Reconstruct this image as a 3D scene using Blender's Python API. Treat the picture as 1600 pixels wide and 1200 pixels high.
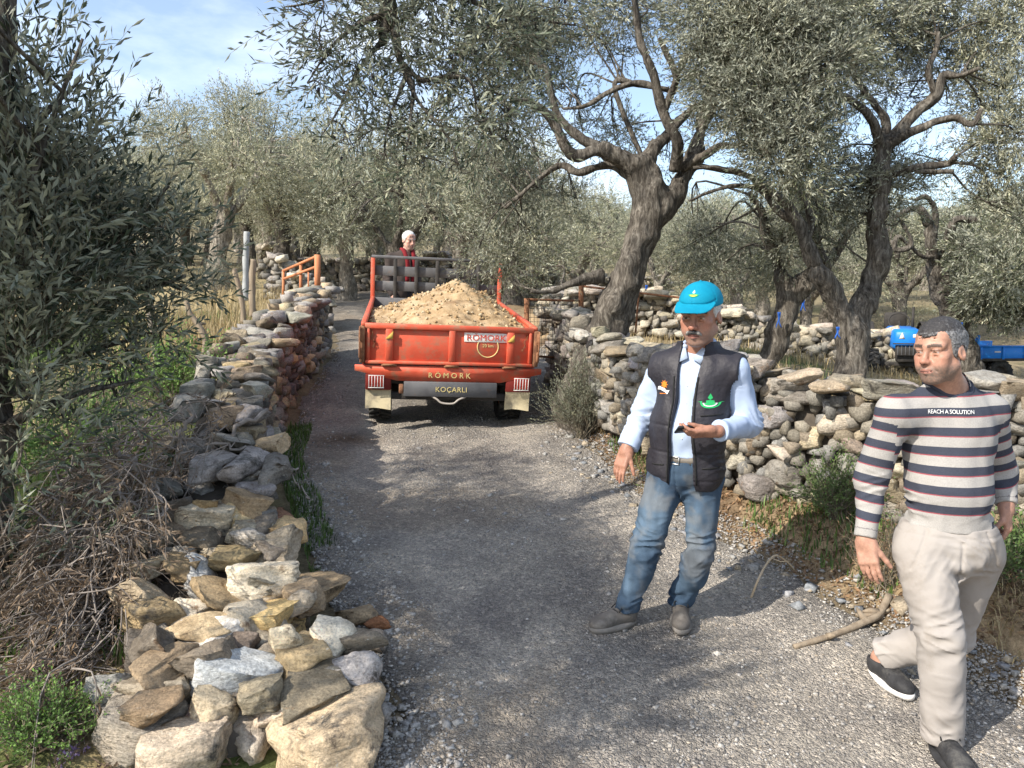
import bpy, bmesh, math, time
import numpy as np
from mathutils import Vector, Matrix, Quaternion
T0 = time.time()
for o in list(bpy.data.objects): bpy.data.objects.remove(o)
SC = bpy.context.scene
COL = SC.collection
# ---------------------------------------------------------------- camera
F_PX = 1180.0; CAM = np.array([0.0, 0.0, 1.6]); PITCH = math.atan(110/F_PX)
cd = bpy.data.cameras.new('camera'); cam = bpy.data.objects.new('camera', cd); COL.objects.link(cam)
cd.sensor_width = 36; cd.lens = F_PX/1600*36; cd.clip_end = 2000; cd.clip_start = 0.05
cam.location = CAM; cam.rotation_euler = (math.pi/2 - PITCH, 0, 0)
SC.camera = cam
# ---------------------------------------------------------------- world and sun
SUN_EL, SUN_AZ = math.radians(39), math.atan2(-0.80, -0.60)      # sun stands behind and left of the camera
world = bpy.data.worlds.new('World'); SC.world = world; world.use_nodes = True
wn, wl = world.node_tree.nodes, world.node_tree.links
bg = wn['Background']; bg.inputs['Strength'].default_value = 0.15
sky = wn.new('ShaderNodeTexSky'); sky.sky_type = 'NISHITA'; sky.sun_disc = False
sky.sun_elevation = SUN_EL; sky.sun_rotation = SUN_AZ % (2*math.pi); sky.air_density = 1.0; sky.dust_density = 1.2; sky.ozone_density = 1.0
tc = wn.new('ShaderNodeTexCoord'); mp = wn.new('ShaderNodeMapping'); mp.inputs['Scale'].default_value = (1.2, 1.2, 3.2)
nz = wn.new('ShaderNodeTexNoise'); nz.inputs['Scale'].default_value = 2.6; nz.inputs['Detail'].default_value = 7; nz.inputs['Roughness'].default_value = 0.55
rp = wn.new('ShaderNodeValToRGB'); rp.color_ramp.elements[0].position = 0.46; rp.color_ramp.elements[0].color = (.08,.08,.08,1); rp.color_ramp.elements[1].position = 0.72; rp.color_ramp.elements[1].color = (.7,.7,.7,1)
mx = wn.new('ShaderNodeMixRGB'); mx.inputs['Color2'].default_value = (6.2, 6.6, 7.0, 1)
wl.new(tc.outputs['Generated'], mp.inputs[0]); wl.new(mp.outputs[0], nz.inputs['Vector']); wl.new(nz.outputs['Fac'], rp.inputs[0])
wl.new(rp.outputs[0], mx.inputs['Fac']); wl.new(sky.outputs[0], mx.inputs['Color1']); wl.new(mx.outputs[0], bg.inputs['Color'])
sd = bpy.data.lights.new('sun', 'SUN'); sd.energy = 4.1; sd.angle = math.radians(0.53); sd.color = (1.0, 0.93, 0.82)
sun = bpy.data.objects.new('sun', sd); COL.objects.link(sun)
SDIR = Vector((-math.sin(SUN_AZ)*math.cos(SUN_EL), -math.cos(SUN_AZ)*math.cos(SUN_EL), -math.sin(SUN_EL)))
sun.rotation_euler = SDIR.to_track_quat('-Z', 'Y').to_euler()
vs = SC.view_settings; vs.view_transform = 'Standard'; vs.look = 'None'; vs.exposure = 0.8; vs.gamma = 1; vs.use_curve_mapping = False
SC.render.engine = 'CYCLES'
cy = SC.cycles; cy.max_bounces = 5; cy.diffuse_bounces = 3; cy.glossy_bounces = 2; cy.transmission_bounces = 3; cy.use_denoising = True; cy.transparent_max_bounces = 4

# ---------------------------------------------------------------- picture <-> place
cP, sP = math.cos(PITCH), math.sin(PITCH)
def ray(px, py):
    x = (px-800)/F_PX; v = (600-py)/F_PX
    return np.array([x, cP + v*sP, -sP + v*cP])
def P(px, py, Y):
    d = ray(px, py); return CAM + d*(Y/d[1])
def mpp(Y): return Y/F_PX           # metres per photo pixel at depth Y

# ---------------------------------------------------------------- noise
def _h(i, j, k, s):
    with np.errstate(over='ignore'):
        n = (i.astype(np.uint32)*np.uint32(374761393) + j.astype(np.uint32)*np.uint32(668265263) + k.astype(np.uint32)*np.uint32(2147483647) + np.uint32((s*974634777+12345) & 0xffffffff))
        n = (n ^ (n >> np.uint32(13)))*np.uint32(1274126177); n = n ^ (n >> np.uint32(16))
        n = n*np.uint32(2246822519); n = n ^ (n >> np.uint32(15))
    return (n & np.uint32(0xffff)).astype(np.float32)/65535.0
def vnoise(Q, s=0):
    Q = np.asarray(Q, np.float32); f0 = np.floor(Q); i = f0.astype(np.int64); f = Q-f0; f = f*f*(3-2*f)
    x, y, z = i[..., 0], i[..., 1], i[..., 2]; u, v, w = f[..., 0], f[..., 1], f[..., 2]
    def c(a, b, d): return _h(x+a, y+b, z+d, s)
    x00 = c(0,0,0)*(1-u)+c(1,0,0)*u; x10 = c(0,1,0)*(1-u)+c(1,1,0)*u
    x01 = c(0,0,1)*(1-u)+c(1,0,1)*u; x11 = c(0,1,1)*(1-u)+c(1,1,1)*u
    return ((x00*(1-v)+x10*v)*(1-w) + (x01*(1-v)+x11*v)*w)*2-1
def fbm(Q, s=0, o=3):
    r = 0; a = 1.0; Q = np.asarray(Q, np.float32)
    for k in range(o): r = r + a*vnoise(Q*(2.03**k)+7.3*k, s+k); a *= .5
    return r
def sstep(t): t = np.clip(t, 0, 1); return t*t*(3-2*t)
def unit(v): v = np.asarray(v, float); return v/(np.linalg.norm(v, axis=-1, keepdims=True)+1e-12)

# ---------------------------------------------------------------- terrain
YK = [-80,-20,-5,0,3.7,8,11.4,20,30,60,100,200]; ZK = [-7,-2.3,-.8,-.37,0,.45,.92,2.08,3.2,7.4,14,20]
def zr(y): return np.interp(y, YK, ZK)
def zl(y): return zr(y) + np.interp(y, [2,4,7,10,20], [.0,.12,.42,.6,.45])
def zf(y, x): return np.interp(y, [-80,-5,2,4,6,8,13,20,30,60,100,200], [-6,-.3,.15,.45,.78,.88,1.22,1.72,2.6,6.2,12,19]) - .19*np.clip(x-3.2, 0, 4)*np.clip((24-y)/8,0,1)
def xl(y): return np.interp(y, [-10,0,3,4.4,6.6,9,11.4,14,20,26,40,80], [-1.5,-.75,-.5,-1.12,-2.0,-2.42,-2.68,-3.3,-5.2,-8.5,-16,-40])
def xr(y): return np.interp(y, [-10,0,3.2,4.4,6,8.3,11,14,20,26,40,80], [3.4,2.8,2.15,1.62,.86,.6,.5,.2,-2.0,-4.8,-12.5,-35])
def H(x, y):
    x = np.asarray(x, float); y = np.asarray(y, float)
    z = zr(y)
    tl = sstep((xl(y)-x-.05)/.8); z = z*(1-tl) + zl(y)*tl
    bank = .2*sstep((x-xr(y)+.05)/.55)
    tr = sstep((x-xr(y)-.75)/.7)
    zz = (z+bank)*(1-tr) + zf(y, x)*tr
    z = np.where(x > xr(y)-.1, zz, z)
    Q = np.stack([x, y, 0*x], -1)
    off = np.maximum(sstep((xl(y)-x)/.6), sstep((x-xr(y))/.5))
    z = z + (.012+.035*off)*fbm(Q*1.3, 3, 3) + .006*fbm(Q*7, 9, 2)
    inroad = (1-off); c = (xl(y)+xr(y))/2
    z = z - .03*inroad*(np.exp(-((x-c-.68)/.25)**2)+np.exp(-((x-c+.68)/.25)**2))
    return z
def Hs(x, y): return float(H(np.array([x]), np.array([y]))[0])
def G(px, py):
    d = ray(px, py); t = .5
    for k in range(4000):
        p = CAM+d*t
        if p[2] <= Hs(p[0], p[1]): break
        t *= 1.004
    return p

# ---------------------------------------------------------------- object helpers
def props(o, label=None, cat=None, group=None, kind=None):
    if label: o['label'] = label
    if cat: o['category'] = cat
    if group: o['group'] = group
    if kind: o['kind'] = kind
    return o
def empty(name, loc=(0,0,0), rot=None, label=None, cat=None, group=None):
    o = bpy.data.objects.new(name, None); COL.objects.link(o); o.location = loc; o.empty_display_size = .1
    if rot is not None: o.rotation_euler = rot
    return props(o, label, cat, group)
def mesh(name, V, F, mats, smooth=True, mi=None, attrs=None):
    V = np.asarray(V, np.float32); me = bpy.data.meshes.new(name)
    if isinstance(F, np.ndarray): Fl = [F]
    else: Fl = [np.asarray(f) for f in F if len(f)]
    n = sum(len(f) for f in Fl); sizes = np.concatenate([np.full(len(f), f.shape[1], np.int32) for f in Fl])
    loops = np.concatenate([f.reshape(-1) for f in Fl]).astype(np.int32)
    me.vertices.add(len(V)); me.vertices.foreach_set('co', V.reshape(-1))
    me.loops.add(len(loops)); me.loops.foreach_set('vertex_index', loops)
    me.polygons.add(n); st = np.concatenate([[0], np.cumsum(sizes)[:-1]]).astype(np.int32)
    me.polygons.foreach_set('loop_start', st); me.polygons.foreach_set('loop_total', sizes)
    if smooth is True: me.polygons.foreach_set('use_smooth', np.ones(n, bool))
    if mi is not None: me.polygons.foreach_set('material_index', np.asarray(mi, np.int32))
    for m in (mats if isinstance(mats, (list, tuple)) else [mats]): me.materials.append(m)
    for k, a in (attrs or {}).items():
        dom = 'CORNER' if len(a) == len(loops) else 'FACE' if len(a) == n and len(a) != len(V) else 'POINT'
        if a.ndim == 1:
            at = me.attributes.new(k, 'FLOAT', dom); at.data.foreach_set('value', a.astype(np.float32))
        else:
            at = me.attributes.new(k, 'FLOAT_COLOR', dom)
            if a.shape[1] == 3: a = np.concatenate([a, np.ones((len(a), 1))], 1)
            at.data.foreach_set('color', a.astype(np.float32).reshape(-1))
    me.update(); me.validate()
    return me
def add(name, V, F, mats, parent=None, local=False, smooth=True, mi=None, attrs=None, org=None, label=None, cat=None, group=None, kind=None):
    V = np.asarray(V, float)
    if org is not None: V = V-np.asarray(org)
    o = bpy.data.objects.new(name, mesh(name, V, F, mats, smooth, mi, attrs)); COL.objects.link(o)
    if org is not None: o.location = org
    if parent is not None: attach(o, parent, local)
    return props(o, label, cat, group, kind)
def attach(o, parent, local=False):
    o.parent = parent
    if not local:
        m = Matrix.Identity(4); q = parent; ch = []
        while q is not None: ch.append(q); q = q.parent
        for q in reversed(ch):
            b = Matrix.LocRotScale(q.location, q.rotation_euler, q.scale)
            m = m @ ((q.matrix_parent_inverse @ b) if q.parent is not None else b)
        o.matrix_parent_inverse = m.inverted()
    return o
class MB:
    """collects pieces of one mesh"""
    def __init__(s): s.V = []; s.F = {3: [], 4: []}; s.n = 0; s.M = {3: [], 4: []}
    def add(s, V, F, m=0):
        for f in (F if isinstance(F, list) else [F]):
            f = np.asarray(f)
            if len(f): s.F[f.shape[1]].append(f+s.n); s.M[f.shape[1]].append(np.full(len(f), m))
        s.V.append(np.asarray(V, float)); s.n += len(V); return s
    def get(s):
        return np.concatenate(s.V), [np.concatenate(s.F[k]) for k in (3, 4) if s.F[k]], np.concatenate([np.concatenate(s.M[k]) for k in (3, 4) if s.F[k]])
    def build(s, name, mats, **k):
        V, F, m = s.get(); return add(name, V, F, mats, mi=m if isinstance(mats, (list, tuple)) else None, **k)
def box(c, size, bev=0.0, R=None):
    """bevelled box: (V, F)"""
    h = np.array(size)/2; b = min(bev, h.min()*.9)
    if b <= 0:
        V = np.array([[x, y, z] for x in (-1, 1) for y in (-1, 1) for z in (-1, 1)])*h
        F = [np.array([[0,1,3,2],[4,6,7,5],[0,4,5,1],[2,3,7,6],[0,2,6,4],[1,5,7,3]])]
    else:
        V = []; ix = {}
        for x in (-1, 1):
            for y in (-1, 1):
                for z in (-1, 1):
                    for a in range(3):
                        p = np.array([x, y, z])*(h-b); p[a] += b*(x, y, z)[a]; ix[x, y, z, a] = len(V); V.append(p)
        V = np.array(V); Q = []; T = []
        for a in range(3):
            o1, o2 = (a+1) % 3, (a+2) % 3
            for s in (-1, 1):
                q = []
                for t1, t2 in ((-1,-1),(1,-1),(1,1),(-1,1)):
                    k = [0, 0, 0]; k[a] = s; k[o1] = t1; k[o2] = t2; q.append(ix[k[0], k[1], k[2], a])
                Q.append(q if s > 0 else q[::-1])
            for s1 in (-1, 1):
                for s2 in (-1, 1):
                    k0 = [0,0,0]; k1 = [0,0,0]; k0[a] = -1; k1[a] = 1
                    for k in (k0, k1): k[o1] = s1; k[o2] = s2
                    q = [ix[(*k0, o1)], ix[(*k1, o1)], ix[(*k1, o2)], ix[(*k0, o2)]]
                    n = np.cross(V[q[1]]-V[q[0]], V[q[2]]-V[q[0]]); m = V[q].mean(0)
                    Q.append(q if n @ m > 0 else q[::-1])
        for x in (-1, 1):
            for y in (-1, 1):
                for z in (-1, 1):
                    t = [ix[x, y, z, a] for a in range(3)]; n = np.cross(V[t[1]]-V[t[0]], V[t[2]]-V[t[0]])
                    T.append(t if n @ V[t].mean(0) > 0 else t[::-1])
        F = [np.array(T), np.array(Q)]
    if R is not None: V = V @ np.asarray(R).T
    return V+np.asarray(c, float), F
def frames(pts):
    pts = np.asarray(pts, float); t = np.gradient(pts, axis=0); t = unit(t)
    n = np.zeros_like(t); r = np.array([0, 0, 1.0]) if abs(t[0][2]) < .9 else np.array([1.0, 0, 0])
    v = np.cross(t[0], r)
    for i in range(len(t)):
        v = v - t[i]*(v @ t[i]); v = v/(np.linalg.norm(v)+1e-9); n[i] = v
    return t, n, np.cross(t, n)
def tube(pts, rad, sides=8, cap=True, mod=None):
    pts = np.asarray(pts, float); t, n, b = frames(pts); rad = np.broadcast_to(np.asarray(rad, float), (len(pts),))
    a = np.linspace(0, 2*np.pi, sides, endpoint=False)
    R = rad[:, None]*np.ones(sides)
    if mod is not None: R = R*mod(np.arange(len(pts))[:, None], a[None, :])
    V = pts[:, None]+R[..., None]*(np.cos(a)[None, :, None]*n[:, None]+np.sin(a)[None, :, None]*b[:, None])
    m = len(pts); i = np.arange(m-1)[:, None]; j = np.arange(sides)[None, :]; j2 = (j+1) % sides
    Q = np.stack(np.broadcast_arrays(i*sides+j, i*sides+j2, (i+1)*sides+j2, (i+1)*sides+j), -1).reshape(-1, 4)
    V = V.reshape(-1, 3); F = [Q]
    if cap:
        V = np.concatenate([V, pts[:1], pts[-1:]]); e = len(V); jj = np.arange(sides); k2 = (jj+1) % sides
        F = [np.concatenate([np.stack([np.full(sides, e-2), k2, jj], 1), np.stack([np.full(sides, e-1), (m-1)*sides+jj, (m-1)*sides+k2], 1)]), Q]
    return V, F
def spline(pts, n):
    """Catmull-Rom through the points, n samples (works on any number of columns)"""
    p = np.asarray(pts, float); p = np.concatenate([[2*p[0]-p[1]], p, [2*p[-1]-p[-2]]]); m = len(p)-3
    u = np.linspace(0, m, n); i = np.minimum(u.astype(int), m-1); t = (u-i)[:, None]
    a, b, c, d = p[i], p[i+1], p[i+2], p[i+3]
    return .5*(2*b+(c-a)*t+(2*a-5*b+4*c-d)*t**2+(3*b-a-3*c+d)*t**3)
def prism(poly, thick, ax='y'):
    """closed polygon (x,z) extruded along y by thick, centred; ngon caps are fanned"""
    p = np.asarray(poly, float); n = len(p); V = []
    for s in (-.5, .5): V.append(np.stack([p[:, 0], np.full(n, s*thick), p[:, 1]], 1))
    c = p.mean(0); V = np.concatenate(V+[[[c[0], -.5*thick, c[1]], [c[0], .5*thick, c[1]]]])
    j = np.arange(n); k = (j+1) % n
    return V, [np.concatenate([np.stack([np.full(n, 2*n), j, k], 1), np.stack([np.full(n, 2*n+1), n+k, n+j], 1)]), np.stack([j, n+j, n+k, k], 1)]
def text_mesh(s, size, depth=.002, sp=1.0, ax=None):
    cu = bpy.data.curves.new('text', 'FONT'); cu.body = s; cu.size = size; cu.extrude = depth/2; cu.align_x = 'CENTER'; cu.align_y = 'CENTER'; cu.space_character = sp; cu.resolution_u = 3
    o = bpy.data.objects.new('text', cu); COL.objects.link(o); dg = bpy.context.evaluated_depsgraph_get(); me = bpy.data.meshes.new_from_object(o.evaluated_get(dg))
    V = np.array([v.co[:] for v in me.vertices]); me.calc_loop_triangles(); F = np.array([t.vertices[:] for t in me.loop_triangles])
    bpy.data.objects.remove(o); bpy.data.meshes.remove(me); bpy.data.curves.remove(cu)
    return V, F          # in xy plane, thickness in z
def rotz(a): c, s = math.cos(a), math.sin(a); return np.array([[c,-s,0],[s,c,0],[0,0,1.0]])
def rotx(a): c, s = math.cos(a), math.sin(a); return np.array([[1.0,0,0],[0,c,-s],[0,s,c]])
def roty(a): c, s = math.cos(a), math.sin(a); return np.array([[c,0,s],[0,1.0,0],[-s,0,c]])

# ---------------------------------------------------------------- signed-distance modelling (one continuous surface)
def cap(a, b, ra, rb, k=.03, op=1):
    a = np.asarray(a, float); b = np.asarray(b, float); ab = b-a; L = ab @ ab + 1e-12
    def f(Q):
        t = np.clip(((Q-a) @ ab)/L, 0, 1); return np.linalg.norm(Q-a-t[..., None]*ab, axis=-1)-(ra+(rb-ra)*t)
    return f, k, op
def ell(c, r, R=None, k=.03, op=1):
    c = np.asarray(c, float); r = np.asarray(r, float)
    def f(Q):
        q = Q-c
        if R is not None: q = q @ R
        k0 = np.linalg.norm(q/r, axis=-1); k1 = np.linalg.norm(q/(r*r), axis=-1); return k0*(k0-1)/(k1+1e-9)
    return f, k, op
def rbx(c, h, r, R=None, k=.02, op=1):
    c = np.asarray(c, float); h = np.asarray(h, float)-r
    def f(Q):
        q = Q-c
        if R is not None: q = q @ R
        q = np.abs(q)-h; return np.linalg.norm(np.maximum(q, 0), axis=-1)+np.minimum(q.max(-1), 0)-r
    return f, k, op
def smin(a, b, k):
    h = np.maximum(k-np.abs(a-b), 0)/max(k, 1e-6); return np.minimum(a, b)-h*h*k*.25
def sdf(prims, lo, hi, h, post=None, margin=.08):
    B = 8; lo = np.asarray(lo, float); nb = np.ceil((np.asarray(hi)-lo)/(h*B)).astype(int); N = nb*B
    bi = np.stack(np.meshgrid(*[np.arange(n) for n in nb], indexing='ij'), -1).reshape(-1, 3)
    cen = lo+(bi*B+(B-1)/2)*h; Rb = h*B*.87+margin
    dp = []; d = np.full(len(bi), 9.0)
    for f, k, op in prims:
        a = f(cen); dp.append(a); d = smin(d, a, k) if op > 0 else -smin(-d, a, k)
    dd = d if post is None else post(cen, d)
    act = np.minimum(np.abs(d), np.abs(dd)) < Rb+.03
    D = np.full(tuple(N), 1.0, np.float32); sgn = np.where(dd < 0, -1.0, 1.0).astype(np.float32)
    D5 = D.reshape(nb[0], B, nb[1], B, nb[2], B)
    D5[:] = sgn.reshape(nb)[:, None, :, None, :, None]
    ai = np.nonzero(act)[0]
    g = np.stack(np.meshgrid(*[np.arange(B)]*3, indexing='ij'), -1).reshape(-1, 3)
    for s in range(0, len(ai), 1500):
        aa = ai[s:s+1500]; Q = (lo+(bi[aa]*B)[:, None]*h + g[None]*h)
        v = np.full(Q.shape[:2], 9.0)
        for (f, k, op), a in zip(prims, dp):
            sel = np.nonzero(a[aa] < Rb+.12)[0]
            if len(sel):
                x = f(Q[sel]); v[sel] = smin(v[sel], x, k) if op > 0 else -smin(-v[sel], x, k)
        if post is not None: v = post(Q, v)
        D5[bi[aa, 0], :, bi[aa, 1], :, bi[aa, 2], :] = v.reshape(-1, B, B, B)
    return snets(D, lo, h)
def snets(D, lo, h):
    S = D < 0; c = np.zeros(tuple(np.array(D.shape)-1), np.uint8); co = [(i, j, k) for i in (0, 1) for j in (0, 1) for k in (0, 1)]
    sh = c.shape
    for i, j, k in co: c += S[i:i+sh[0], j:j+sh[1], k:k+sh[2]]
    act = (c > 0) & (c < 8); I = np.argwhere(act); vid = np.full(sh, -1, np.int32); vid[act] = np.arange(len(I))
    acc = np.zeros((len(I), 3)); cnt = np.zeros(len(I))
    val = {q: D[I[:, 0]+q[0], I[:, 1]+q[1], I[:, 2]+q[2]] for q in co}
    for q in co:
        for a in range(3):
            if q[a] == 0:
                r = list(q); r[a] = 1; r = tuple(r); da, db = val[q], val[r]; m = (da < 0) != (db < 0)
                t = np.where(m, da/np.where(m, da-db, 1), 0); p = np.array(q)[None]+t[:, None]*np.eye(3)[a][None]
                acc[m] += p[m]; cnt[m] += 1
    V = lo+h*(I+acc/np.maximum(cnt, 1)[:, None]); out = []
    for a in range(3):
        b, e = (a+1) % 3, (a+2) % 3
        s0 = [slice(None)]*3; s1 = [slice(None)]*3; s0[a] = slice(0, -1); s1[a] = slice(1, None)
        for s in (s0, s1):
            for ax in (b, e): s[ax] = slice(1, -1)
        A0, A1 = S[tuple(s0)], S[tuple(s1)]
        for pos in (True, False):
            J = np.argwhere((A0 == pos) & (A1 != pos))
            if not len(J): continue
            J[:, b] += 1; J[:, e] += 1
            def cell(db, de):
                K = J.copy(); K[:, b] -= db; K[:, e] -= de; return vid[K[:, 0], K[:, 1], K[:, 2]]
            q = np.stack([cell(1, 1), cell(0, 1), cell(0, 0), cell(1, 0)], 1)
            q = q[(q >= 0).all(1)]
            out.append(q if pos else q[:, ::-1])
    return V, np.concatenate(out)

# ---------------------------------------------------------------- materials
def newmat(name):
    m = bpy.data.materials.new(name); m.use_nodes = True; nt = m.node_tree
    return m, nt, nt.nodes, nt.links, nt.nodes['Principled BSDF']
def nd(nt, t, **k):
    n = nt.nodes.new(t)
    for a, v in k.items():
        if a.startswith('i_'): n.inputs[a[2:].replace('_', ' ')].default_value = v
        else: setattr(n, a, v)
    return n
def c4(c): return (c[0], c[1], c[2], 1)
def ramp(nt, els):
    r = nt.nodes.new('ShaderNodeValToRGB'); e = r.color_ramp.elements
    while len(e) < len(els): e.new(.5)
    for x, (p, c) in zip(e, els): x.position = p; x.color = c4(c)
    return r
def pm(name, cols, scale=8, rough=.7, bump=0, bscale=60, detail=5, metal=0, coord='Object', spec=.3, stretch=None, dirt=None, dscale=3, dthr=(.5,.65), bdist=.01):
    """noise-mottled paint / cloth / wood material; dirt = colour laid on in patches"""
    m, nt, N, L, b = newmat(name); tc = nd(nt, 'ShaderNodeTexCoord'); v = tc.outputs[coord]
    if stretch is not None:
        mp = nd(nt, 'ShaderNodeMapping'); mp.inputs['Scale'].default_value = stretch; L.new(v, mp.inputs[0]); v = mp.outputs[0]
    n = nd(nt, 'ShaderNodeTexNoise', i_Scale=scale, i_Detail=detail); L.new(v, n.inputs['Vector'])
    k = len(cols); r = ramp(nt, [(.3+.4*i/max(k-1, 1), c) for i, c in enumerate(cols)]); L.new(n.outputs['Fac'], r.inputs[0]); out = r.outputs[0]
    if dirt is not None:
        n3 = nd(nt, 'ShaderNodeTexNoise', i_Scale=dscale, i_Detail=8, i_Roughness=.7); L.new(v, n3.inputs['Vector']); r3 = ramp(nt, [(dthr[0], (0,0,0)), (dthr[1], (1,1,1))]); L.new(n3.outputs['Fac'], r3.inputs[0])
        mxx = nd(nt, 'ShaderNodeMixRGB'); mxx.inputs['Color2'].default_value = c4(dirt); L.new(r3.outputs[0], mxx.inputs['Fac']); L.new(out, mxx.inputs['Color1']); out = mxx.outputs[0]
    L.new(out, b.inputs['Base Color']); b.inputs['Roughness'].default_value = rough; b.inputs['Metallic'].default_value = metal; b.inputs['Specular IOR Level'].default_value = spec
    if bump:
        n2 = nd(nt, 'ShaderNodeTexNoise', i_Scale=bscale, i_Detail=6); L.new(v, n2.inputs['Vector']); bp = nd(nt, 'ShaderNodeBump', i_Strength=bump, i_Distance=bdist); L.new(n2.outputs['Fac'], bp.inputs['Height']); L.new(bp.outputs[0], b.inputs['Normal'])
    return m
def leafmat(name, top, under, trans=.2, vary=.5):
    m, nt, N, L, b = newmat(name); at = nd(nt, 'ShaderNodeAttribute', attribute_name='rnd'); ge = nd(nt, 'ShaderNodeNewGeometry')
    a = nd(nt, 'ShaderNodeMixRGB'); a.inputs['Color1'].default_value = c4(top); a.inputs['Color2'].default_value = c4(under); L.new(ge.outputs['Backfacing'], a.inputs['Fac'])
    r = ramp(nt, [(0, (1-vary,)*3), (.6, (1,)*3), (1, (1+vary*1.2, 1+vary*1.0, 1+vary*.6))]); L.new(at.outputs['Fac'], r.inputs[0])
    mu = nd(nt, 'ShaderNodeMixRGB', blend_type='MULTIPLY'); mu.inputs['Fac'].default_value = 1; L.new(a.outputs[0], mu.inputs['Color1']); L.new(r.outputs[0], mu.inputs['Color2'])
    L.new(mu.outputs[0], b.inputs['Base Color']); b.inputs['Roughness'].default_value = .55; b.inputs['Specular IOR Level'].default_value = .35
    tr = nd(nt, 'ShaderNodeBsdfTranslucent'); L.new(mu.outputs[0], tr.inputs['Color']); ms = nd(nt, 'ShaderNodeMixShader'); ms.inputs[0].default_value = trans
    L.new(b.outputs[0], ms.inputs[1]); L.new(tr.outputs[0], ms.inputs[2]); L.new(ms.outputs[0], N['Material Output'].inputs['Surface'])
    return m
# ================================================================ materials of the setting
def ground_mat():
    m, nt, N, L, b = newmat('ground'); at = nd(nt, 'ShaderNodeAttribute', attribute_name='Col'); tc = nd(nt, 'ShaderNodeTexCoord')
    n1 = nd(nt, 'ShaderNodeTexNoise', i_Scale=5, i_Detail=10, i_Roughness=.7); n2 = nd(nt, 'ShaderNodeTexNoise', i_Scale=55, i_Detail=6, i_Roughness=.7)
    for n in (n1, n2): L.new(tc.outputs['Object'], n.inputs['Vector'])
    r1 = ramp(nt, [(.25, (.55,)*3), (.75, (1.4, 1.35, 1.25))]); r2 = ramp(nt, [(.3, (.5,)*3), (.5, (.95,)*3), (.75, (1.5,)*3)])
    L.new(n1.outputs['Fac'], r1.inputs[0]); L.new(n2.outputs['Fac'], r2.inputs[0])
    a = nd(nt, 'ShaderNodeMixRGB', blend_type='MULTIPLY'); c = nd(nt, 'ShaderNodeMixRGB', blend_type='MULTIPLY')
    a.inputs['Fac'].default_value = 1; c.inputs['Fac'].default_value = 1
    L.new(at.outputs['Color'], a.inputs['Color1']); L.new(r1.outputs[0], a.inputs['Color2']); L.new(a.outputs[0], c.inputs['Color1']); L.new(r2.outputs[0], c.inputs['Color2'])
    L.new(c.outputs[0], b.inputs['Base Color']); b.inputs['Roughness'].default_value = .95; b.inputs['Specular IOR Level'].default_value = .1
    bp = nd(nt, 'ShaderNodeBump', i_Strength=.8, i_Distance=.03); L.new(n2.outputs['Fac'], bp.inputs['Height']); L.new(bp.outputs[0], b.inputs['Normal'])
    return m
def road_mat():
    m, nt, N, L, b = newmat('gravel_road'); tc = nd(nt, 'ShaderNodeTexCoord'); at = nd(nt, 'ShaderNodeAttribute', attribute_name='Col')
    v1 = nd(nt, 'ShaderNodeTexVoronoi', i_Scale=130); v2 = nd(nt, 'ShaderNodeTexVoronoi', i_Scale=50); n1 = nd(nt, 'ShaderNodeTexNoise', i_Scale=190, i_Detail=4)
    n2 = nd(nt, 'ShaderNodeTexNoise', i_Scale=2.2, i_Detail=8, i_Roughness=.65)
    ad = nd(nt, 'ShaderNodeVectorMath', operation='MULTIPLY_ADD'); nw = nd(nt, 'ShaderNodeTexNoise', i_Scale=30, i_Detail=2)
    L.new(tc.outputs['Object'], nw.inputs['Vector']); L.new(nw.outputs['Color'], ad.inputs[0]); ad.inputs[1].default_value = (.03,)*3; L.new(tc.outputs['Object'], ad.inputs[2])
    for n in (v1, v2, n1): L.new(ad.outputs[0], n.inputs['Vector'])
    L.new(tc.outputs['Object'], n2.inputs['Vector'])
    cr = ramp(nt, [(0, (.62, .62, .64)), (.35, (.9, .9, .91)), (.8, (1.08, 1.07, 1.05)), (1, (1.35, 1.32, 1.28))])
    sp = nd(nt, 'ShaderNodeSeparateColor'); L.new(v1.outputs['Color'], sp.inputs[0]); L.new(sp.outputs[0], cr.inputs[0])
    cr2 = ramp(nt, [(.32, (.62, .62, .64)), (.68, (1.25, 1.22, 1.17))]); L.new(n2.outputs['Fac'], cr2.inputs[0])
    sp2 = nd(nt, 'ShaderNodeSeparateColor'); L.new(v2.outputs['Color'], sp2.inputs[0]); cr3 = ramp(nt, [(.0, (.8,)*3), (.75, (1.0,)*3), (1, (1.3, 1.27, 1.24))]); L.new(sp2.outputs[0], cr3.inputs[0])
    o = at.outputs['Color']
    for c in (cr, cr2, cr3):
        x = nd(nt, 'ShaderNodeMixRGB', blend_type='MULTIPLY'); x.inputs['Fac'].default_value = 1; L.new(o, x.inputs['Color1']); L.new(c.outputs[0], x.inputs['Color2']); o = x.outputs[0]
    L.new(o, b.inputs['Base Color']); b.inputs['Roughness'].default_value = .9; b.inputs['Specular IOR Level'].default_value = .15
    h = nd(nt, 'ShaderNodeMath', operation='MULTIPLY_ADD'); L.new(v1.outputs['Distance'], h.inputs[0]); h.inputs[1].default_value = -1.0; L.new(n1.outputs['Fac'], h.inputs[2])
    h2 = nd(nt, 'ShaderNodeMath', operation='MULTIPLY_ADD'); L.new(v2.outputs['Distance'], h2.inputs[0]); h2.inputs[1].default_value = -1.3; L.new(h.outputs[0], h2.inputs[2])
    bp = nd(nt, 'ShaderNodeBump', i_Strength=1.0, i_Distance=.02); L.new(h2.outputs[0], bp.inputs['Height']); L.new(bp.outputs[0], b.inputs['Normal'])
    return m
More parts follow.
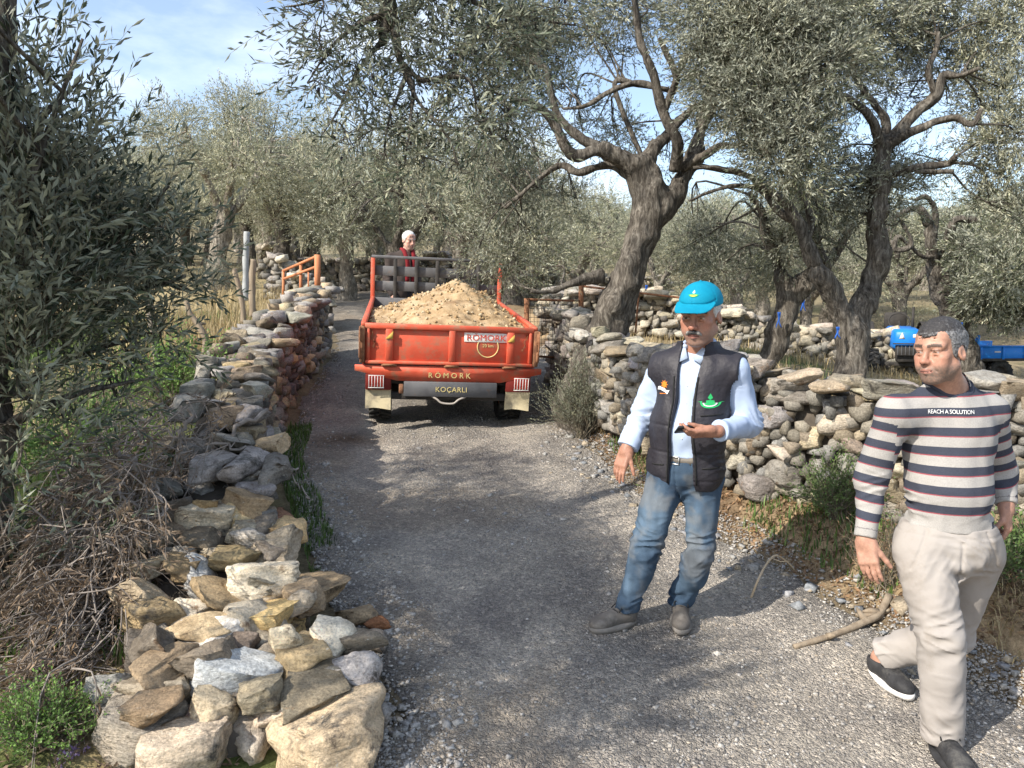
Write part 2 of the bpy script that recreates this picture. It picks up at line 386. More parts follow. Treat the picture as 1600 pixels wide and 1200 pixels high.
def stone_mat():
    m, nt, N, L, b = newmat('field_stone'); oi = nd(nt, 'ShaderNodeObjectInfo'); tc = nd(nt, 'ShaderNodeTexCoord')
    ad = nd(nt, 'ShaderNodeVectorMath', operation='MULTIPLY_ADD'); cm = nd(nt, 'ShaderNodeCombineXYZ')
    for i in range(3): L.new(oi.outputs['Random'], cm.inputs[i])
    L.new(cm.outputs[0], ad.inputs[0]); ad.inputs[1].default_value = (37, 53, 71); ge = nd(nt, 'ShaderNodeNewGeometry'); L.new(ge.outputs['Position'], ad.inputs[2]); v = ad.outputs[0]
    def noise(s, d=6, r=.6, st=None):
        n = nd(nt, 'ShaderNodeTexNoise', i_Scale=s, i_Detail=d, i_Roughness=r)
        if st:
            mp = nd(nt, 'ShaderNodeMapping'); mp.inputs['Scale'].default_value = st; mp.inputs['Rotation'].default_value = (.35, .5, .2); L.new(v, mp.inputs[0]); L.new(mp.outputs[0], n.inputs['Vector'])
        else: L.new(v, n.inputs['Vector'])
        return n.outputs['Fac']
    o = oi.outputs['Color']
    def mul(o, fac, els):
        r = ramp(nt, els); L.new(fac, r.inputs[0]); x = nd(nt, 'ShaderNodeMixRGB', blend_type='MULTIPLY'); x.inputs['Fac'].default_value = 1; L.new(o, x.inputs['Color1']); L.new(r.outputs[0], x.inputs['Color2']); return x.outputs[0]
    def mix(o, fac, th, col):
        r = ramp(nt, [(th[0], (0,0,0)), (th[1], (1,1,1))]); L.new(fac, r.inputs[0]); x = nd(nt, 'ShaderNodeMixRGB'); L.new(r.outputs[0], x.inputs['Fac']); L.new(o, x.inputs['Color1']); x.inputs['Color2'].default_value = c4(col); return x.outputs[0]
    o = mul(o, noise(6, 8, .65), [(.3, (.66, .62, .58)), (.5, (1, 1, 1)), (.7, (1.4, 1.33, 1.25))])
    o = mul(o, noise(14, 6, .7, (1, 1, 3)), [(.32, (.75,)*3), (.5, (1,)*3), (.7, (1.15,)*3)])
    o = mix(o, noise(9, 8, .7), (.60, .70), (.30, .17, .08))
    o = mix(o, noise(4.5, 10, .75), (.55, .66), (.085, .08, .072))
    o = mix(o, noise(16, 8, .7), (.63, .70), (.5, .49, .44))
    o = mul(o, noise(90, 4, .7), [(.3, (.6,)*3), (.5, (1,)*3), (.7, (1.3,)*3)])
    L.new(o, b.inputs['Base Color']); b.inputs['Roughness'].default_value = .92; b.inputs['Specular IOR Level'].default_value = .15
    h1 = nd(nt, 'ShaderNodeMath', operation='MULTIPLY_ADD'); L.new(noise(26, 10, .75), h1.inputs[0]); h1.inputs[1].default_value = 1.0; L.new(noise(18, 6, .6, (1, 1, 3)), h1.inputs[2])
    bp = nd(nt, 'ShaderNodeBump', i_Strength=.85, i_Distance=.025); L.new(h1.outputs[0], bp.inputs['Height']); L.new(bp.outputs[0], b.inputs['Normal'])
    return m
def colmat(name, rough=.9, bump=.3, bscale=60, lo=.6, hi=1.35, spec=.15, bdist=.01):
    """uses the colour of each piece (attribute Col) times fine grain"""
    m, nt, N, L, b = newmat(name); at = nd(nt, 'ShaderNodeAttribute', attribute_name='Col'); tc = nd(nt, 'ShaderNodeTexCoord')
    n = nd(nt, 'ShaderNodeTexNoise', i_Scale=bscale, i_Detail=6); L.new(tc.outputs['Object'], n.inputs['Vector']); r = ramp(nt, [(.3, (lo,)*3), (.7, (hi,)*3)]); L.new(n.outputs['Fac'], r.inputs[0])
    x = nd(nt, 'ShaderNodeMixRGB', blend_type='MULTIPLY'); x.inputs['Fac'].default_value = 1; L.new(at.outputs['Color'], x.inputs['Color1']); L.new(r.outputs[0], x.inputs['Color2']); L.new(x.outputs[0], b.inputs['Base Color'])
    b.inputs['Roughness'].default_value = rough; b.inputs['Specular IOR Level'].default_value = spec
    if bump: bp = nd(nt, 'ShaderNodeBump', i_Strength=bump, i_Distance=bdist); L.new(n.outputs['Fac'], bp.inputs['Height']); L.new(bp.outputs[0], b.inputs['Normal'])
    return m
M_GROUND, M_ROAD, M_STONE = ground_mat(), road_mat(), stone_mat()
M_CHIP = colmat('stone_chips', bscale=90)
M_FILL = pm('wall_fill', [(.05,.043,.035), (.12,.1,.08)], 12, .95, .8, 40)

# ================================================================ ground sheet
def axis(a0, a1, st, far, g=1.13):
    c = list(np.arange(a0, a1, st)); s = st
    while c[-1] < far[1]: s *= g; c.append(c[-1]+s)
    s = st
    while c[0] > far[0]: s *= g; c.insert(0, c[0]-s)
    return np.array(c)
gx = axis(-6, 7, .065, (-420, 420)); gy = axis(1.2, 14, .075, (-60, 700))
X, Y = np.meshgrid(gx, gy, indexing='ij'); Z = H(X, Y); q = np.stack([X, Y, Z*0], -1)
nA, nB, nC = fbm(q*.55, 21, 3), fbm(q*1.7, 22, 3), fbm(q*5, 23, 3)
def mixc(c, k, col): k = np.clip(k, 0, 1)[..., None]; return c*(1-k)+np.array(col)*k
C = np.zeros(X.shape+(3,))+np.array([.20, .165, .115])
left = sstep((xl(Y)-X)/.5); right = sstep((X-xr(Y)+.1)/.35)
C = mixc(C, left*sstep((nA+.5)/.8), (.10, .13, .045)); C = mixc(C, left*sstep((nB-.1)/.5), (.34, .28, .16))
C = mixc(C, left*sstep((Y-10.5)/3), (.36, .30, .18))
C = mixc(C, right, (.27, .205, .135)); C = mixc(C, right*sstep((nB+.25)/.5), (.14, .095, .062)); C = mixc(C, right*sstep((nA-.25)/.4), (.36, .27, .17))
C = mixc(C, right*sstep((X-xr(Y)-1.0)/.8), (.27, .225, .15)); C = mixc(C, right*sstep((X-xr(Y)-1.2)/.8)*sstep((nA-.1)/.4), (.12, .13, .06))
C = mixc(C, sstep((Y-16)/10)*.6, (.27, .24, .16))
n0, n1 = X.shape; i = np.arange(n0-1)[:, None]; j = np.arange(n1-1)[None]
Fg = np.stack(np.broadcast_arrays(i*n1+j, (i+1)*n1+j, (i+1)*n1+j+1, i*n1+j+1), -1).reshape(-1, 4)
add('ground', np.stack([X, Y, Z], -1).reshape(-1, 3), Fg, M_GROUND, attrs={'Col': C.reshape(-1, 3)}, kind='structure')
# road sheet, 14 mm proud of the ground, edges ragged
ry = axis(.2, 14, .07, (-25, 30), 1.08); u = np.linspace(0, 1, 56)
ja = .10*vnoise(np.stack([ry*2.3, ry*0, ry*0], -1), 5)+.05*vnoise(np.stack([ry*9, ry*0, ry*0], -1), 6); jb = .14*vnoise(np.stack([ry*1.7, ry*0+9, ry*0], -1), 7)+.05*vnoise(np.stack([ry*8, ry*0+3, ry*0], -1), 8)
Xr = (xl(ry)-.03+ja)[:, None]*(1-u)+(xr(ry)+.06+jb)[:, None]*u; Yr = ry[:, None]+0*Xr
edge = np.minimum(u, 1-u)[None]*(xr(ry)-xl(ry))[:, None]
Zr = H(Xr, Yr)+.014*np.clip(edge/.06, -.6, 1)+.005*fbm(np.stack([Xr*11, Yr*11, 0*Xr], -1), 31, 2)
qr = np.stack([Xr, Yr, 0*Xr], -1)
Cr = np.zeros(Xr.shape+(3,))+np.array([.47, .435, .385]); k = sstep((fbm(qr*.8, 41, 3)+.1)/.7); Cr = mixc(Cr, k*.5, (.36, .34, .315))
cx = (xl(Yr)+xr(Yr))/2; tr = np.exp(-((Xr-cx-.7)/.3)**2)+np.exp(-((Xr-cx+.7)/.3)**2); Cr = mixc(Cr, tr*.75, (.58, .535, .475))
Cr = mixc(Cr, sstep((fbm(qr*1.1, 44, 3)-.25)/.3)*.45, (.40, .33, .25)); Cr = mixc(Cr, sstep(1-edge/.35)*.5, (.28, .265, .245))
Cr = mixc(Cr, np.exp(-((Xr+1.6)/.3)**2-((Yr-7.3)/.22)**2)*.8, (.22, .13, .07))
n0, n1 = Xr.shape; i = np.arange(n0-1)[:, None]; j = np.arange(n1-1)[None]
Fr = np.stack(np.broadcast_arrays(i*n1+j, i*n1+j+1, (i+1)*n1+j+1, (i+1)*n1+j), -1).reshape(-1, 4)
add('gravel_road', np.stack([Xr, Yr, Zr], -1).reshape(-1, 3), Fr, M_ROAD, attrs={'Col': Cr.reshape(-1, 3)}, kind='structure')

# ================================================================ loose gravel: countless chips, one object
OCT = np.array([[1,0,0],[-1,0,0],[0,1,0],[0,-1,0],[0,0,1],[0,0,-1]], float); OF = np.array([[0,2,4],[2,1,4],[1,3,4],[3,0,4],[2,0,5],[1,2,5],[3,1,5],[0,3,5]])
CUBO = np.array([[sx*.8, sy*.8, sz*.8] for sx in (-1, 1) for sy in (-1, 1) for sz in (-1, 1)]); CF = np.array([[0,1,3],[0,3,2],[4,6,7],[4,7,5],[0,4,5],[0,5,1],[2,3,7],[2,7,6],[0,2,6],[0,6,4],[1,5,7],[1,7,3]])
def chips(name, xy, size, cols, seed, base=None, kind='stuff', sink=.25, **kw):
    r = np.random.default_rng(seed); n = len(xy); half = n//2; z = H(xy[:, 0], xy[:, 1])+.012
    Vs, Fs, Cs = [], [], []; off = 0
    for a, b, B, F in ((0, half, OCT, OF), (half, n, CUBO, CF)):
        m = b-a; V = B[None]*(1+r.uniform(-.35, .35, (m, len(B), 3)))*size[a:b, None, None]*np.stack([r.uniform(.8, 1.4, m), r.uniform(.6, 1.1, m), r.uniform(.4, .8, m)], 1)[:, None]*.5
        th = r.uniform(0, 6.28, m); c, s = np.cos(th)[:, None], np.sin(th)[:, None]; ti = r.uniform(-.5, .5, m)[:, None]
        x, y, zz = V[..., 0], V[..., 1], V[..., 2]; y, zz = y*np.cos(ti)-zz*np.sin(ti), y*np.sin(ti)+zz*np.cos(ti)
        V = np.stack([x*c-y*s+xy[a:b, 0:1], x*s+y*c+xy[a:b, 1:2], zz+z[a:b, None]+size[a:b, None]*(.3-sink)], -1)
        Vs.append(V.reshape(-1, 3)); Fs.append((F[None]+off+np.arange(m)[:, None, None]*len(B)).reshape(-1, 3)); off += m*len(B)
        cc = np.array(cols)[r.integers(0, len(cols), m)]*r.uniform(.72, 1.12, (m, 1)); Cs.append(np.repeat(cc, len(B), 0))
    return add(name, np.concatenate(Vs), np.concatenate(Fs), M_CHIP, smooth=False, attrs={'Col': np.concatenate(Cs)}, kind=kind, **kw)
rg = np.random.default_rng(5)
GREYS = [(.30,.285,.27), (.35,.335,.315), (.39,.37,.34), (.25,.24,.23), (.43,.40,.355), (.33,.315,.295), (.46,.43,.39), (.36,.31,.25)]
NG = 90000; yy = 2.2+10*rg.random(NG)**1.7; uu = rg.random(NG); e = rg.random(NG); uu = np.where(e < .12, .14*uu**1.2, np.where(e < .42, 1-.16*uu**1.3, uu))
xx = (xl(yy)-.05)*(1-uu)+(xr(yy)+.18)*uu; cl = fbm(np.stack([xx*1.6, yy*1.2, 0*xx], -1), 77, 3)
c0 = (xl(yy)+xr(yy))/2; rut = np.exp(-((xx-c0-.7)/.28)**2)+np.exp(-((xx-c0+.7)/.28)**2)
keep = rg.random(NG) < np.clip(.62+.9*cl-.42*rut+.4*(e < .42), .08, 1)
xx, yy, e = xx[keep], yy[keep], e[keep]; sz = np.clip(np.exp(rg.normal(-4.85, .5, len(xx)))*(1+.45*(e < .12)), .004, .05)
chips('gravel', np.stack([xx, yy], 1), sz, GREYS, 6)
# coarse broken stone along the right edge of the road
n = 170; t = rg.random(n); yy = 3.2+4.2*t; xx = xr(yy)-.10+rg.normal(0, .15, n); chips('rubble', np.stack([xx, yy], 1), np.exp(rg.normal(-3.15, .4, n)).clip(.02, .11), [(.2,.21,.22), (.27,.27,.28), (.33,.32,.3), (.36,.3,.22)], 8)

# ================================================================ stones
def ico(n):
    bm = bmesh.new(); bmesh.ops.create_icosphere(bm, subdivisions=n, radius=1); V = np.array([v.co[:] for v in bm.verts]); F = np.array([[v.index for v in f.verts] for f in bm.faces]); bm.free(); return V, F
ICO = {k: ico(k) for k in (1, 2, 3, 4)}
def rock(seed, lod, flat=False, amp=.06):
    r = np.random.default_rng(seed); V, F = ICO[lod]; V = V.copy()
    V = np.sign(V)*np.abs(V)**.6                                           # boxier than a ball
    for k in range(18 if not flat else 13):
        n = unit(r.normal(size=3)*(np.array([1, 1, .8]) if not flat else np.array([1, 1, .35]))); d = r.uniform(.45, .85)
        s = V @ n-d; V = V-np.maximum(s, 0)[:, None]*n
    if flat:
        for sg in (1, -1):
            n = unit(np.array([r.normal(0, .12), r.normal(0, .12), sg])); s = V @ n-.66; V = V-np.maximum(s, 0)[:, None]*n
    U = unit(V); V = V+U*(amp*1.3*fbm(V*2.1+seed, seed, 4)+amp*.5*fbm(V*np.array([3, 3, 9])+seed, seed+5, 3))[:, None]
    V = V/np.abs(V).max(0)*.5                                               # unit box
    return V, F
ROCK = {}
for lod in (1, 2, 3, 4):
    for fl in (0, 1):
        L_ = []
        for s in range({1: 6, 2: 9, 3: 9, 4: 10}[lod]):
            V, F = rock(100*lod+10*s+fl, lod, bool(fl), {1: .03, 2: .06, 3: .075, 4: .085}[lod]); me = mesh('stone', V, F, M_STONE, smooth=False)
            L_.append(me)
        ROCK[lod, fl] = L_
def stone(c, size, yaw, col, rng, parent, lod=2, flat=None, tilt=.1, roll=0.0, name='stone', label=None):
    fl = int(rng.random() < .72) if flat is None else int(flat)
    ms = ROCK[lod, fl]; o = bpy.data.objects.new(name, ms[rng.integers(len(ms))]); COL.objects.link(o)
    o.location = c; o.scale = size; o.rotation_euler = (rng.normal(0, tilt), roll+rng.normal(0, tilt), yaw+(math.pi if rng.random() < .5 else 0)); o.color = (*col, 1)
    if parent is not None: attach(o, parent)
    if label: o['label'] = label
    return o
def joined_stones(name, items, parent, lod=1):
    """stones past the count of single ones, joined into one part"""
    V0, C0, F0 = [], [], []; n = 0
    for k, (c, s, yaw, col) in enumerate(items):
        V, F = rock(900+k % 12, lod, k % 2 == 0, .03); V = (V*np.array(s)) @ rotz(yaw).T+c
        V0.append(V); F0.append(F+n); n += len(V); C0.append(np.tile(col, (len(V), 1)))
    return add(name, np.concatenate(V0), np.concatenate(F0), M_CHIP, parent=parent, smooth=False, attrs={'Col': np.concatenate(C0)}, kind='stuff')
def pathf(pts, n=400):
    p = spline(np.array(pts, float), n); d = np.concatenate([[0], np.cumsum(np.linalg.norm(np.diff(p[:, :2], axis=0), axis=1))]); return p, d
def wall(label, path, hfun, thick, slen, shgt, pal, seed, side=1, lods=((6, 3), (99, 2)), maxn=300, base=None, tops=True, both=False, group=None, wfun=None, skip=None):
    """dry stone wall along a path; side=+1: the face seen lies to the right of the direction of travel"""
    rng = np.random.default_rng(seed); p, d = pathf(path); Ltot = d[-1]
    root = empty('dry_stone_wall', (p[0, 0], p[0, 1], Hs(p[0, 0], p[0, 1])), label=label, cat='wall', group=group)
    at = lambda s: np.array([np.interp(s, d, p[:, 0]), np.interp(s, d, p[:, 1])])
    bz = base or Hs
    todo = []
    def tang(s): return unit(at(min(s+.05, Ltot))-at(max(s-.05, 0)))
    nrow_h = shgt
    for face in ((side, -side) if both else (side,)):
        s = 0.0
        z_rel = 0.0; row = 0
        while z_rel < 3:
            s = rng.uniform(-.1, .1); hh = nrow_h*rng.uniform(.8, 1.25); any_ = False
            while s < Ltot:
                l = slen*rng.uniform(.55, 1.5)
                sc = min(max(s+l/2, 0), Ltot); c = at(sc); t = tang(sc); n = np.array([t[1], -t[0]])*face
                Hh = hfun(sc/Ltot, sc); th = thick if wfun is None else wfun(sc/Ltot)
                if z_rel+hh*.35 < Hh:
                    any_ = True; h2 = hh*rng.uniform(.75, 1.2); dep = rng.uniform(.8, 1.25)*min(th*.55, slen*.9)
                    bat = .06*z_rel/max(Hh, .1); off = th/2-dep/2-bat+rng.normal(0, .022)
                    q = c+n*off; yaw = math.atan2(t[1], t[0])+rng.normal(0, .13)
                    todo.append((np.array([q[0], q[1], bz(c[0], c[1])+z_rel+hh*.5+rng.normal(0, .012)]), (l*1.1, dep*1.1, h2*1.22), yaw))
                s += l*.96
            z_rel += hh*.93; row += 1
            if not any_: break
    if tops:
        s = 0.
        while s < Ltot:
            l = slen*rng.uniform(.6, 1.6); sc = min(s+l/2, Ltot); c = at(sc); t = tang(sc); n = np.array([t[1], -t[0]])*side
            Hh = hfun(sc/Ltot, sc); th = thick if wfun is None else wfun(sc/Ltot); a = -th/2
            while a < th/2-.06:
                w = min(slen*rng.uniform(.6, 1.1), th*.75); q = c+n*(a+w/2)
                todo.append((np.array([q[0], q[1], bz(c[0], c[1])+Hh+rng.normal(-.01, .035)]), (l*1.08, w*1.1, shgt*rng.uniform(.75, 1.35)), math.atan2(t[1], t[0])+rng.normal(0, .35)))
                a += w*.92
            s += l*.9
    if skip is not None: todo = [t for t in todo if not skip(t[0])]
    todo.sort(key=lambda t: np.linalg.norm(t[0]-CAM)/np.cbrt(np.prod(t[1])))
    rest = []
    for k, (c, sz_, yaw) in enumerate(todo):
        col = np.array(pal[rng.integers(len(pal))])*rng.uniform(.75, 1.25)*np.array([1, rng.uniform(.96, 1.03), rng.uniform(.9, 1.06)])
        if k < maxn:
            dist = np.linalg.norm(c-CAM); lod = next(l for m_, l in lods if dist < m_)
            if lod == 4: col = col*np.array([1.3, 1.2, 1.02])
            stone(c, sz_, yaw, col, rng, root, lod)
        else: rest.append((c, sz_, yaw, col))
    root['kind'] = 'thing'
    if rest: joined_stones('small_stones', rest, root)
    # small stones wedged between and behind the face stones
    it = []
    for s in np.arange(.05, Ltot-.05, slen*.34):
        c = at(s); t = tang(s); n = np.array([t[1], -t[0]]); Hh = hfun(s/Ltot, s); th = thick if wfun is None else wfun(s/Ltot); z = .03
        while z < Hh-.04:
            for fc in ((side, -side) if both else (side,)):
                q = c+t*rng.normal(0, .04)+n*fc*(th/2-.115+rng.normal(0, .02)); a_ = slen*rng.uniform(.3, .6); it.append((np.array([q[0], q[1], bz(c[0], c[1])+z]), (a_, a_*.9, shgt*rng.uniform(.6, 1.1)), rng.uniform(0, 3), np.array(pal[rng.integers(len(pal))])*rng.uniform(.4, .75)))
            z += shgt*.62
    joined_stones('wedged_stones', it, root)
    # dark earth-and-rubble heart of the wall
    ss = np.linspace(0.03, Ltot-.03, max(8, int(Ltot/.12))); V = []
    for s in ss:
        c = at(s); t = tang(s); n = np.array([t[1], -t[0]]); Hh = hfun(s/Ltot, s); th = thick if wfun is None else wfun(s/Ltot); z = bz(c[0], c[1])
        for a, zz in ((-th/2+.15, -.15), (-th/2+.16, Hh-.1), (th/2-.16, Hh-.1), (th/2-.15, -.15)):
            V.append([*(c+n*a), z+zz])
    V = np.array(V); m = len(ss); i = np.arange(m-1)[:, None]; j = np.arange(4)[None]; j2 = (j+1) % 4
    Q = np.stack(np.broadcast_arrays(i*4+j, (i+1)*4+j, (i+1)*4+j2, i*4+j2), -1).reshape(-1, 4); Q = np.concatenate([Q, [[0, 1, 2, 3], [m*4-1, m*4-2, m*4-3, m*4-4]]])
    V = V+.02*np.stack([vnoise(V*9, 1), vnoise(V*9, 2), vnoise(V*9, 3)], -1)
    add('wall_fill', V, Q, M_FILL, parent=root)
    return root
PAL_L = [(.20,.185,.165), (.16,.15,.14), (.30,.285,.26), (.36,.30,.22), (.26,.25,.235), (.42,.33,.21), (.33,.31,.28), (.24,.2,.15)]
PAL_R = [(.36,.33,.28), (.31,.29,.25), (.40,.36,.29), (.27,.26,.24), (.44,.37,.27), (.34,.33,.31), (.30,.25,.19)]
PAL_F = [(.36,.34,.30), (.42,.38,.31), (.28,.26,.23), (.46,.41,.33), (.33,.31,.28)]
# left wall: from the pile at the camera up along the road
pl = [(-1.0, 2.7), (-1.14, 3.1), (-1.47, 3.6), (-1.80, 4.5), (-2.12, 5.5), (-2.42, 6.6), (-2.62, 7.6), (-2.80, 9.0), (-2.90, 10.2), (-3.0, 11.6)]
def hL(u, s): return float(np.interp(u, [0, .1, .2, .34, .6, 1], [.20, .28, .58, .84, .95, 1.0]))+.03*math.sin(9*u)
def wL(u): return float(np.interp(u, [0, .12, .3, .6, 1], [.9, .8, .64, .55, .5]))
W_L = wall('long dry stone wall left of the road ending in a bright rubble pile', pl, hL, .6, .27, .125, PAL_L, 11, side=1, lods=((4.6, 4), (7, 3), (99, 2)), maxn=255, wfun=wL, base=lambda x, y: float(zr(y)))
# hand-placed stones of the pile in front: px, py, w, h, depth, roll, colour
PILE = [(240,945,118,84,3.4,.75,(.36,.29,.20)), (310,905,76,68,3.62,.1,(.37,.37,.36)), (292,960,66,52,3.35,.6,(.56,.50,.40)), (325,1018,128,100,3.14,.15,(.66,.60,.54)),
 (240,1022,110,64,3.2,.4,(.15,.13,.11)), (388,975,130,110,3.3,-.2,(.42,.37,.29)), (412,908,112,58,3.55,.1,(.62,.54,.41)), (448,1010,66,84,3.1,.3,(.64,.54,.38)),
 (512,1003,84,80,3.14,-.5,(.66,.58,.46)), (368,1062,136,80,2.95,.2,(.38,.40,.41)), (470,1063,80,50,3.0,-.1,(.36,.20,.10)), (436,1112,112,82,2.84,.25,(.62,.50,.38)),
 (325,1130,106,64,2.8,-.3,(.36,.25,.21)), (248,1085,124,70,2.9,.05,(.34,.29,.22)), (172,1076,74,56,2.92,0,(.33,.32,.29)), (165,1121,76,52,2.85,0,(.22,.205,.19)),
 (212,1165,140,92,2.74,.1,(.27,.24,.20)), (310,1178,160,92,2.68,.1,(.46,.38,.29)), (488,1165,226,116,2.7,.15,(.46,.36,.24)), (556,1064,90,86,2.98,-.7,(.40,.37,.35)),
 (540,1112,104,52,2.86,-.1,(.50,.48,.46)), (430,865,90,70,3.85,-.3,(.36,.30,.22)), (342,880,92,52,3.78,.1,(.40,.34,.25)), (322,815,92,60,4.05,.15,(.48,.41,.30)),
 (365,800,84,60,4.1,-.3,(.52,.40,.22)), (395,850,72,56,3.9,0,(.36,.33,.29)), (278,832,130,38,3.98,.18,(.35,.27,.19)), (432,835,88,96,4.15,-.4,(.24,.13,.08)), (310,770,80,42,4.4,.1,(.34,.33,.31)),
 (352,745,78,44,4.55,0,(.42,.33,.24)), (400,765,60,50,4.4,.2,(.33,.28,.22)), (420,725,50,54,4.9,0,(.35,.33,.30)), (280,880,70,60,3.75,.3,(.22,.2,.17)), (265,1130,90,60,2.85,0,(.25,.22,.19)), (395,1165,90,64,2.75,0,(.42,.36,.29)),
 (460,945,70,48,3.4,0,(.44,.37,.28)), (372,1010,60,50,3.12,.3,(.20,.16,.13)), (345,925,60,40,3.5,0,(.26,.23,.2)), (255,985,60,60,3.3,0,(.22,.2,.17)), (520,1060,60,60,3.0,0,(.2,.19,.17)), (590,1120,50,60,2.85,0,(.24,.23,.22)), (380,1105,60,50,2.85,0,(.2,.18,.16))]
rs = np.random.default_rng(77)
for (px, py, w, h, Yd, roll, col) in PILE:
    s = mpp(Yd); c = P(px, py, Yd); c[2] = max(c[2], Hs(c[0], c[1])+.3*h*s)
    g_ = sum(col)/3; col = tuple(min(.8, 1.25*(g_+.95*(v-g_))) for v in col)
    stone(c, (w*s*1.1, .5*(w+h)*s*1.05, h*s*1.1), rs.normal(0, .2)-.1, col, rs, W_L, 4, tilt=.08, roll=-roll, flat=w > 1.5*h)
# right retaining wall
pr = [(.80, 8.1), (.98, 7.3), (1.30, 6.1), (1.86, 5.15), (2.7, 4.62), (3.7, 4.3), (5.0, 4.1)]
def hR(u, s): return float(np.interp(u, [0, .12, .3, .5, 1], [.62, .74, .84, .84, .82]))+.05*math.sin(s*3.1)
wall('rough dry stone retaining wall right of the road, behind the two men', pr, hR, .5, .30, .112, PAL_R, 12, side=1, lods=((99, 3),), maxn=270, base=lambda x, y: float(zr(y))+.2)
# walls farther off
wall('low dry stone wall across the far end of the road', [(-6.6, 19.8), (-5.2, 20.9), (-3.6, 21.4), (-1.2, 21.3), (1.5, 20.6), (4, 19.4)], lambda u, s: .85, .5, .38, .17, PAL_F, 13, side=1, lods=((99, 2),), maxn=170)
wall('tumbled stone wall on the terrace between the olive trunks, right of the blue cap', [(.5, 13.2), (2, 12.9), (3.5, 12.5), (5.3, 12.0), (6.3, 11.6)], lambda u, s: .62+.1*math.sin(7*u), .55, .3, .14, PAL_F, 14, side=1, lods=((99, 2),), maxn=200)
wall('stone wall stub by the rusty wire gate, left of the big olive trunk', [(.68, 10.0), (.72, 9.2), (.80, 8.35)], lambda u, s: .8+.15*u, .5, .3, .14, PAL_F, 15, side=1, lods=((99, 2),), maxn=80, both=True)
wall('short stone wall behind the orange pipe railing', [(-4.6, 14.4), (-3.9, 14.3), (-3.35, 13.9)], lambda u, s: .75, .5, .34, .15, PAL_F, 16, side=1, lods=((99, 2),), maxn=80)
# loose stones lying at the foot of the pile
for k, (px, py, w, h, lab, col) in enumerate([(560,962,66,30,'flat tan stone lying on the gravel beside the pile, farthest of three',(.40,.30,.19)), (592,975,44,26,'small rust-red stone on the gravel right of the pile',(.30,.14,.07)), (585,1002,60,42,'grey-brown loose stone below the rust-red one beside the pile',(.30,.26,.22))]):
    g = G(px, py+h*.45); s = mpp(g[1]); o = stone(g+np.array([0, 0, h*s*.42]), (w*s*1.1, w*s*.8, h*s), rs.normal(0, .3), col, rs, None, 3, flat=True, name='loose_stone'); props(o, lab, 'stone', 'loose stones beside the pile')
print('ground', round(time.time()-T0, 1))
# ================================================================ olive trees
def bark_mat(name, c1, c2, c3):
    m, nt, N, L, b = newmat(name); tc = nd(nt, 'ShaderNodeTexCoord'); mp = nd(nt, 'ShaderNodeMapping'); mp.inputs['Scale'].default_value = (1, 1, .16)
    n0 = nd(nt, 'ShaderNodeTexNoise', i_Scale=4, i_Detail=3); ad = nd(nt, 'ShaderNodeVectorMath', operation='MULTIPLY_ADD'); ad.inputs[1].default_value = (.15,)*3
    L.new(tc.outputs['Object'], n0.inputs['Vector']); L.new(n0.outputs['Color'], ad.inputs[0]); L.new(tc.outputs['Object'], ad.inputs[2]); L.new(ad.outputs[0], mp.inputs[0])
    n = nd(nt, 'ShaderNodeTexNoise', i_Scale=38, i_Detail=8, i_Roughness=.7); L.new(mp.outputs[0], n.inputs['Vector']); n2 = nd(nt, 'ShaderNodeTexNoise', i_Scale=6, i_Detail=6); L.new(tc.outputs['Object'], n2.inputs['Vector'])
    r = ramp(nt, [(.33, c1), (.5, c2), (.68, c3)]); L.new(n.outputs['Fac'], r.inputs[0]); r2 = ramp(nt, [(.3, (.6,)*3), (.7, (1.35, 1.33, 1.28))]); L.new(n2.outputs['Fac'], r2.inputs[0])
    x = nd(nt, 'ShaderNodeMixRGB', blend_type='MULTIPLY'); x.inputs['Fac'].default_value = 1; L.new(r.outputs[0], x.inputs['Color1']); L.new(r2.outputs[0], x.inputs['Color2']); L.new(x.outputs[0], b.inputs['Base Color'])
    b.inputs['Roughness'].default_value = .95; b.inputs['Specular IOR Level'].default_value = .1; bp = nd(nt, 'ShaderNodeBump', i_Strength=1, i_Distance=.03); L.new(n.outputs['Fac'], bp.inputs['Height']); L.new(bp.outputs[0], b.inputs['Normal'])
    return m
M_BARK = bark_mat('olive_bark', (.03,.026,.022), (.11,.098,.085), (.26,.24,.21)); M_BARK2 = bark_mat('pale_bark', (.07,.06,.05), (.24,.215,.185), (.46,.43,.38))
M_TWIG = pm('twig', [(.10,.085,.06), (.2,.17,.125)], 20, .9)
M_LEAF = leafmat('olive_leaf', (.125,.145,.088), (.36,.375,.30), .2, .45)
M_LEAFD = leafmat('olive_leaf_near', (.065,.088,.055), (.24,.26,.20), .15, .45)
M_LEAFF = leafmat('olive_leaf_far', (.21,.225,.145), (.42,.42,.32), .2, .4)

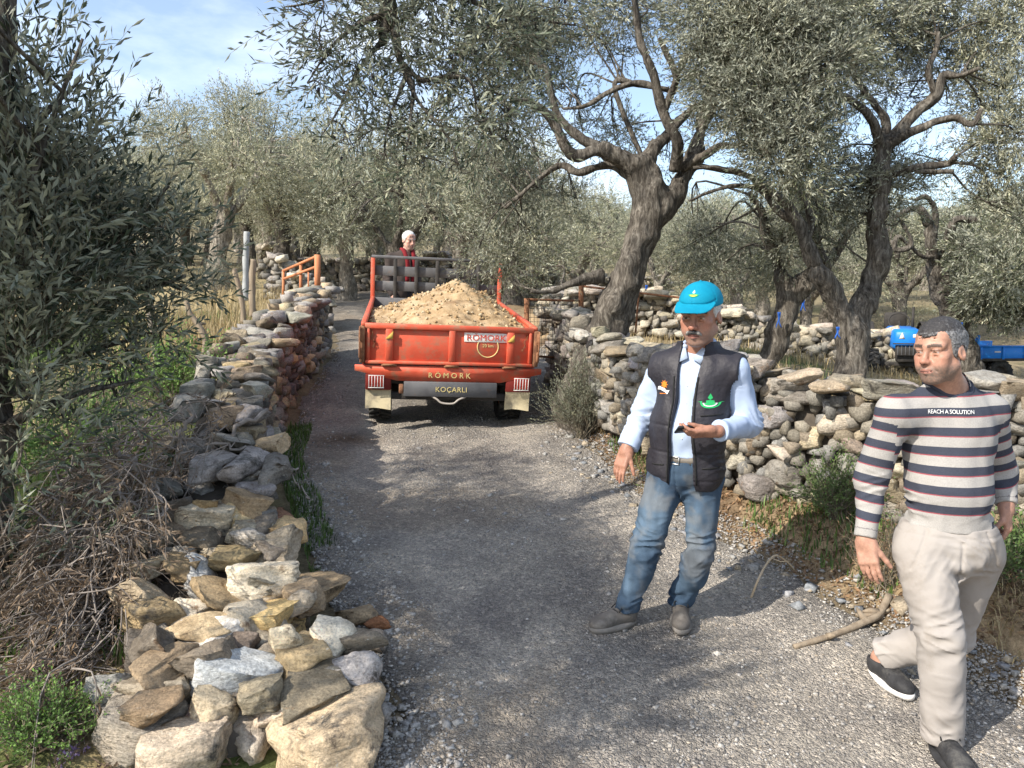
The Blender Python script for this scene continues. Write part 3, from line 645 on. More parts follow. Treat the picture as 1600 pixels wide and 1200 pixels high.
def leaves(O, D, L, per, ll, lw, rng, spread=.75, fold=.12, droop=.0, stem_r=.0018, stems=True):
    """sprays: origins O, directions D, stem length L; per leaves on each. Returns V, F, mi, rnd"""
    n = len(O); D = unit(D); U = unit(np.cross(D, rng.normal(size=(n, 3)))); W = np.cross(D, U)
    s = (np.arange(per)+.6)/per; sd = np.where(np.arange(per) % 2 == 0, 1.0, -1.0)
    Ls = L[:, None]*s[None]                                                        # along the stem
    bend = rng.normal(0, .22, (n, 1, 1)); ph = (np.arange(per)//2 % 2)[None]*1.57+rng.normal(0, .4, (n, per))
    base = O[:, None]+D[:, None]*Ls[..., None]+U[:, None]*bend*(Ls**2/np.maximum(L[:, None], .01))[..., None]
    base[..., 2] -= droop*(Ls**2/np.maximum(L[:, None], .01))
    side = U[:, None]*(np.cos(ph)*sd)[..., None]+W[:, None]*(np.sin(ph)*sd)[..., None]
    d = unit(D[:, None]+side*spread*rng.uniform(.6, 1.3, (n, per, 1))+rng.normal(0, .15, (n, per, 3)))
    nrm = unit(np.cross(np.cross(d, side), d)+rng.normal(0, .25, (n, per, 3))); nrm[..., 2] = np.where(rng.random((n, per)) < .7, np.abs(nrm[..., 2]), nrm[..., 2])
    w = unit(np.cross(d, nrm)); le = ll*rng.uniform(.65, 1.2, (n, per, 1)); wd = lw*rng.uniform(.75, 1.2, (n, per, 1))*.5
    mid = base+d*le*.48; lift = nrm*wd*fold*4
    V = np.stack([base, mid+w*wd+lift, base+d*le, mid-w*wd+lift], 2).reshape(-1, 3)
    k = np.arange(n*per)*4; F = np.concatenate([np.stack([k, k+1, k+2], 1), np.stack([k, k+2, k+3], 1)])
    r1 = np.clip(np.repeat(rng.random(n)*.5+.38*vnoise(O*1.6, 17)+.06, per)+rng.random(n*per)*.42, 0, 1); rnd = np.concatenate([r1, r1]); mi = np.zeros(len(F), int)
    if stems:
        t = np.linspace(0, 1, 3); c = O[:, None]+D[:, None]*(L[:, None]*t)[..., None]+U[:, None]*bend*(L[:, None]*t**2)[..., None]; c[..., 2] -= droop*L[:, None]*t**2
        a = np.array([0, 2.09, 4.19]); rr = stem_r*(1.1-t*.8)
        R = c[:, :, None]+rr[None, :, None, None]*(np.cos(a)[None, None, :, None]*U[:, None, None]+np.sin(a)[None, None, :, None]*W[:, None, None])
        e = len(V); V = np.concatenate([V, R.reshape(-1, 3)]); i = np.arange(n)[:, None, None]*9+np.arange(2)[None, :, None]*3; j = np.arange(3)[None, None]; j2 = (j+1) % 3
        A, B, C_, Dd = np.broadcast_arrays(i+j, i+j2, i+3+j2, i+3+j)
        Q = np.stack([A, B, C_, Dd], -1).reshape(-1, 4)+e; T = np.concatenate([Q[:, [0, 1, 2]], Q[:, [0, 2, 3]]])
        F = np.concatenate([F, T]); mi = np.concatenate([mi, np.ones(len(T), int)]); rnd = np.concatenate([rnd, np.zeros(len(T))])
    return V, F, mi, rnd
def clump_sprays(clumps, rng, dens, up=.25):
    """clumps: (centre, radii(3), weight): spray origins inside, pointing outward"""
    Os, Ds = [], []
    for c, r, w in clumps:
        c = np.asarray(c, float); r = np.broadcast_to(np.asarray(r, float), (3,)); n = max(3, int(dens*w*(r[0]*r[1]*r[2])**(2/3)))
        u = unit(rng.normal(size=(n, 3))); rad = rng.random(n)**.38
        g = .78+.35*vnoise(u*2.2+c*3.1, 4); p = u*(rad*g)[:, None]
        Os.append(c+p*r); Ds.append(unit(u*(.3+rad[:, None])+rng.normal(0, .45, (n, 3))+np.array([0, 0, up])))
    return np.concatenate(Os), np.concatenate(Ds)
def crown(name, clumps, parent, rng, dens, ll=.062, lw=.014, L=(.16, .34), per=14, mat=None, local=False, up=.25, droop=.05, stems=True):
    O, D = clump_sprays(clumps, rng, dens, up); Ln = rng.uniform(*L, len(O))
    V, F, mi, rnd = leaves(O, D, Ln, per, ll, lw, rng, droop=droop, stems=stems)
    return add(name, V, F, [mat or M_LEAF, M_TWIG], parent=parent, local=local, smooth=False, mi=mi, attrs={'rnd': rnd}), O
def wob(pts, rng, amp):
    p = np.asarray(pts, float).copy(); n = len(p); t = np.linspace(0, 1, n)
    for ax in range(3): p[:, ax] += amp*(np.sin(t*rng.uniform(4, 9)+rng.uniform(0, 6))-np.sin(rng.uniform(0, .3)))*np.sin(np.pi*np.clip(t*1.05, 0, 1))
    return p
def limb_tube(mb, pts, rad, rng, sides=9, n=None):
    m = len(pts); n = n or max(6, m*6); q = spline(np.column_stack([pts, rad]), n); sd = rng.uniform(0, 99)
    V, F = tube(q[:, :3], np.maximum(q[:, 3], .003), sides, mod=lambda i, a: 1+.13*np.sin(3*a+i*.35+sd)+.08*np.sin(5*a-i*.5+sd*2))
    V = V+.012*np.stack([vnoise(V*14, 1), vnoise(V*14, 2), vnoise(V*14, 3)], -1)*min(1, rad[0]*12); mb.add(V, F)
def twigs_to(mb, src, clumps, rng, per=3, r0=.016, sub=5):
    """thin boughs from the nearest limb point into each clump, then twigs spreading in it"""
    src = np.asarray(src)
    for c, r, w in clumps:
        c = np.asarray(c, float); r = np.broadcast_to(np.asarray(r, float), (3,)); d = np.linalg.norm(src-c, axis=1); k = np.argsort(d)[:6]; s = src[rng.choice(k)]
        mid = (s+c)/2+np.array([0, 0, .12*np.linalg.norm(c-s)])+rng.normal(0, .08, 3)*np.linalg.norm(c-s)
        q = spline([s, mid, c], 9); V, F = tube(q, np.linspace(r0, r0*.5, 9), 5, cap=False); mb.add(V, F)
        for j in range(sub):
            e = c+unit(rng.normal(size=3)+np.array([0, 0, .2]))*r*rng.uniform(.5, .95); a = q[rng.integers(4, 9)]; m_ = (a+e)/2+rng.normal(0, .1, 3)*r
            q2 = spline([a, m_, e], 6); V, F = tube(q2, np.linspace(r0*.45, .003, 6), 4, cap=False); mb.add(V, F)
def px_path(pts):
    """[(px, py, depth, width in px)] -> points, radii"""
    return np.array([P(a, b, Yd) for a, b, Yd, w in pts]), np.array([w*mpp(Yd)/2 for a, b, Yd, w in pts])
def chain(q, k=.05):
    seg = [cap(a[:3], b[:3], max(a[3], .008), max(b[3], .008))[0] for a, b in zip(q[:-1], q[1:])]; lo = q[:, :3].min(0); hi = q[:, :3].max(0)
    def f(Q):
        d = seg[0](Q)
        for g in seg[1:]: d = np.minimum(d, g(Q))
        return d
    return f, k, 1
def trunk_sdf(paths, h=.022, gnarl=.05, ridge=.014, k=.1):
    pr = []
    for pts, rad in paths:
        n = max(5, int(np.sum(np.linalg.norm(np.diff(pts, axis=0), axis=1))/.12)); q = spline(np.column_stack([pts, rad]), n)
        pr.append(chain(q, k=min(k, rad[0]*.9)))
    A = np.concatenate([p for p, r in paths]); mr = max(r.max() for p, r in paths)+.12
    def post(Q, d):
        n = np.zeros(d.shape); near = np.abs(d) < .16
        if near.any():
            q = Q[near]; th = .6+0*near[near]; n[near] = gnarl*(vnoise(q*4.2, 51)-.25)+gnarl*.5*vnoise(q*9, 52)+ridge*(np.abs(vnoise(q*np.array([24, 24, 5]), 53))*2-.6)
        fade = np.clip(1.0, 0, 1)
        return d-n*np.clip((d+.25)/.12, .35, 1)*fade
    return sdf(pr, A.min(0)-mr, A.max(0)+mr, h, post, margin=.1)
def tree(label, cat, trunk_paths, limbs, clumps, seed, dens=2600, mat=None, bark=None, group=None, name='olive_tree', gnarl=.045, ll=.052, lw=.0115, twig=True, h=.022, per=14, L=(.16, .34), up=.25, droop=.05, base=None, conn=.016, tw=.86, back=None, thin=1.0, xcl=()):
    rng = np.random.default_rng(seed); lp = [px_path(p) for p in limbs]; tp = []
    for a_, r_ in map(px_path, trunk_paths):
        r_ = r_*tw; k = int(np.argmax(r_ < .062)) if (r_ < .062).any() else len(r_)
        if k >= 1: tp.append((a_[:k+1], r_[:k+1]))
        if k < len(r_): lp.append((a_[max(k-1, 0):], np.minimum(r_[max(k-1, 0):]*1.05, .085)))
    b = tp[0][0][0]; root = empty(name, (b[0], b[1], b[2]), label=label, cat=cat, group=group)
    V, F = trunk_sdf(tp, h, gnarl); add('trunk', V, F, bark or M_BARK, parent=root)
    mb = MB(); src = [spline(p, 20) for p, r in tp if len(p) > 2]
    for p, r in lp: limb_tube(mb, p, r, rng); src.append(spline(p, 20))
    if back: clumps = [(a, c, Yd+(back[1] if a < back[0] else 0), rr*(Yd+(back[1] if a < back[0] else 0))/Yd*0+rr, w*(thin if a < back[0] else 1)) for a, c, Yd, rr, w in clumps]
    cl = [(P(a, c, Yd), np.array(rr if not np.isscalar(rr) else (rr, rr, rr))*np.array([mpp(Yd)]*3), w) for a, c, Yd, rr, w in clumps]
    cl += [(np.array(c), np.full(3, r), w) for c, r, w in xcl]
    if twig: twigs_to(mb, np.concatenate(src), cl, rng, r0=conn)
    if mb.n: mb.build('branches', bark or M_BARK, parent=root)
    crown('crown', cl, root, rng, dens, mat=mat, ll=ll, lw=lw, per=per, L=L, up=up, droop=droop)
    return root
def blob(x0, y0, x1, y1, Y0, Y1, n, r, seed, w=1.0):
    """n clumps spread over a picture rectangle between two depths"""
    g = np.random.default_rng(seed); return [(g.uniform(x0, x1), g.uniform(y0, y1), g.uniform(Y0, Y1), r*g.uniform(.7, 1.3), w) for _ in range(n)]
# --- the big leaning olive beside the right wall
tree('big old olive tree leaning over the right wall beside the trailer, thick dark forked trunk', 'tree',
 [[(912,640,7.75,160),(931,560,7.7,116),(952,500,7.65,98),(976,440,7.6,88),(1001,375,7.6,86),(1018,320,7.6,96),(1012,285,7.6,80),(1000,262,7.55,52)],
  [(1022,330,7.6,70),(1052,310,7.65,66),(1070,270,7.7,56),(1088,225,7.75,46),(1104,180,7.8,38),(1120,120,7.9,28),(1140,60,8,18)],
  [(1000,275,7.55,44),(975,250,7.5,36),(940,234,7.45,30),(900,245,7.4,27),(882,225,7.35,25),(862,188,7.3,20),(832,162,7.2,17),(800,155,7.1,13)],
  [(945,235,7.45,26),(905,215,7.5,24),(872,180,7.5,18),(858,130,7.5,15),(850,105,7.55,12),(815,92,7.6,9)],
  [(1008,285,7.6,42),(1015,240,7.7,32),(1040,215,7.8,24),(1072,178,7.9,17),(1100,160,8,12)],
  [(1055,265,7.6,30),(1058,225,7.45,26),(1040,185,7.4,24),(1026,135,7.35,22),(1012,95,7.3,20),(1000,60,7.3,17),(992,5,7.25,14),(985,-50,7.2,10)],
  [(1036,180,7.4,20),(1050,142,7.35,18),(1056,118,7.3,16),(1042,85,7.25,13),(1030,60,7.2,10)],
  [(1056,120,7.3,14),(1070,95,7.25,11),(1086,80,7.2,9)],
  [(1066,262,7.65,26),(1098,244,7.5,20),(1124,228,7.4,16),(1152,228,7.3,13),(1186,208,7.2,10),(1215,190,7.1,7)],
  [(1060,285,7.6,22),(1085,262,7.75,14),(1130,266,7.9,11),(1172,275,8.0,9)]],
 [[(985,275,7.6,18),(955,258,7.7,13),(930,262,7.7,11),(905,270,7.7,12),(878,258,7.8,10),(850,272,7.8,8),(820,298,7.8,6),(790,325,7.9,4)],
  [(1005,250,7.8,7),(960,135,7.8,8),(1000,133,7.8,8),(1045,140,7.8,8)],
  [(1026,135,7.35,10),(990,130,7.5,9),(950,145,7.6,8),(915,165,7.7,6),(880,170,7.8,4)],
  [(940,430,7.6,26),(900,440,7.5,12),(860,455,7.5,8),(830,455,7.4,4)]],
 [(835,60,7.3,60,.8),(800,110,7.2,55,.9),(850,90,7.6,42,.8),(880,60,7.6,40,.6),(770,60,7.2,60,.9),(800,20,7.2,60,.9),(905,15,7.2,55,.9),(960,10,7.1,60,.9),(1010,10,7.0,55,.8),(1060,15,7.0,55,.8),
  (940,50,7.3,30,.55),(975,75,7.3,28,.5),(960,95,7.3,26,.4),(1110,20,6.8,60,1.1),(1150,70,6.7,60,1.2),(1120,110,6.8,45,.9),(1170,130,6.6,60,1.2),(1130,165,6.7,45,.9),(1190,190,6.5,55,1.2),(1210,60,6.5,70,1.2),(1230,140,6.4,60,1.2),(1240,210,6.4,55,1.1),(1215,250,6.4,45,.9),(1255,270,6.4,42,.9),(1190,10,6.6,70,1.2),(1260,30,6.4,70,1.2),(1290,100,6.3,60,1.0),
  (835,120,7.6,40,.6),(870,140,7.7,36,.5),(900,150,7.7,30,.4),(790,180,7.3,50,.8),(830,215,7.4,40,.6),(935,185,7.8,36,.45),(960,215,7.9,40,.5),(985,205,7.9,36,.45),(910,205,7.9,30,.4),(1100,120,8.0,45,.7),(1090,210,8.1,30,.5),
  (760,250,7.6,55,.8),(800,285,7.8,50,.8),(850,300,7.9,45,.6),(900,310,7.9,36,.4),(780,330,7.8,50,.7),(760,385,7.6,40,.8),(800,400,7.4,40,.8),(840,380,7.6,45,.8),(850,420,7.6,36,.6),(790,440,7.5,30,.6),(740,420,7.5,26,.6),(1040,250,8.2,35,.4)], 101, dens=3000, conn=.011, tw=.62, back=(1095, .75), thin=.46)
# --- olive with the split trunk and the leaning one behind it
tree('tall olive tree with forked grey trunk standing between the two men behind the wall', 'tree',
 [[(1322,640,7.2,64),(1324,590,7.2,54),(1328,550,7.2,54),(1330,520,7.2,50)],
  [(1326,535,7.2,36),(1312,480,7.15,34),(1292,442,7.1,31),(1276,415,7.1,27),(1262,385,7.1,24),(1246,345,7.1,20),(1228,318,7.1,16),(1198,297,7.1,12),(1165,272,7.0,9),(1120,262,7.0,7),(1085,263,7.0,5)],
  [(1334,535,7.2,40),(1347,485,7.25,40),(1362,445,7.3,40),(1374,400,7.3,38),(1374,350,7.3,38),(1376,300,7.3,36),(1378,255,7.3,34),(1380,225,7.3,30)],
  [(1378,235,7.3,18),(1366,195,7.2,15),(1348,172,7.15,13),(1322,152,7.1,11),(1298,148,7.0,8)],
  [(1380,230,7.3,24),(1405,205,7.3,22),(1432,175,7.25,20),(1462,150,7.2,17),(1474,120,7.2,14),(1500,118,7.1,9),(1530,105,7.0,6)],
  [(1384,230,7.3,16),(1412,212,7.2,15),(1452,195,7.1,13),(1490,184,7.0,11),(1520,194,6.9,9),(1534,170,6.9,7)],
  [(1378,240,7.3,18),(1384,195,7.4,15),(1376,175,7.4,12),(1345,135,7.4,9),(1330,105,7.4,7)],
  [(1462,150,7.2,10),(1450,110,7.2,10),(1462,80,7.2,8),(1466,50,7.2,6)],
  [(1290,440,7.1,18),(1258,395,7.2,15),(1268,345,7.2,13),(1250,300,7.2,10),(1240,285,7.2,7)]],
 [[(1250,350,7.1,14),(1215,330,7.2,11),(1190,297,7.2,9),(1150,290,7.2,7),(1110,300,7.2,5),(1075,315,7.2,3)],
  [(1380,275,7.3,14),(1430,262,7.2,12),(1478,257,7.2,10),(1492,245,7.1,10)],[(1430,268,7.2,8),(1490,268,7.1,7)]],
 [(1300,60,6.9,70,1.0),(1370,40,7.0,70,1.0),(1330,110,7.0,50,.8),(1400,90,7.2,50,.7),(1440,50,7.2,60,.9),(1500,30,7.0,70,1),(1545,80,6.9,60,1),(1585,40,6.8,60,1),(1350,10,7,60,.9),(1290,10,6.8,60,.9),(1430,0,7,60,.9),
  (1345,150,7.4,34,.5),(1400,140,7.4,34,.5),(1420,150,7.3,28,.4),(1290,190,6.9,40,.8),(1300,240,6.9,38,.7),(1310,285,6.9,45,.9),(1350,285,6.9,45,.9),(1390,300,6.9,42,.9),(1340,330,6.9,38,.8),(1400,260,7.0,34,.6),(1430,240,7.1,25,.4),(1320,380,6.9,22,.4),(1375,270,6.9,40,.8),(1280,330,6.9,40,.7),
  (1540,170,6.8,45,.8),(1575,140,6.7,50,1),(1560,220,6.7,45,.9),(1590,210,6.6,50,1),(1535,250,6.8,35,.7),(1580,280,6.7,45,.9),(1545,310,6.8,35,.8),(1600,340,6.6,50,.9),(1510,215,6.9,25,.4),(1440,275,7.0,30,.4),(1410,340,7.0,25,.5),(1520,120,6.9,40,.7),(1480,160,7.1,26,.4)], 102, dens=2900, tw=.85, conn=.011, back=(1700, .55), thin=.62)
tree('dark olive tree with one thick trunk leaning right, left of the forked one', 'tree',
 [[(1190,600,8.6,44),(1200,560,8.6,40),(1216,520,8.6,38),(1232,480,8.6,40),(1252,448,8.6,42),(1275,420,8.6,36),(1282,390,8.6,28),(1268,350,8.6,20),(1262,310,8.6,15),(1255,285,8.6,11)],
  [(1232,480,8.6,34),(1222,440,8.6,30),(1210,400,8.6,24),(1196,360,8.6,18),(1190,330,8.6,12),(1170,300,8.6,8)]],
 [[(1252,448,8.6,22),(1300,405,8.7,16),(1320,370,8.7,12),(1335,350,8.7,8)]],
 blob(1080,330,1230,430,9.2,11,9,36,7,.5)+[(1180,290,8.6,30,.5),(1240,330,8.4,40,.8),(1230,380,8.4,34,.7),(1290,370,8.4,34,.6),(1255,300,8.2,40,.8)], 103, dens=2700)
tree('olive tree with bare contorted boughs at the right edge above the blue trailer', 'tree',
 [[(1520,640,11.8,60),(1508,560,11.8,50),(1495,520,11.8,44),(1475,460,11.6,34),(1462,420,11.5,26)],[(1475,455,11.6,24),(1458,395,11.4,19),(1452,350,11.3,16),(1440,330,11.2,13),(1425,326,11.2,10),(1400,338,11.1,7)],
  [(1462,415,11.5,20),(1480,375,11.4,15),(1492,345,11.3,13),(1520,343,11.2,12),(1545,345,11.1,10),(1575,340,11,7)],[(1455,392,11.4,12),(1462,335,11.3,9),(1448,308,11.2,8),(1430,312,11.2,6)],[(1495,520,11.8,22),(1530,470,11.8,18),(1545,430,11.8,15),(1570,400,11.7,10)]],
 [[(1462,400,11.4,7),(1440,400,11.3,6),(1405,370,11.2,6),(1398,390,11.2,9),(1418,388,11.2,8),(1424,378,11.2,6),(1412,352,11.2,5),(1402,340,11.2,5)]],
 blob(1500,350,1600,470,11,12.5,12,38,8,.75)+blob(1545,300,1640,480,10,11,7,45,9,.8)+[(1575,450,11.5,40,.8),(1530,400,11.5,34,.5)], 104, dens=1600, ll=.075, lw=.017, h=.03)
# --- foreground olive at the left edge, its long bough hanging over the road
tree('dark olive tree filling the left edge in the foreground, long leafy sprays over the wall', 'tree',
 [[(-60,1010,3.6,150),(-40,850,3.6,120),(-30,650,3.6,105),(-25,450,3.6,90),(-15,250,3.55,75),(-5,80,3.5,56),(5,-80,3.5,46),(20,-240,3.5,36)]],
 [[(-30,600,3.6,34),(60,490,3.7,24),(130,420,3.8,16),(215,345,3.9,9),(265,290,4,5)],[(-25,520,3.6,30),(70,360,3.6,18),(95,260,3.6,12),(60,200,3.6,9),(130,120,3.6,4)],[(-30,560,3.6,28),(90,520,3.9,15),(180,470,4.1,9),(290,430,4.3,5)],
  [(-35,690,3.6,24),(60,640,3.6,13),(140,610,3.8,8),(240,590,4,4)],[(-20,400,3.6,26),(40,300,3.4,15),(80,190,3.4,8),(130,60,3.4,4)],[(-30,640,3.6,20),(110,560,4,11),(210,530,4.3,6)]],
 [(40,330,3.5,75,1.0),(20,430,3.5,80,1.05),(80,260,3.6,60,.85),(60,180,3.6,50,.75),(30,120,3.5,45,.65),(30,240,3.5,60,.9),(120,320,3.7,60,.85),(150,400,3.8,60,.8),(110,440,3.7,70,.9),(60,520,3.6,75,.9),(200,370,3.9,50,.65),(230,440,4,50,.6),(180,480,4,60,.7),(270,390,4.1,42,.5),(290,450,4.3,36,.42),(120,560,3.9,60,.65),(200,560,4.2,50,.6),(250,520,4.2,40,.45),(30,620,3.5,60,.6),(100,660,3.7,50,.45),(60,430,3.4,60,.8),(180,620,4.1,42,.45),(20,30,3.5,34,.35),(30,540,3.4,60,.8),(240,330,4,34,.4),(20,740,3.4,50,.5),(10,860,3.4,45,.4),(10,960,3.4,35,.3),(10,680,3.4,50,.6)],
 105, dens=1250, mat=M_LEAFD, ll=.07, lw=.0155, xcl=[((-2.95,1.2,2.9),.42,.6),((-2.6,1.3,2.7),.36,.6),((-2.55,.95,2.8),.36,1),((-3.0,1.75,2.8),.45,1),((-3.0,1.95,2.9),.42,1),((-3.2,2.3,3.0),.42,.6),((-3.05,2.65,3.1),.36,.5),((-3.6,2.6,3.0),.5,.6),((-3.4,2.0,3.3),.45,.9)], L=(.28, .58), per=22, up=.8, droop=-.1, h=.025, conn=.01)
def bough():
    rng = np.random.default_rng(31); root = empty('olive_bough', P(610, -80, 4.9), label='olive bough with black olives hanging into the picture from above, over the road', cat='branch'); mb = MB(); src = []
    for p in ([(625,-260,4.6,34),(612,-90,4.8,28),(606,0,4.9,24),(600,40,4.9,20),(597,70,4.9,15)], [(606,-20,4.9,18),(620,70,4.9,13),(630,105,4.9,11),(645,140,4.85,8),(640,200,4.8,4),(632,260,4.8,2)], [(628,100,4.9,9),(660,125,4.9,7),(700,120,4.85,6),(735,128,4.8,4),(745,180,4.8,2)], [(632,112,4.9,8),(655,160,4.8,5),(700,215,4.8,3),(715,260,4.8,2)],
              [(604,20,4.9,12),(560,40,4.8,8),(520,70,4.75,5),(480,130,4.7,2)], [(603,0,4.9,12),(540,-10,4.8,8),(480,5,4.7,4),(445,10,4.7,2)], [(608,-30,4.9,16),(680,-20,5,12),(760,10,5.1,8),(840,30,5.2,5),(900,40,5.2,3)], [(635,120,4.9,7),(610,180,4.8,4),(600,230,4.8,2)], [(600,60,4.9,9),(560,110,4.85,6),(530,170,4.8,3),(500,215,4.8,2)]):
        q, r = px_path(p); limb_tube(mb, q, r, rng, 7); src.append(spline(q, 20))
    cl = [(P(a, b, Yd), np.full(3, rr*mpp(Yd)), w) for a, b, Yd, rr, w in [(500,20,4.7,46,.5),(545,30,4.8,50,.6),(520,80,4.75,42,.5),(560,100,4.8,48,.55),(600,20,4.9,50,.6),(500,130,4.7,40,.35),(540,160,4.8,45,.45),(585,150,4.8,50,.55),(630,60,4.9,55,.7),(680,20,5,60,.8),(700,80,4.9,55,.8),(660,130,4.9,50,.6),(730,130,4.9,50,.7),(760,60,5,60,.85),(620,200,4.8,50,.5),(680,190,4.8,52,.6),(740,200,4.8,48,.6),(790,150,5,45,.65),(820,40,5.1,55,.8),(850,90,5.2,42,.5),(560,215,4.8,42,.35),(600,255,4.8,36,.3),(660,250,4.8,40,.4),(720,260,4.8,34,.4),(470,20,4.7,34,.3),(770,-30,5,70,.8),(640,-40,5,60,.8),(870,10,5.2,48,.6),(545,225,4.8,36,.3),(500,60,4.7,36,.35),(780,230,5,40,.5),(810,200,5.1,40,.5)]]
    twigs_to(mb, np.concatenate(src), cl, rng, r0=.007, sub=6); mb.build('branches', M_BARK, parent=root)
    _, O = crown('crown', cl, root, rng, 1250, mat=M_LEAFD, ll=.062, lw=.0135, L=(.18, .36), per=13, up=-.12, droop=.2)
    mo = pm('ripe_olive', [(.012,.01,.014), (.03,.02,.03)], 30, .35); V, F = ICO[2]
    for k in range(46):
        p = O[rng.integers(len(O))]+rng.normal(0, .02, 3); o = add('olive', V*np.array([.0105, .0105, .015]), F, mo, parent=root, local=True) if k == 0 else None
        if k == 0: o0 = o
        else: o = o0.copy(); COL.objects.link(o)
        o.parent = root; o.matrix_parent_inverse = Matrix.Identity(4); o.location = p-np.array(root.location)
bough()
# --- copies of a few crowns for the grove farther back
def variant(seed, hgt, rad, bark, n_l=17000, ll=.075, lw=.0185, mat=None, dens=None, ff=.32):
    rng = np.random.default_rng(seed); root = empty('olive_tree'); mb = MB(); b = []; tips = []
    lean = rng.normal(0, .25, 2); fork = ff*hgt; tp = []
    pts = np.array([[0, 0, -.3], [lean[0]*.2, lean[1]*.2, fork*.5], [lean[0]*.6, lean[1]*.6, fork]]); tp.append((pts, np.array([.3, .2, .17])*hgt/4.5)); nl = rng.integers(4, 6)
    for k in range(nl):
        a = 2*np.pi*k/nl+rng.normal(0, .4); o = np.array([math.cos(a), math.sin(a), 0]); e = pts[2]+o*rad*rng.uniform(.35, .7)+np.array([0, 0, hgt*rng.uniform(.25, .5)])
        m = (pts[2]+e)/2+rng.normal(0, .16, 3)+o*.15; tp.append((np.array([pts[2]-np.array([0, 0, .12]), m, e]), np.array([.11, .075, .04])*hgt/4.5)); tips.append(spline([pts[2], m, e], 12))
    V, F = trunk_sdf(tp, .05, .05, .02); add('trunk', V, F, bark, parent=root, local=True)
    cl = []
    for k in range(32):
        u = unit(rng.normal(size=3)); u[2] = abs(u[2])*1.25-.5; p = np.array([lean[0], lean[1], fork+.24*hgt])+u*np.array([rad, rad, hgt*.45])*rng.uniform(.55, .92)
        cl.append((p, rad*rng.uniform(.22, .4)*np.array([1, 1, .85]), rng.uniform(.7, 1.1)))
    twigs_to(mb, np.concatenate(tips), cl, rng, r0=.022, sub=3); mb.build('branches', bark, parent=root, local=True)
    D_ = n_l/13/sum(w*(r[0]*r[1]*r[2])**(2/3) for c, r, w in cl)
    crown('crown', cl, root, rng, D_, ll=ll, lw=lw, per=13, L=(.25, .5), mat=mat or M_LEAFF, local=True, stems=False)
    return root
VAR = [variant(s, h_, r_, b_, n_) for s, h_, r_, b_, n_ in ((201, 4.6, 2.2, M_BARK, 30000), (202, 5.2, 2.4, M_BARK2, 34000), (203, 4.3, 2.4, M_BARK2, 30000), (204, 5.0, 2.1, M_BARK, 30000))]
def dup(root, loc, rz, sc, label=None, group=None):
    r = root.copy(); COL.objects.link(r); r.location = loc; r.rotation_euler = (0, 0, rz); r.scale = (sc,)*3
    for ch in root.children: c = ch.copy(); COL.objects.link(c); c.parent = r
    props(r, label, None, group); return r
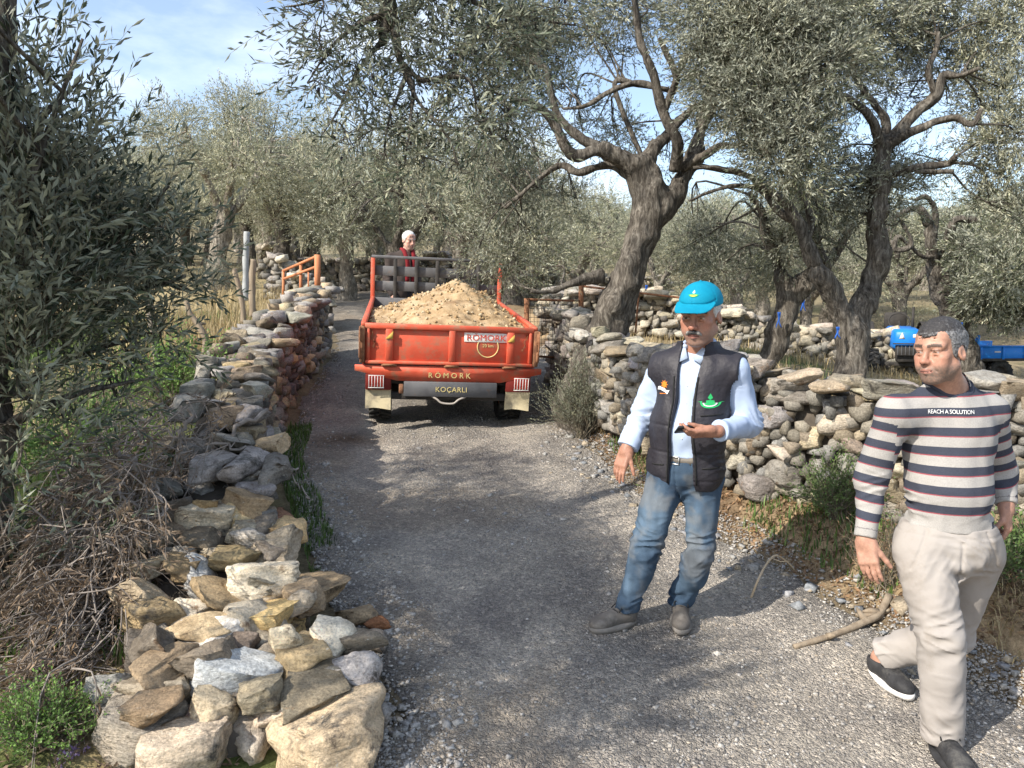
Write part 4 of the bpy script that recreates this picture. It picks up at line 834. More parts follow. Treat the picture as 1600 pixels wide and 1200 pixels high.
# px of the trunk, depth, variant, scale, rotation, label (None = one of the crowd on the hillside)
GROVE = [(340,16.5,1,1.4,.4,'large pale olive tree rising beyond the left field against the open sky'),(445,18.5,0,1.5,2.0,'olive tree beyond the orange pipe railing'),(395,24,3,1.15,4.0,None),(545,19,2,1.5,1.0,'olive tree behind the wall at the bend of the road'),
 (640,16.5,0,1.5,3.3,'dark-trunked olive tree behind the white-haired man'),(725,17.5,2,1.5,5.2,'olive tree behind the soil heap, right of the white-haired man'),(800,16.5,3,1.3,.8,'olive tree left of the leaning trunk, beyond the wire gate'),(890,16,2,.9,2.4,'pale-trunked olive tree seen just left of the leaning trunk'),
 (1030,14.5,1,.92,1.9,'pale hollow-trunked olive tree just left of the blue cap'),(1150,15,2,1.2,.3,'pale olive tree right of the blue cap'),(1190,20,1,.95,4.4,None),(1255,15.5,2,.88,3.0,'pale leaning olive with a blue strip, right of the dark leaning trunk'),(1290,20,3,1.0,5.6,None),(1400,17,0,1.2,1.2,'olive tree behind the blue tractor'),(1495,17.5,3,.95,2.7,None),(1590,19,2,1.05,.2,None),
 (180,22,3,1.05,1.0,'olive tree far back in the left field, seen through the dark sprays'),(60,19,0,1.1,3.0,None),(-60,25,1,1.2,5.0,None),(250,30,1,1.2,2.0,None),(480,33,0,1.2,.5,None),(600,30,3,1.15,3.6,None),(700,31,1,1.15,1.6,None),(820,27,0,1.05,4.1,None),(900,29,1,1.1,5.5,None),(1000,24,3,1.0,2.2,None),(1080,28,2,1.1,.9,None),(1110,21,0,.9,3.9,None),(1220,29,0,1.1,1.3,None),(1330,28,1,1.1,4.8,None),(1440,28,2,1.1,2.9,None),(1540,30,1,1.1,5.9,None),(1640,26,0,1.1,3.5,None),(1720,22,3,1.1,.7,None),
 (540,42,2,1.2,2.5,None),(680,44,0,1.3,.1,None),(850,42,3,1.2,3.1,None),(980,40,1,1.2,5.0,None),(1130,42,3,1.2,1.1,None),(1270,42,2,1.2,4.3,None),(1420,42,0,1.15,3.2,None),(1560,44,3,1.2,.6,None),(380,44,1,1.3,4.9,None),(120,34,2,1.2,.6,None),
 (319,72,1,1.28,0.3,None),(153,100,1,1.36,0.2,None),(801,72,3,1.43,5.6,None),(644,72,1,1.50,4.3,None),(862,72,3,1.49,4.1,None),(79,100,0,1.35,5.1,None),(99,48,2,1.29,0.5,None),(1571,80,1,1.43,0.9,None),(19,48,3,1.48,0.9,None),(1491,72,3,1.31,2.2,None),(1524,56,1,1.51,0.6,None),(1176,90,2,1.58,5.2,None),(831,56,2,1.26,3.3,None),(843,48,1,1.34,5.6,None),(447,56,2,1.21,1.6,None),(451,90,3,1.27,2.5,None),(207,90,0,1.28,4.8,None),(455,48,3,1.34,1.1,None),(705,56,1,1.36,2.8,None),(673,80,0,1.32,0.6,None),(57,48,2,1.26,5.8,None),(803,56,0,1.28,5.7,None),(530,90,0,1.50,2.2,None),(1685,48,3,1.28,5.4,None),(-38,100,1,1.27,6.0,None),(716,48,1,1.44,3.1,None),(775,56,3,1.25,3.6,None),(737,56,3,1.41,0.6,None),(1617,80,3,1.53,2.8,None),(-5,48,3,1.24,1.3,None),
 (330,27,0,1.00,1.0,None),(420,30,2,1.10,2.0,None),(500,29,3,1.00,3.0,None),(210,26,2,1.00,0.4,None),(100,26,1,1.00,5.0,None),(580,36,2,1.10,4.0,None),(760,37,0,1.10,1.4,None),(860,35,3,1.00,2.2,None),(930,21,2,0.85,4.4,None),(1350,23,2,0.95,0.3,None),(1480,24,0,0.95,3.2,None),(1560,25,1,0.95,5.2,None),
 (386,34,3,1.19,0.6,None),(593,23,2,1.29,4.7,None),(842,34,2,1.13,1.1,None),(299,26,0,1.30,5.0,None),(156,38,2,1.14,5.4,None),(-67,46,2,1.25,3.1,None),(269,30,2,1.08,5.8,None),(1514,66,0,1.32,3.5,None),(1530,38,1,1.17,3.7,None),(697,52,1,1.14,5.0,None),(-79,23,3,1.24,1.7,None),(1110,66,2,1.09,4.2,None),(616,26,1,1.24,2.7,None),(497,30,2,1.24,1.2,None),(-37,46,0,1.26,1.7,None),(6,34,1,1.14,0.2,None),(1214,46,2,1.27,6.0,None),(427,23,2,1.34,4.8,None),(1558,52,0,1.14,1.2,None),(363,58,2,1.16,6.0,None),(953,46,2,1.06,1.1,None),(1844,46,0,1.18,1.3,None),(-11,34,0,1.07,1.0,None),(1023,30,3,1.22,2.0,None),(6,23,2,1.28,2.5,None),(753,34,1,1.18,3.1,None),(634,34,1,1.24,2.7,None),(797,34,0,1.06,1.6,None),(186,66,1,1.18,1.6,None),(-142,46,2,1.22,6.1,None),(1771,52,0,1.20,0.6,None),(1702,34,1,1.15,4.1,None),(1461,46,1,1.25,4.3,None),(460,38,3,1.34,0.5,None)]
used = set()
for k, (px, Yd, v, s, rz, lab) in enumerate(GROVE):
    tp_ = (80 if abs(px-340) < 5 else 105 if abs(px-445) < 5 else 180 if px < 500 else (150 if Yd < 22 else 235) if px < 820 else (262 if Yd < 22 else 300))+(0 if k < 3 else ((k*37) % 60)-25); zt_ = 1.6+(490-tp_)/F_PX*Yd; s = max(.42, min(s, (zt_-Hs((px-800)/F_PX*Yd, Yd))/(4.6, 5.2, 4.3, 5.0)[v]/1.06))
    x = (px-800)/F_PX*Yd*1.0; loc = (x, Yd, Hs(x, Yd)-.05)
    lb = lab or 'grey-green olive tree standing among others on the hillside of the grove'; gp = None if lab else 'olive trees on the far hillside'
    if v not in used: r = VAR[v]; used.add(v); r.location = loc; r.rotation_euler = (0, 0, rz); r.scale = (s,)*3; props(r, lb, None, gp)
    else: r = dup(VAR[v], loc, rz, s, lb, gp)
    if not gp and 'group' in r: del r['group']
    r['category'] = 'tree'
# trees behind the camera whose shade lies on the road
for k, (x, y, v, s, rz) in enumerate([]):
    dup(VAR[v], (x, y, Hs(x, y)-.05), rz, s, 'olive tree standing behind the camera on the left field, its shade on the road', 'olive trees beside the camera')['category'] = 'tree'
t_ = variant(205, 5.6, 1.35, M_BARK, 16000, ff=.5); t_.location = (-5.3, 2.2, Hs(-5.3, 2.2)-.05); props(t_, 'tall olive tree beside the camera on the left, its shade lying on the road', 'tree')
print('trees', round(time.time()-T0, 1))
# ================================================================ people
from mathutils.bvhtree import BVHTree
M_SKIN = colmat('skin', rough=.5, bump=.12, bscale=120, lo=.9, hi=1.1, spec=.35, bdist=.003)
M_HAIR = colmat('hair', rough=.65, bump=.5, bscale=220, lo=.6, hi=1.4, spec=.3, bdist=.004)
M_DENIM = colmat('denim', rough=.9, bump=.25, bscale=420, lo=.8, hi=1.2, spec=.1, bdist=.002)
M_CHINO = pm('beige_trousers', [(.29,.265,.245), (.345,.32,.30)], 4, .9, .2, 300, spec=.1, dirt=(.25,.22,.19), dscale=5, dthr=(.55,.75), bdist=.003)
M_SHIRTB = pm('pale_blue_shirt', [(.34,.42,.57), (.41,.49,.64)], 5, .85, .2, 260, spec=.1, dirt=(.5,.52,.58), dscale=14, dthr=(.6,.75), bdist=.003)
M_VEST = pm('dark_quilted_vest', [(.017,.016,.022), (.028,.026,.033)], 7, .55, .35, 45, spec=.35, bdist=.012)
M_CAP = pm('turquoise_cap', [(.0,.19,.31), (.002,.23,.36)], 20, .75, .2, 320, spec=.2, bdist=.002)
M_LEATHER = pm('dusty_leather', [(.085,.075,.066), (.15,.135,.12)], 12, .8, .3, 70, dirt=(.24,.22,.195), dscale=9, dthr=(.5,.7))
M_SOLE = pm('rubber_sole', [(.15,.14,.125), (.24,.22,.2)], 15, .9)
M_BLACKSHOE = pm('black_trainer', [(.02,.02,.022), (.04,.04,.042)], 20, .7, .3, 120, dirt=(.12,.115,.105), dscale=8, dthr=(.55,.75)); M_WHITE = pm('white_rubber', [(.62,.6,.57), (.75,.73,.7)], 14, .7)
M_BELT = pm('belt', [(.12,.105,.09), (.19,.17,.145)], 12, .6); M_STEEL = pm('brushed_steel', [(.5,.5,.5), (.65,.65,.65)], 20, .35, metal=1)
M_DARKCLOTH = pm('dark_brown_jacket', [(.035,.027,.024), (.06,.046,.04)], 7, .9); M_RED = pm('red_scarf', [(.15,.01,.014), (.22,.015,.02)], 18, .9)
M_BLACK = pm('black_lace', [(.012,.012,.012), (.02,.02,.02)], 20, .8)
def stripes():
    m, nt, N, L, b = newmat('striped_jersey'); at = nd(nt, 'ShaderNodeAttribute', attribute_name='stripe'); fr = nd(nt, 'ShaderNodeMath', operation='FRACT'); L.new(at.outputs['Fac'], fr.inputs[0])
    r = ramp(nt, [(0, (.048,.053,.073)), (.43, (.28,.07,.085)), (.49, (.34,.325,.31))]); r.color_ramp.interpolation = 'CONSTANT'; L.new(fr.outputs[0], r.inputs[0])
    tc = nd(nt, 'ShaderNodeTexCoord'); n = nd(nt, 'ShaderNodeTexNoise', i_Scale=300, i_Detail=4); L.new(tc.outputs['Object'], n.inputs['Vector']); r2 = ramp(nt, [(.3, (.82,)*3), (.7, (1.12,)*3)]); L.new(n.outputs['Fac'], r2.inputs[0])
    x = nd(nt, 'ShaderNodeMixRGB', blend_type='MULTIPLY'); x.inputs['Fac'].default_value = 1; L.new(r.outputs[0], x.inputs['Color1']); L.new(r2.outputs[0], x.inputs['Color2']); L.new(x.outputs[0], b.inputs['Base Color'])
    b.inputs['Roughness'].default_value = .92; b.inputs['Specular IOR Level'].default_value = .1; bp = nd(nt, 'ShaderNodeBump', i_Strength=.25, i_Distance=.003); L.new(n.outputs['Fac'], bp.inputs['Height']); L.new(bp.outputs[0], b.inputs['Normal'])
    return m
M_JERSEY = stripes()
def flat(name, col, rough=.6): return pm(name, [tuple(.9*c for c in col), col], 30, rough, spec=.2)

def mix3(a, b, t): return np.asarray(a)*(1-t)+np.asarray(b)*t
def frame(yaw, pitch=0., roll=0.):
    """columns: picture-right side, forward, up of a body part; yaw 0 faces the camera, negative = turned to picture left"""
    f = np.array([math.sin(yaw), -math.cos(yaw), 0.]); r = np.array([math.cos(yaw), math.sin(yaw), 0.]); u = np.array([0, 0, 1.])
    f, u = f*math.cos(pitch)-u*math.sin(pitch), u*math.cos(pitch)+f*math.sin(pitch)      # pitch > 0 looks down
    r, u = r*math.cos(roll)+u*math.sin(roll), u*math.cos(roll)-r*math.sin(roll)
    return np.stack([r, f, u], 1)
def hand(w, d, n, s, curl=.35, tcurl=.3, size=1.0, spread=.02, k=.006, ta=.88, tb=.45, tn=.25):
    """palm + five fingers. w wrist, d fingers' direction, n palm side, s thumb side"""
    d, n = unit(d), unit(n); n = unit(n-d*(n @ d)); s = unit(np.asarray(s)-d*(np.asarray(s) @ d)-n*(np.asarray(s) @ n)); z = size
    R = np.stack([s, d, n], 1); c = w+d*.052*z
    pr = [rbx(c, (.040*z, .052*z, .0145*z), .013*z, R, k=.018), ell(w+d*.03*z+s*.024*z+n*.008*z, (.02*z, .034*z, .017*z), R, k=.014), cap(w-d*.02, w+d*.02*z, .026*z, .025*z, k=.02)]
    for i, (o, l) in enumerate(zip((.030, .0105, -.010, -.029), (.074, .082, .076, .060))):
        b = w+d*(.098-(.004 if i in (0, 2) else .010 if i == 3 else 0))*z+s*o*z; dd = unit(d+s*spread*(1.2-i*.8)); nn = n; cu = curl*(1+.14*i)
        pr.append(cap(b-dd*.03*z, b, .0098*z, .0098*z, k=k))
        for f, (q, rr) in enumerate(((.46, .0092), (.30, .0084), (.24, .0072))):
            a = cu*(.6, 1.15, .8)[f]; dd, nn = dd*math.cos(a)+nn*math.sin(a), nn*math.cos(a)-dd*math.sin(a)
            e = b+dd*l*q*z; pr.append(cap(b, e, rr*z*1.04, rr*z*.94, k=.0035)); b = e
    b = w+d*.028*z+s*.028*z+n*.006*z; dd = unit(d*ta+s*tb+n*tn); nn = unit(n-s*.5)
    nn = unit(nn-dd*(nn @ dd))
    for f, (l, rr) in enumerate(((.042, .0125), (.034, .0108), (.026, .0092))):
        if f: a = tcurl; dd, nn = dd*math.cos(a)+nn*math.sin(a), nn*math.cos(a)-dd*math.sin(a)
        e = b+dd*l*z; pr.append(cap(b, e, rr*z, rr*z*.9, k=.006)); b = e
    return pr
def head_prims(hc, R, z=1.0, lean=1.0):
    w = lambda *p: hc+R @ (np.array(p)*z); S = lambda *r: np.array(r)*z
    pr = [ell(w(0, -.018, .036), S(.076, .096, .084), R, .02), ell(w(0, .022, -.042), S(.061*lean, .068, .080), R, .035), cap(w(0, .066, -.098), w(0, .06, -.088), .024*z, .03*z, .028)]
    for q in (-1, 1):
        pr += [cap(w(q*.056*lean, .0, -.055), w(q*.022, .060, -.098), .017*z, .016*z, .024), ell(w(q*.046, .058, -.016), S(.022, .022, .018), R, .02), ell(w(q*.038, .062, -.05), S(.022, .022, .026), R, .025)]
    pr += [cap(w(-.05, .068, .026), w(0, .086, .027), .012*z, .012*z, .014), cap(w(.05, .068, .026), w(0, .086, .027), .012*z, .012*z, .014), ell(w(0, .05, .06), S(.062, .034, .04), R, .03)]
    for q in (-1, 1): pr.append(ell(w(q*.033, .099, .006), S(.021, .020, .0125), R, .014, -1))
    for q in (-1, 1): pr.append((*ell(w(q*.032, .0735, .006), S(.0135, .0135, .0125), R)[:1], .004*z, 1))
    for q in (-1, 1): pr.append(ell(w(q*.032, .0765, .0125), S(.018, .0125, .0065), R, .006)); pr.append(ell(w(q*.032, .077, -.004), S(.016, .010, .0045), R, .006))
    pr += [cap(w(0, .088, .016), w(0, .106, -.026), .0085*z, .0125*z, .012), ell(w(0, .112, -.030), S(.0135, .013, .0115), R, .008)]
    for q in (-1, 1): pr.append(ell(w(q*.0145, .098, -.034), S(.0085, .012, .009), R, .006))
    pr += [ell(w(0, .074, -.063), S(.034, .024, .026), R, .018)]
    for q in (-1, 1): pr += [cap(w(q*.025, .084, -.067), w(0, .0985, -.0625), .0042*z, .0062*z, .004), cap(w(q*.024, .084, -.0695), w(0, .0965, -.0755), .0042*z, .0075*z, .004)]
    pr.append(cap(w(-.022, .094, -.069), w(.022, .094, -.069), .0016*z, .0016*z, .003, -1))
    for q in (-1, 1):
        pr.append(cap(w(q*.021, .1005, -.036), w(q*.036, .084, -.070), .0015*z, .0015*z, .009, -1)); pr.append(cap(w(q*.018, .0905, -.009), w(q*.042, .077, -.014), .001*z, .001*z, .006, -1)); pr.append(cap(w(q*.052, .066, .012), w(q*.062, .05, .016), .001*z, .001*z, .005, -1))
    for h_ in (.046, .058, .069): pr.append(cap(w(-.032, .078, h_), w(.032, .078, h_+.001), .0035*z, .0035*z, .004, -1))
    pr.append(cap(w(-.004, .0955, .024), w(-.005, .094, .036), .001*z, .001*z, .004, -1)); pr.append(cap(w(.004, .0955, .024), w(.005, .094, .036), .001*z, .001*z, .004, -1))
    for q in (-1, 1): pr += [ell(w(q*.078, -.012, -.004), S(.010, .021, .033), R @ roty(-q*.25), .008), ell(w(q*.0875, -.008, .0), S(.006, .012, .019), R, .004, -1)]
    return pr
def paint_head(V, hc, R, z, skin, lip, stub, stub_amt, iris=(.04,.025,.015), brow=(.02,.018,.016), eyes=True):
    q = ((V-hc) @ R)/z; x, y, u = np.abs(q[:, 0]), q[:, 1], q[:, 2]; C = np.tile(np.array(skin, float), (len(V), 1)); hd = (np.linalg.norm(q, axis=1) < .19)
    nz_ = fbm(V*60, 5, 2)[:, None]; C *= 1+.16*nz_; C *= 1+.10*vnoise(V*420, 8)[:, None]
    def put(m, col, a=1.0):
        m = np.clip(m*a, 0, 1)[:, None]; C[:] = C*(1-m)+np.array(col)*m
    put(hd*np.exp(-((x-.0)**2/.0006+(u+.03)**2/.0005))*(y > .09), (skin[0]*1.02, skin[1]*.8, skin[2]*.78), .7)
    put(hd*np.exp(-((x-.045)**2/.0006+(u+.025)**2/.0007))*(y > .04), (skin[0]*1.02, skin[1]*.82, skin[2]*.8), .6)
    put(hd*(y > -.015)*sstep((-u-.036)/.03)*(u > -.135)*sstep((y+.02)/.03)*(np.linalg.norm(q[:, :2]-np.array([0, 0]), axis=1) > .04), stub, stub_amt*np.clip(1+.5*vnoise(V*330, 6), .2, 1.6))
    put(hd*(y > .080)*(x < .026-abs(0))*((u+.069)**2 < .0095**2*(1-(x/.027)**2).clip(0)), lip)
    put(hd*(y > .082)*(x < .023)*(np.abs(u+.069) < .0016), (.05, .02, .018))
    if eyes:
        for sg in (-1, 1):
            e = q-np.array([sg*.032, .0735, .006]); r = np.linalg.norm(e, axis=1); m = (r < .0152)*(np.abs(e[:, 2]+.0002) < .0038)*(e[:, 1] > .004)
            put(m*1., (.36, .32, .3)); put(m*(np.hypot(e[:, 0]+.001, e[:, 2]) < .0062), iris); 
            put((np.abs(u-.0125) < .0022)*(np.abs(q[:, 0]-sg*.032) < .016)*(y > .07), (.03, .02, .018), .8)
    put(hd*(y > .055)*(x > .010)*(x < .056)*(np.abs(u-.0285-.004*np.sin((x-.01)/.046*3.1)) < .0062)*1., brow, .85)
    put(hd*(x < .011)*(x > .004)*(y > .1)*(np.abs(u+.0405) < .004), (.06, .03, .025), .9)
    return C
def torso_prims(J, T, i, s=1.0, belly=1.0):
    up = unit(J['neck']-J['pel']); B = np.stack([T[:, 0], T[:, 1], T[:, 2]], 1); ch = mix3(J['pel'], J['neck'], .66)+T[:, 1]*.005; be = mix3(J['pel'], J['neck'], .33)+T[:, 1]*.02*belly
    sm = mix3(J['shR'], J['shL'], .5)
    return [ell(J['pel'], (.172*s+i, .125*s+i, .135*s+i), B, .05), ell(be, (.158*s*belly+i, .128*s*belly+i, .17*s+i), B, .06), ell(ch, (.172*s+i, .122*s+i, .20*s+i), B, .06), cap(J['shR'], J['shL'], .058*s+i, .058*s+i, .06), cap(sm+up*.0, J['neck']+up*.02, .07*s+i*.7, .055*s+i*.5, .05), cap(mix3(J['shR'], sm, .25), J['neck']+up*.03, .05*s+i*.6, .048*s+i*.4, .04), cap(mix3(J['shL'], sm, .25), J['neck']+up*.03, .05*s+i*.6, .048*s+i*.4, .04)]
def arm_prims(J, sd, i, s=1.0, hem=0.0):
    sh, el, wr = J['sh'+sd], J['el'+sd], J['wr'+sd]; return [cap(sh, el, .053*s+i, .043*s+i*1.05, .035), cap(el, mix3(el, wr, 1-hem), .042*s+i*1.05, .029*s+i*.95, .03)]
def leg_prims(J, sd, i, s=1.0, flare=0.0, ext=0.0):
    hp, kn, an = J['hip'+sd], J['kn'+sd], J['an'+sd]; ca = mix3(kn, an, .3)
    return [cap(hp, kn, .092*s+i, .06*s+i, .05), cap(kn, an+unit(an-kn)*ext, .059*s+i, .042*s+i+flare, .03), ell(ca, (.054*s+i, .058*s+i, .12), None, .03)]
def aabb(*ps, m=.2): A = np.array(ps); return A.min(0)-m, A.max(0)+m
def folds(joints, amp, noise_amp, seed, freq=55.):
    """cloth creases: rings of ripples close to each joint plus broad drapery noise"""
    def f(Q, d):
        o = np.zeros(d.shape); near = np.abs(d) < .05
        if near.any():
            q = Q[near]; x = noise_amp*(fbm(q*np.array([9, 9, 5.]), seed, 2))+noise_amp*.5*vnoise(q*np.array([26, 26, 13.]), seed+2)
            for ji, (c, ax, rad, a) in enumerate(joints):
                e = q-c; w = np.exp(-(np.linalg.norm(e, axis=1)/rad)**2); b1 = unit(np.cross(ax, [.3, .9, .12])); b2 = np.cross(ax, b1); p1, p2 = e @ b1, e @ b2
                t = e @ ax+.35*p1+.04*vnoise(q*9, seed+3); rg_ = 1-np.abs(vnoise(np.stack([t*freq*.62, p1*8, p2*8], -1), seed+ji))*2.6; rg2 = 1-np.abs(vnoise(np.stack([(t-.7*p1)*freq*.9, p1*11, p2*11], -1), seed+ji+20))*2.6
                x = x+amp*a*w*(1.5*np.clip(rg_, -.6, 1)+.8*np.clip(rg2, -.6, 1))
            o[near] = x
        return d-o
    return f
def shoe(root, toe, dirv, gz, mat, sole_mat, lace, pitch=0.0, L=.285, ankle=True):
    f = unit(np.array([dirv[0], dirv[1], 0.])); side = np.array([-f[1], f[0], 0.]); u = np.array([0, 0, 1.]); f2 = f*math.cos(pitch)-u*math.sin(pitch); u2 = u*math.cos(pitch)+f*math.sin(pitch)
    org = np.array([toe[0], toe[1], gz])-f2*(L*.5); R = np.stack([f2, side, u2], 1); w = lambda *p: org+R @ np.array(p)
    pr = [ell(w(.075, 0, .038), (.066, .046, .036), R, .03), ell(w(-.02, 0, .05), (.095, .040, .046), R, .04), ell(w(-.095, 0, .05), (.043, .036, .052), R, .03), cap(w(-.085, 0, .07), w(-.09, 0, .105 if ankle else .075), .04, .041, .03)]
    def post(Q, d): q = (Q-org) @ R; d = np.maximum(d, .018-q[..., 2]); q2 = q[..., 2]-(.108 if ankle else .085); d = np.maximum(d, q2); return d-.002*vnoise(Q*40, 3)
    lo, hi = aabb(w(.15, 0, 0), w(-.15, 0, .12), m=.08); V, F = sdf(pr, lo, hi, .005, post, margin=.04); o = add('shoe', V, F, mat, parent=root)
    a = np.linspace(0, 2*np.pi, 28, endpoint=False); wx = .5*L*np.sign(np.cos(a))*np.abs(np.cos(a))**.85; wy = (.047+.006*np.cos(a)-.008*np.cos(2*a+.4))*np.sign(np.sin(a))*np.abs(np.sin(a))**.8
    V2 = np.concatenate([[w(x, y, h) for x, y in zip(wx*sc, wy*sc)] for h, sc in ((.0, .97), (.012, 1.0), (.026, .99))]); n = 28; j = np.arange(n); k = (j+1) % n
    Q = np.concatenate([np.stack([r*n+j, r*n+k, (r+1)*n+k, (r+1)*n+j], 1) for r in (0, 1)]); V2 = np.concatenate([V2, [w(0, 0, 0), w(0, 0, .026)]]); T = np.concatenate([np.stack([np.full(n, 3*n), k, j], 1), np.stack([np.full(n, 3*n+1), 2*n+j, 2*n+k], 1)])
    add('sole', V2, [T, Q], sole_mat, parent=o)
    mb = MB()
    for t in (.0, .028, .055): V, F = tube(spline([w(t-.01, -.024, .084-t*.42), w(t, 0, .096-t*.42), w(t-.01, .024, .084-t*.42)], 7), .0032, 5); mb.add(V, F)
    for q in (-1, 1): V, F = tube(spline([w(-.035, 0, .104), w(-.03, q*.03, .108), w(-.01, q*.036, .088)], 7), .003, 5); mb.add(V, F)
    mb.build('laces', lace, parent=o); return w(-.085, 0, .095)
def decal(name, V2, F, c, r, u, f, bvh, mat, parent, off=.0025):
    P3 = np.asarray(c)+np.outer(V2[:, 0], r)+np.outer(V2[:, 1], u); out = []
    for p in P3:
        h = bvh.ray_cast(Vector(p+f*.25), Vector(-f), .6); out.append(np.array(h[0])+f*off if h[0] is not None else p)
    return add(name, np.array(out), F, mat, parent=parent, smooth=False)
def fan(poly, sub=0):
    p = np.asarray(poly, float); n = len(p); V = np.concatenate([p, [p.mean(0)]]); j = np.arange(n); return V, np.stack([np.full(n, n), j, (j+1) % n], 1)
def bvh_of(V, F): return BVHTree.FromPolygons([Vector(v) for v in V], [tuple(int(i) for i in f) for f in F])
M_GREEN, M_ORANGE, M_PRINT, M_YEL, M_LBLUE = flat('green_thread', (.03,.42,.13)), flat('orange_print', (.75,.22,.03)), flat('white_print', (.8,.8,.8)), flat('yellow_thread', (.6,.62,.08)), flat('pale_thread', (.6,.8,.9))

# ---------------------------------------------------------------- the man with the phone
def man_vest():
    gL, gR = G(1064, 1004), G(921, 992); dL, dR = unit([-.2, -.98, 0]), unit([-.90, -.44, 0])
    root = empty('person', (.85, 3.75, Hs(.85, 3.75)), label='man in turquoise cap and dark padded vest looking down at the phone in his hand', cat='person')
    gzL, gzR = Hs(gL[0], gL[1]+.12)+.012, Hs(gR[0]+.1, gR[1])+.012
    aL = shoe(root, gL, dL, gzL, M_LEATHER, M_SOLE, M_BLACK); aR = shoe(root, gR, dR, gzR, M_LEATHER, M_SOLE, M_BLACK)
    T = frame(math.radians(-36)); Hd = frame(math.radians(-32), math.radians(10), math.radians(-1))
    J = dict(pel=P(1070, 728, 3.78), neck=P(1093, 550, 3.80), head=P(1094, 494, 3.70), shR=P(1034, 577, 3.88), shL=P(1148, 579, 3.70), elR=P(1005, 650, 3.90), wrR=P(979, 701, 3.82), elL=P(1170, 662, 3.72), wrL=P(1122, 674, 3.50),
             hipR=P(1043, 745, 3.80), hipL=P(1098, 748, 3.76), knR=P(1012, 850, 3.74), knL=P(1094, 862, 3.72), anR=aR, anL=aL)
    z = 1.13; hc = J['head']
    pr = torso_prims(J, T, -.012, .96, 1.05)
    for sd in 'RL': pr += arm_prims(J, sd, -.004)+leg_prims(J, sd, -.008)
    for sd, g_, dv in (('R', gR, dR), ('L', gL, dL)): pr.append(cap(J['an'+sd]-np.array([0, 0, .03]), J['an'+sd]-np.array([0, 0, .05])+dv*.12, .034, .03, .02))
    pr += [cap(J['neck']-T[:, 2]*.03, hc+Hd @ np.array([0, -.02, -.06]), .062, .058, .03)]+head_prims(hc, Hd, z, 1.08)
    dh = unit(P(966, 738, 3.79)-J['wrR']); pr += hand(J['wrR'], dh, (.72, .66, 0), (.6, -.8, 0), .2, .15)
    pn = unit([-.05, .5, .86]); pd = unit([-1, -.12, -.06]); pr += hand(J['wrL']+pd*.02, pd, pn, (0, -.86, .5), .42, .03, spread=.03, ta=.95, tb=.08, tn=.28)
    lo, hi = aabb(*J.values(), m=.2); V, F = sdf(pr, lo, hi, .0042, None, margin=.03)
    SK = (.33, .165, .112); C = paint_head(V, hc, Hd, z, SK, (.27, .12, .10), (.25, .19, .165), .5)
    bd = add('body', V, F, M_SKIN, parent=root, attrs={'Col': C})
    # moustache, brows, hair at the sides
    w = lambda *p: hc+Hd @ (np.array(p)*z)
    mp = []
    for q in (-1, 1): mp.append(cap(w(0, .106, -.0505), w(q*.022, .097, -.055), .0078, .0076, .005)); mp.append(cap(w(q*.022, .097, -.055), w(q*.032, .088, -.064), .0076, .0036, .005))
    def mpost(Q, d): return d-.003*np.abs(vnoise(Q*np.array([260, 260, 60]), 4))
    lo, hi = aabb(w(0, .1, -.055), m=.06); V, F = sdf(mp, lo, hi, .0028, mpost, margin=.02); q = ((V-hc) @ Hd)/z
    Cm = np.where((np.abs(q[:, :1]) > .021+.004*vnoise(V*200, 3)[:, None]), [[.24, .225, .21]], [[.05, .047, .047]])*(1+.4*vnoise(V*300, 2)[:, None]); add('moustache', V, F, M_HAIR, parent=root, attrs={'Col': Cm})
    def hpost(Q, d):
        q = ((Q-hc) @ Hd)/z; lim = np.interp(q[..., 1], [-.12, -.04, -.015, .01, .028, .036], [-.07, -.055, .03, -.005, .02, .06])
        d = np.maximum(d, (lim-q[..., 2])*z); d = np.maximum(d, (q[..., 2]-.070)*z); return np.maximum(d, (q[..., 1]-.036)*z)-.002*vnoise(Q*150, 2)
    lo, hi = aabb(hc, m=.16); V, F = sdf([ell(w(0, -.018, .034), np.array([.0815, .102, .09])*z, Hd, .02), ell(w(0, .0, -.03), np.array([.0665, .07, .08])*z, Hd, .02)], lo, hi, .0035, hpost, margin=.03)
    add('hair', V, F, M_HAIR, parent=root, attrs={'Col': np.array([.5, .49, .48])*(1+.3*vnoise(V*np.array([200, 200, 60]), 4)[:, None])})
    # cap
    cc = (0, -.014, .060); rr = np.array([.0915, .112, .089])
    def cpost(Q, d):
        q = ((Q-hc) @ Hd)/z; lim = .050-.10*(q[..., 1])*.4; d = np.maximum(d, (lim-q[..., 2])*z)
        a = np.arctan2(q[..., 0], q[..., 1]-cc[1]); sm_ = np.abs(((a/(math.pi/3)+.5) % 1)-.5)*(math.pi/3)*.09
        d = d+.0018*np.exp(-(sm_/.002)**2)*(q[..., 2] > .055)
        bx, by, bz = q[..., 0], q[..., 1], q[..., 2]; zb = .064-4.0*bx**2*np.clip((by-.03)/.12, 0, 1)-.20*(by-.08)
        pl = np.hypot(bx/.085, (by-.05)/.128)
        br = np.maximum(np.maximum(np.abs(bz-zb)*.92-.0026, (pl-1)*.08), .045-by)
        d = d+.004*np.exp(-((bz-zb-.006)/.003)**2)*(by > .03); return np.minimum(d, br*z)
    lo, hi = aabb(w(0, .04, .06), m=.2); V, F = sdf([ell(w(*cc), rr*z, Hd, .01)], lo, hi, .0036, cpost, margin=.12); capo = add('cap', V, F, M_CAP, parent=root); bv = bvh_of(V, F)
    Vb, Fb = ICO[2]; add('button', Vb*np.array([.008, .008, .005])+w(0, -.014, .149), Fb, M_CAP, parent=capo)
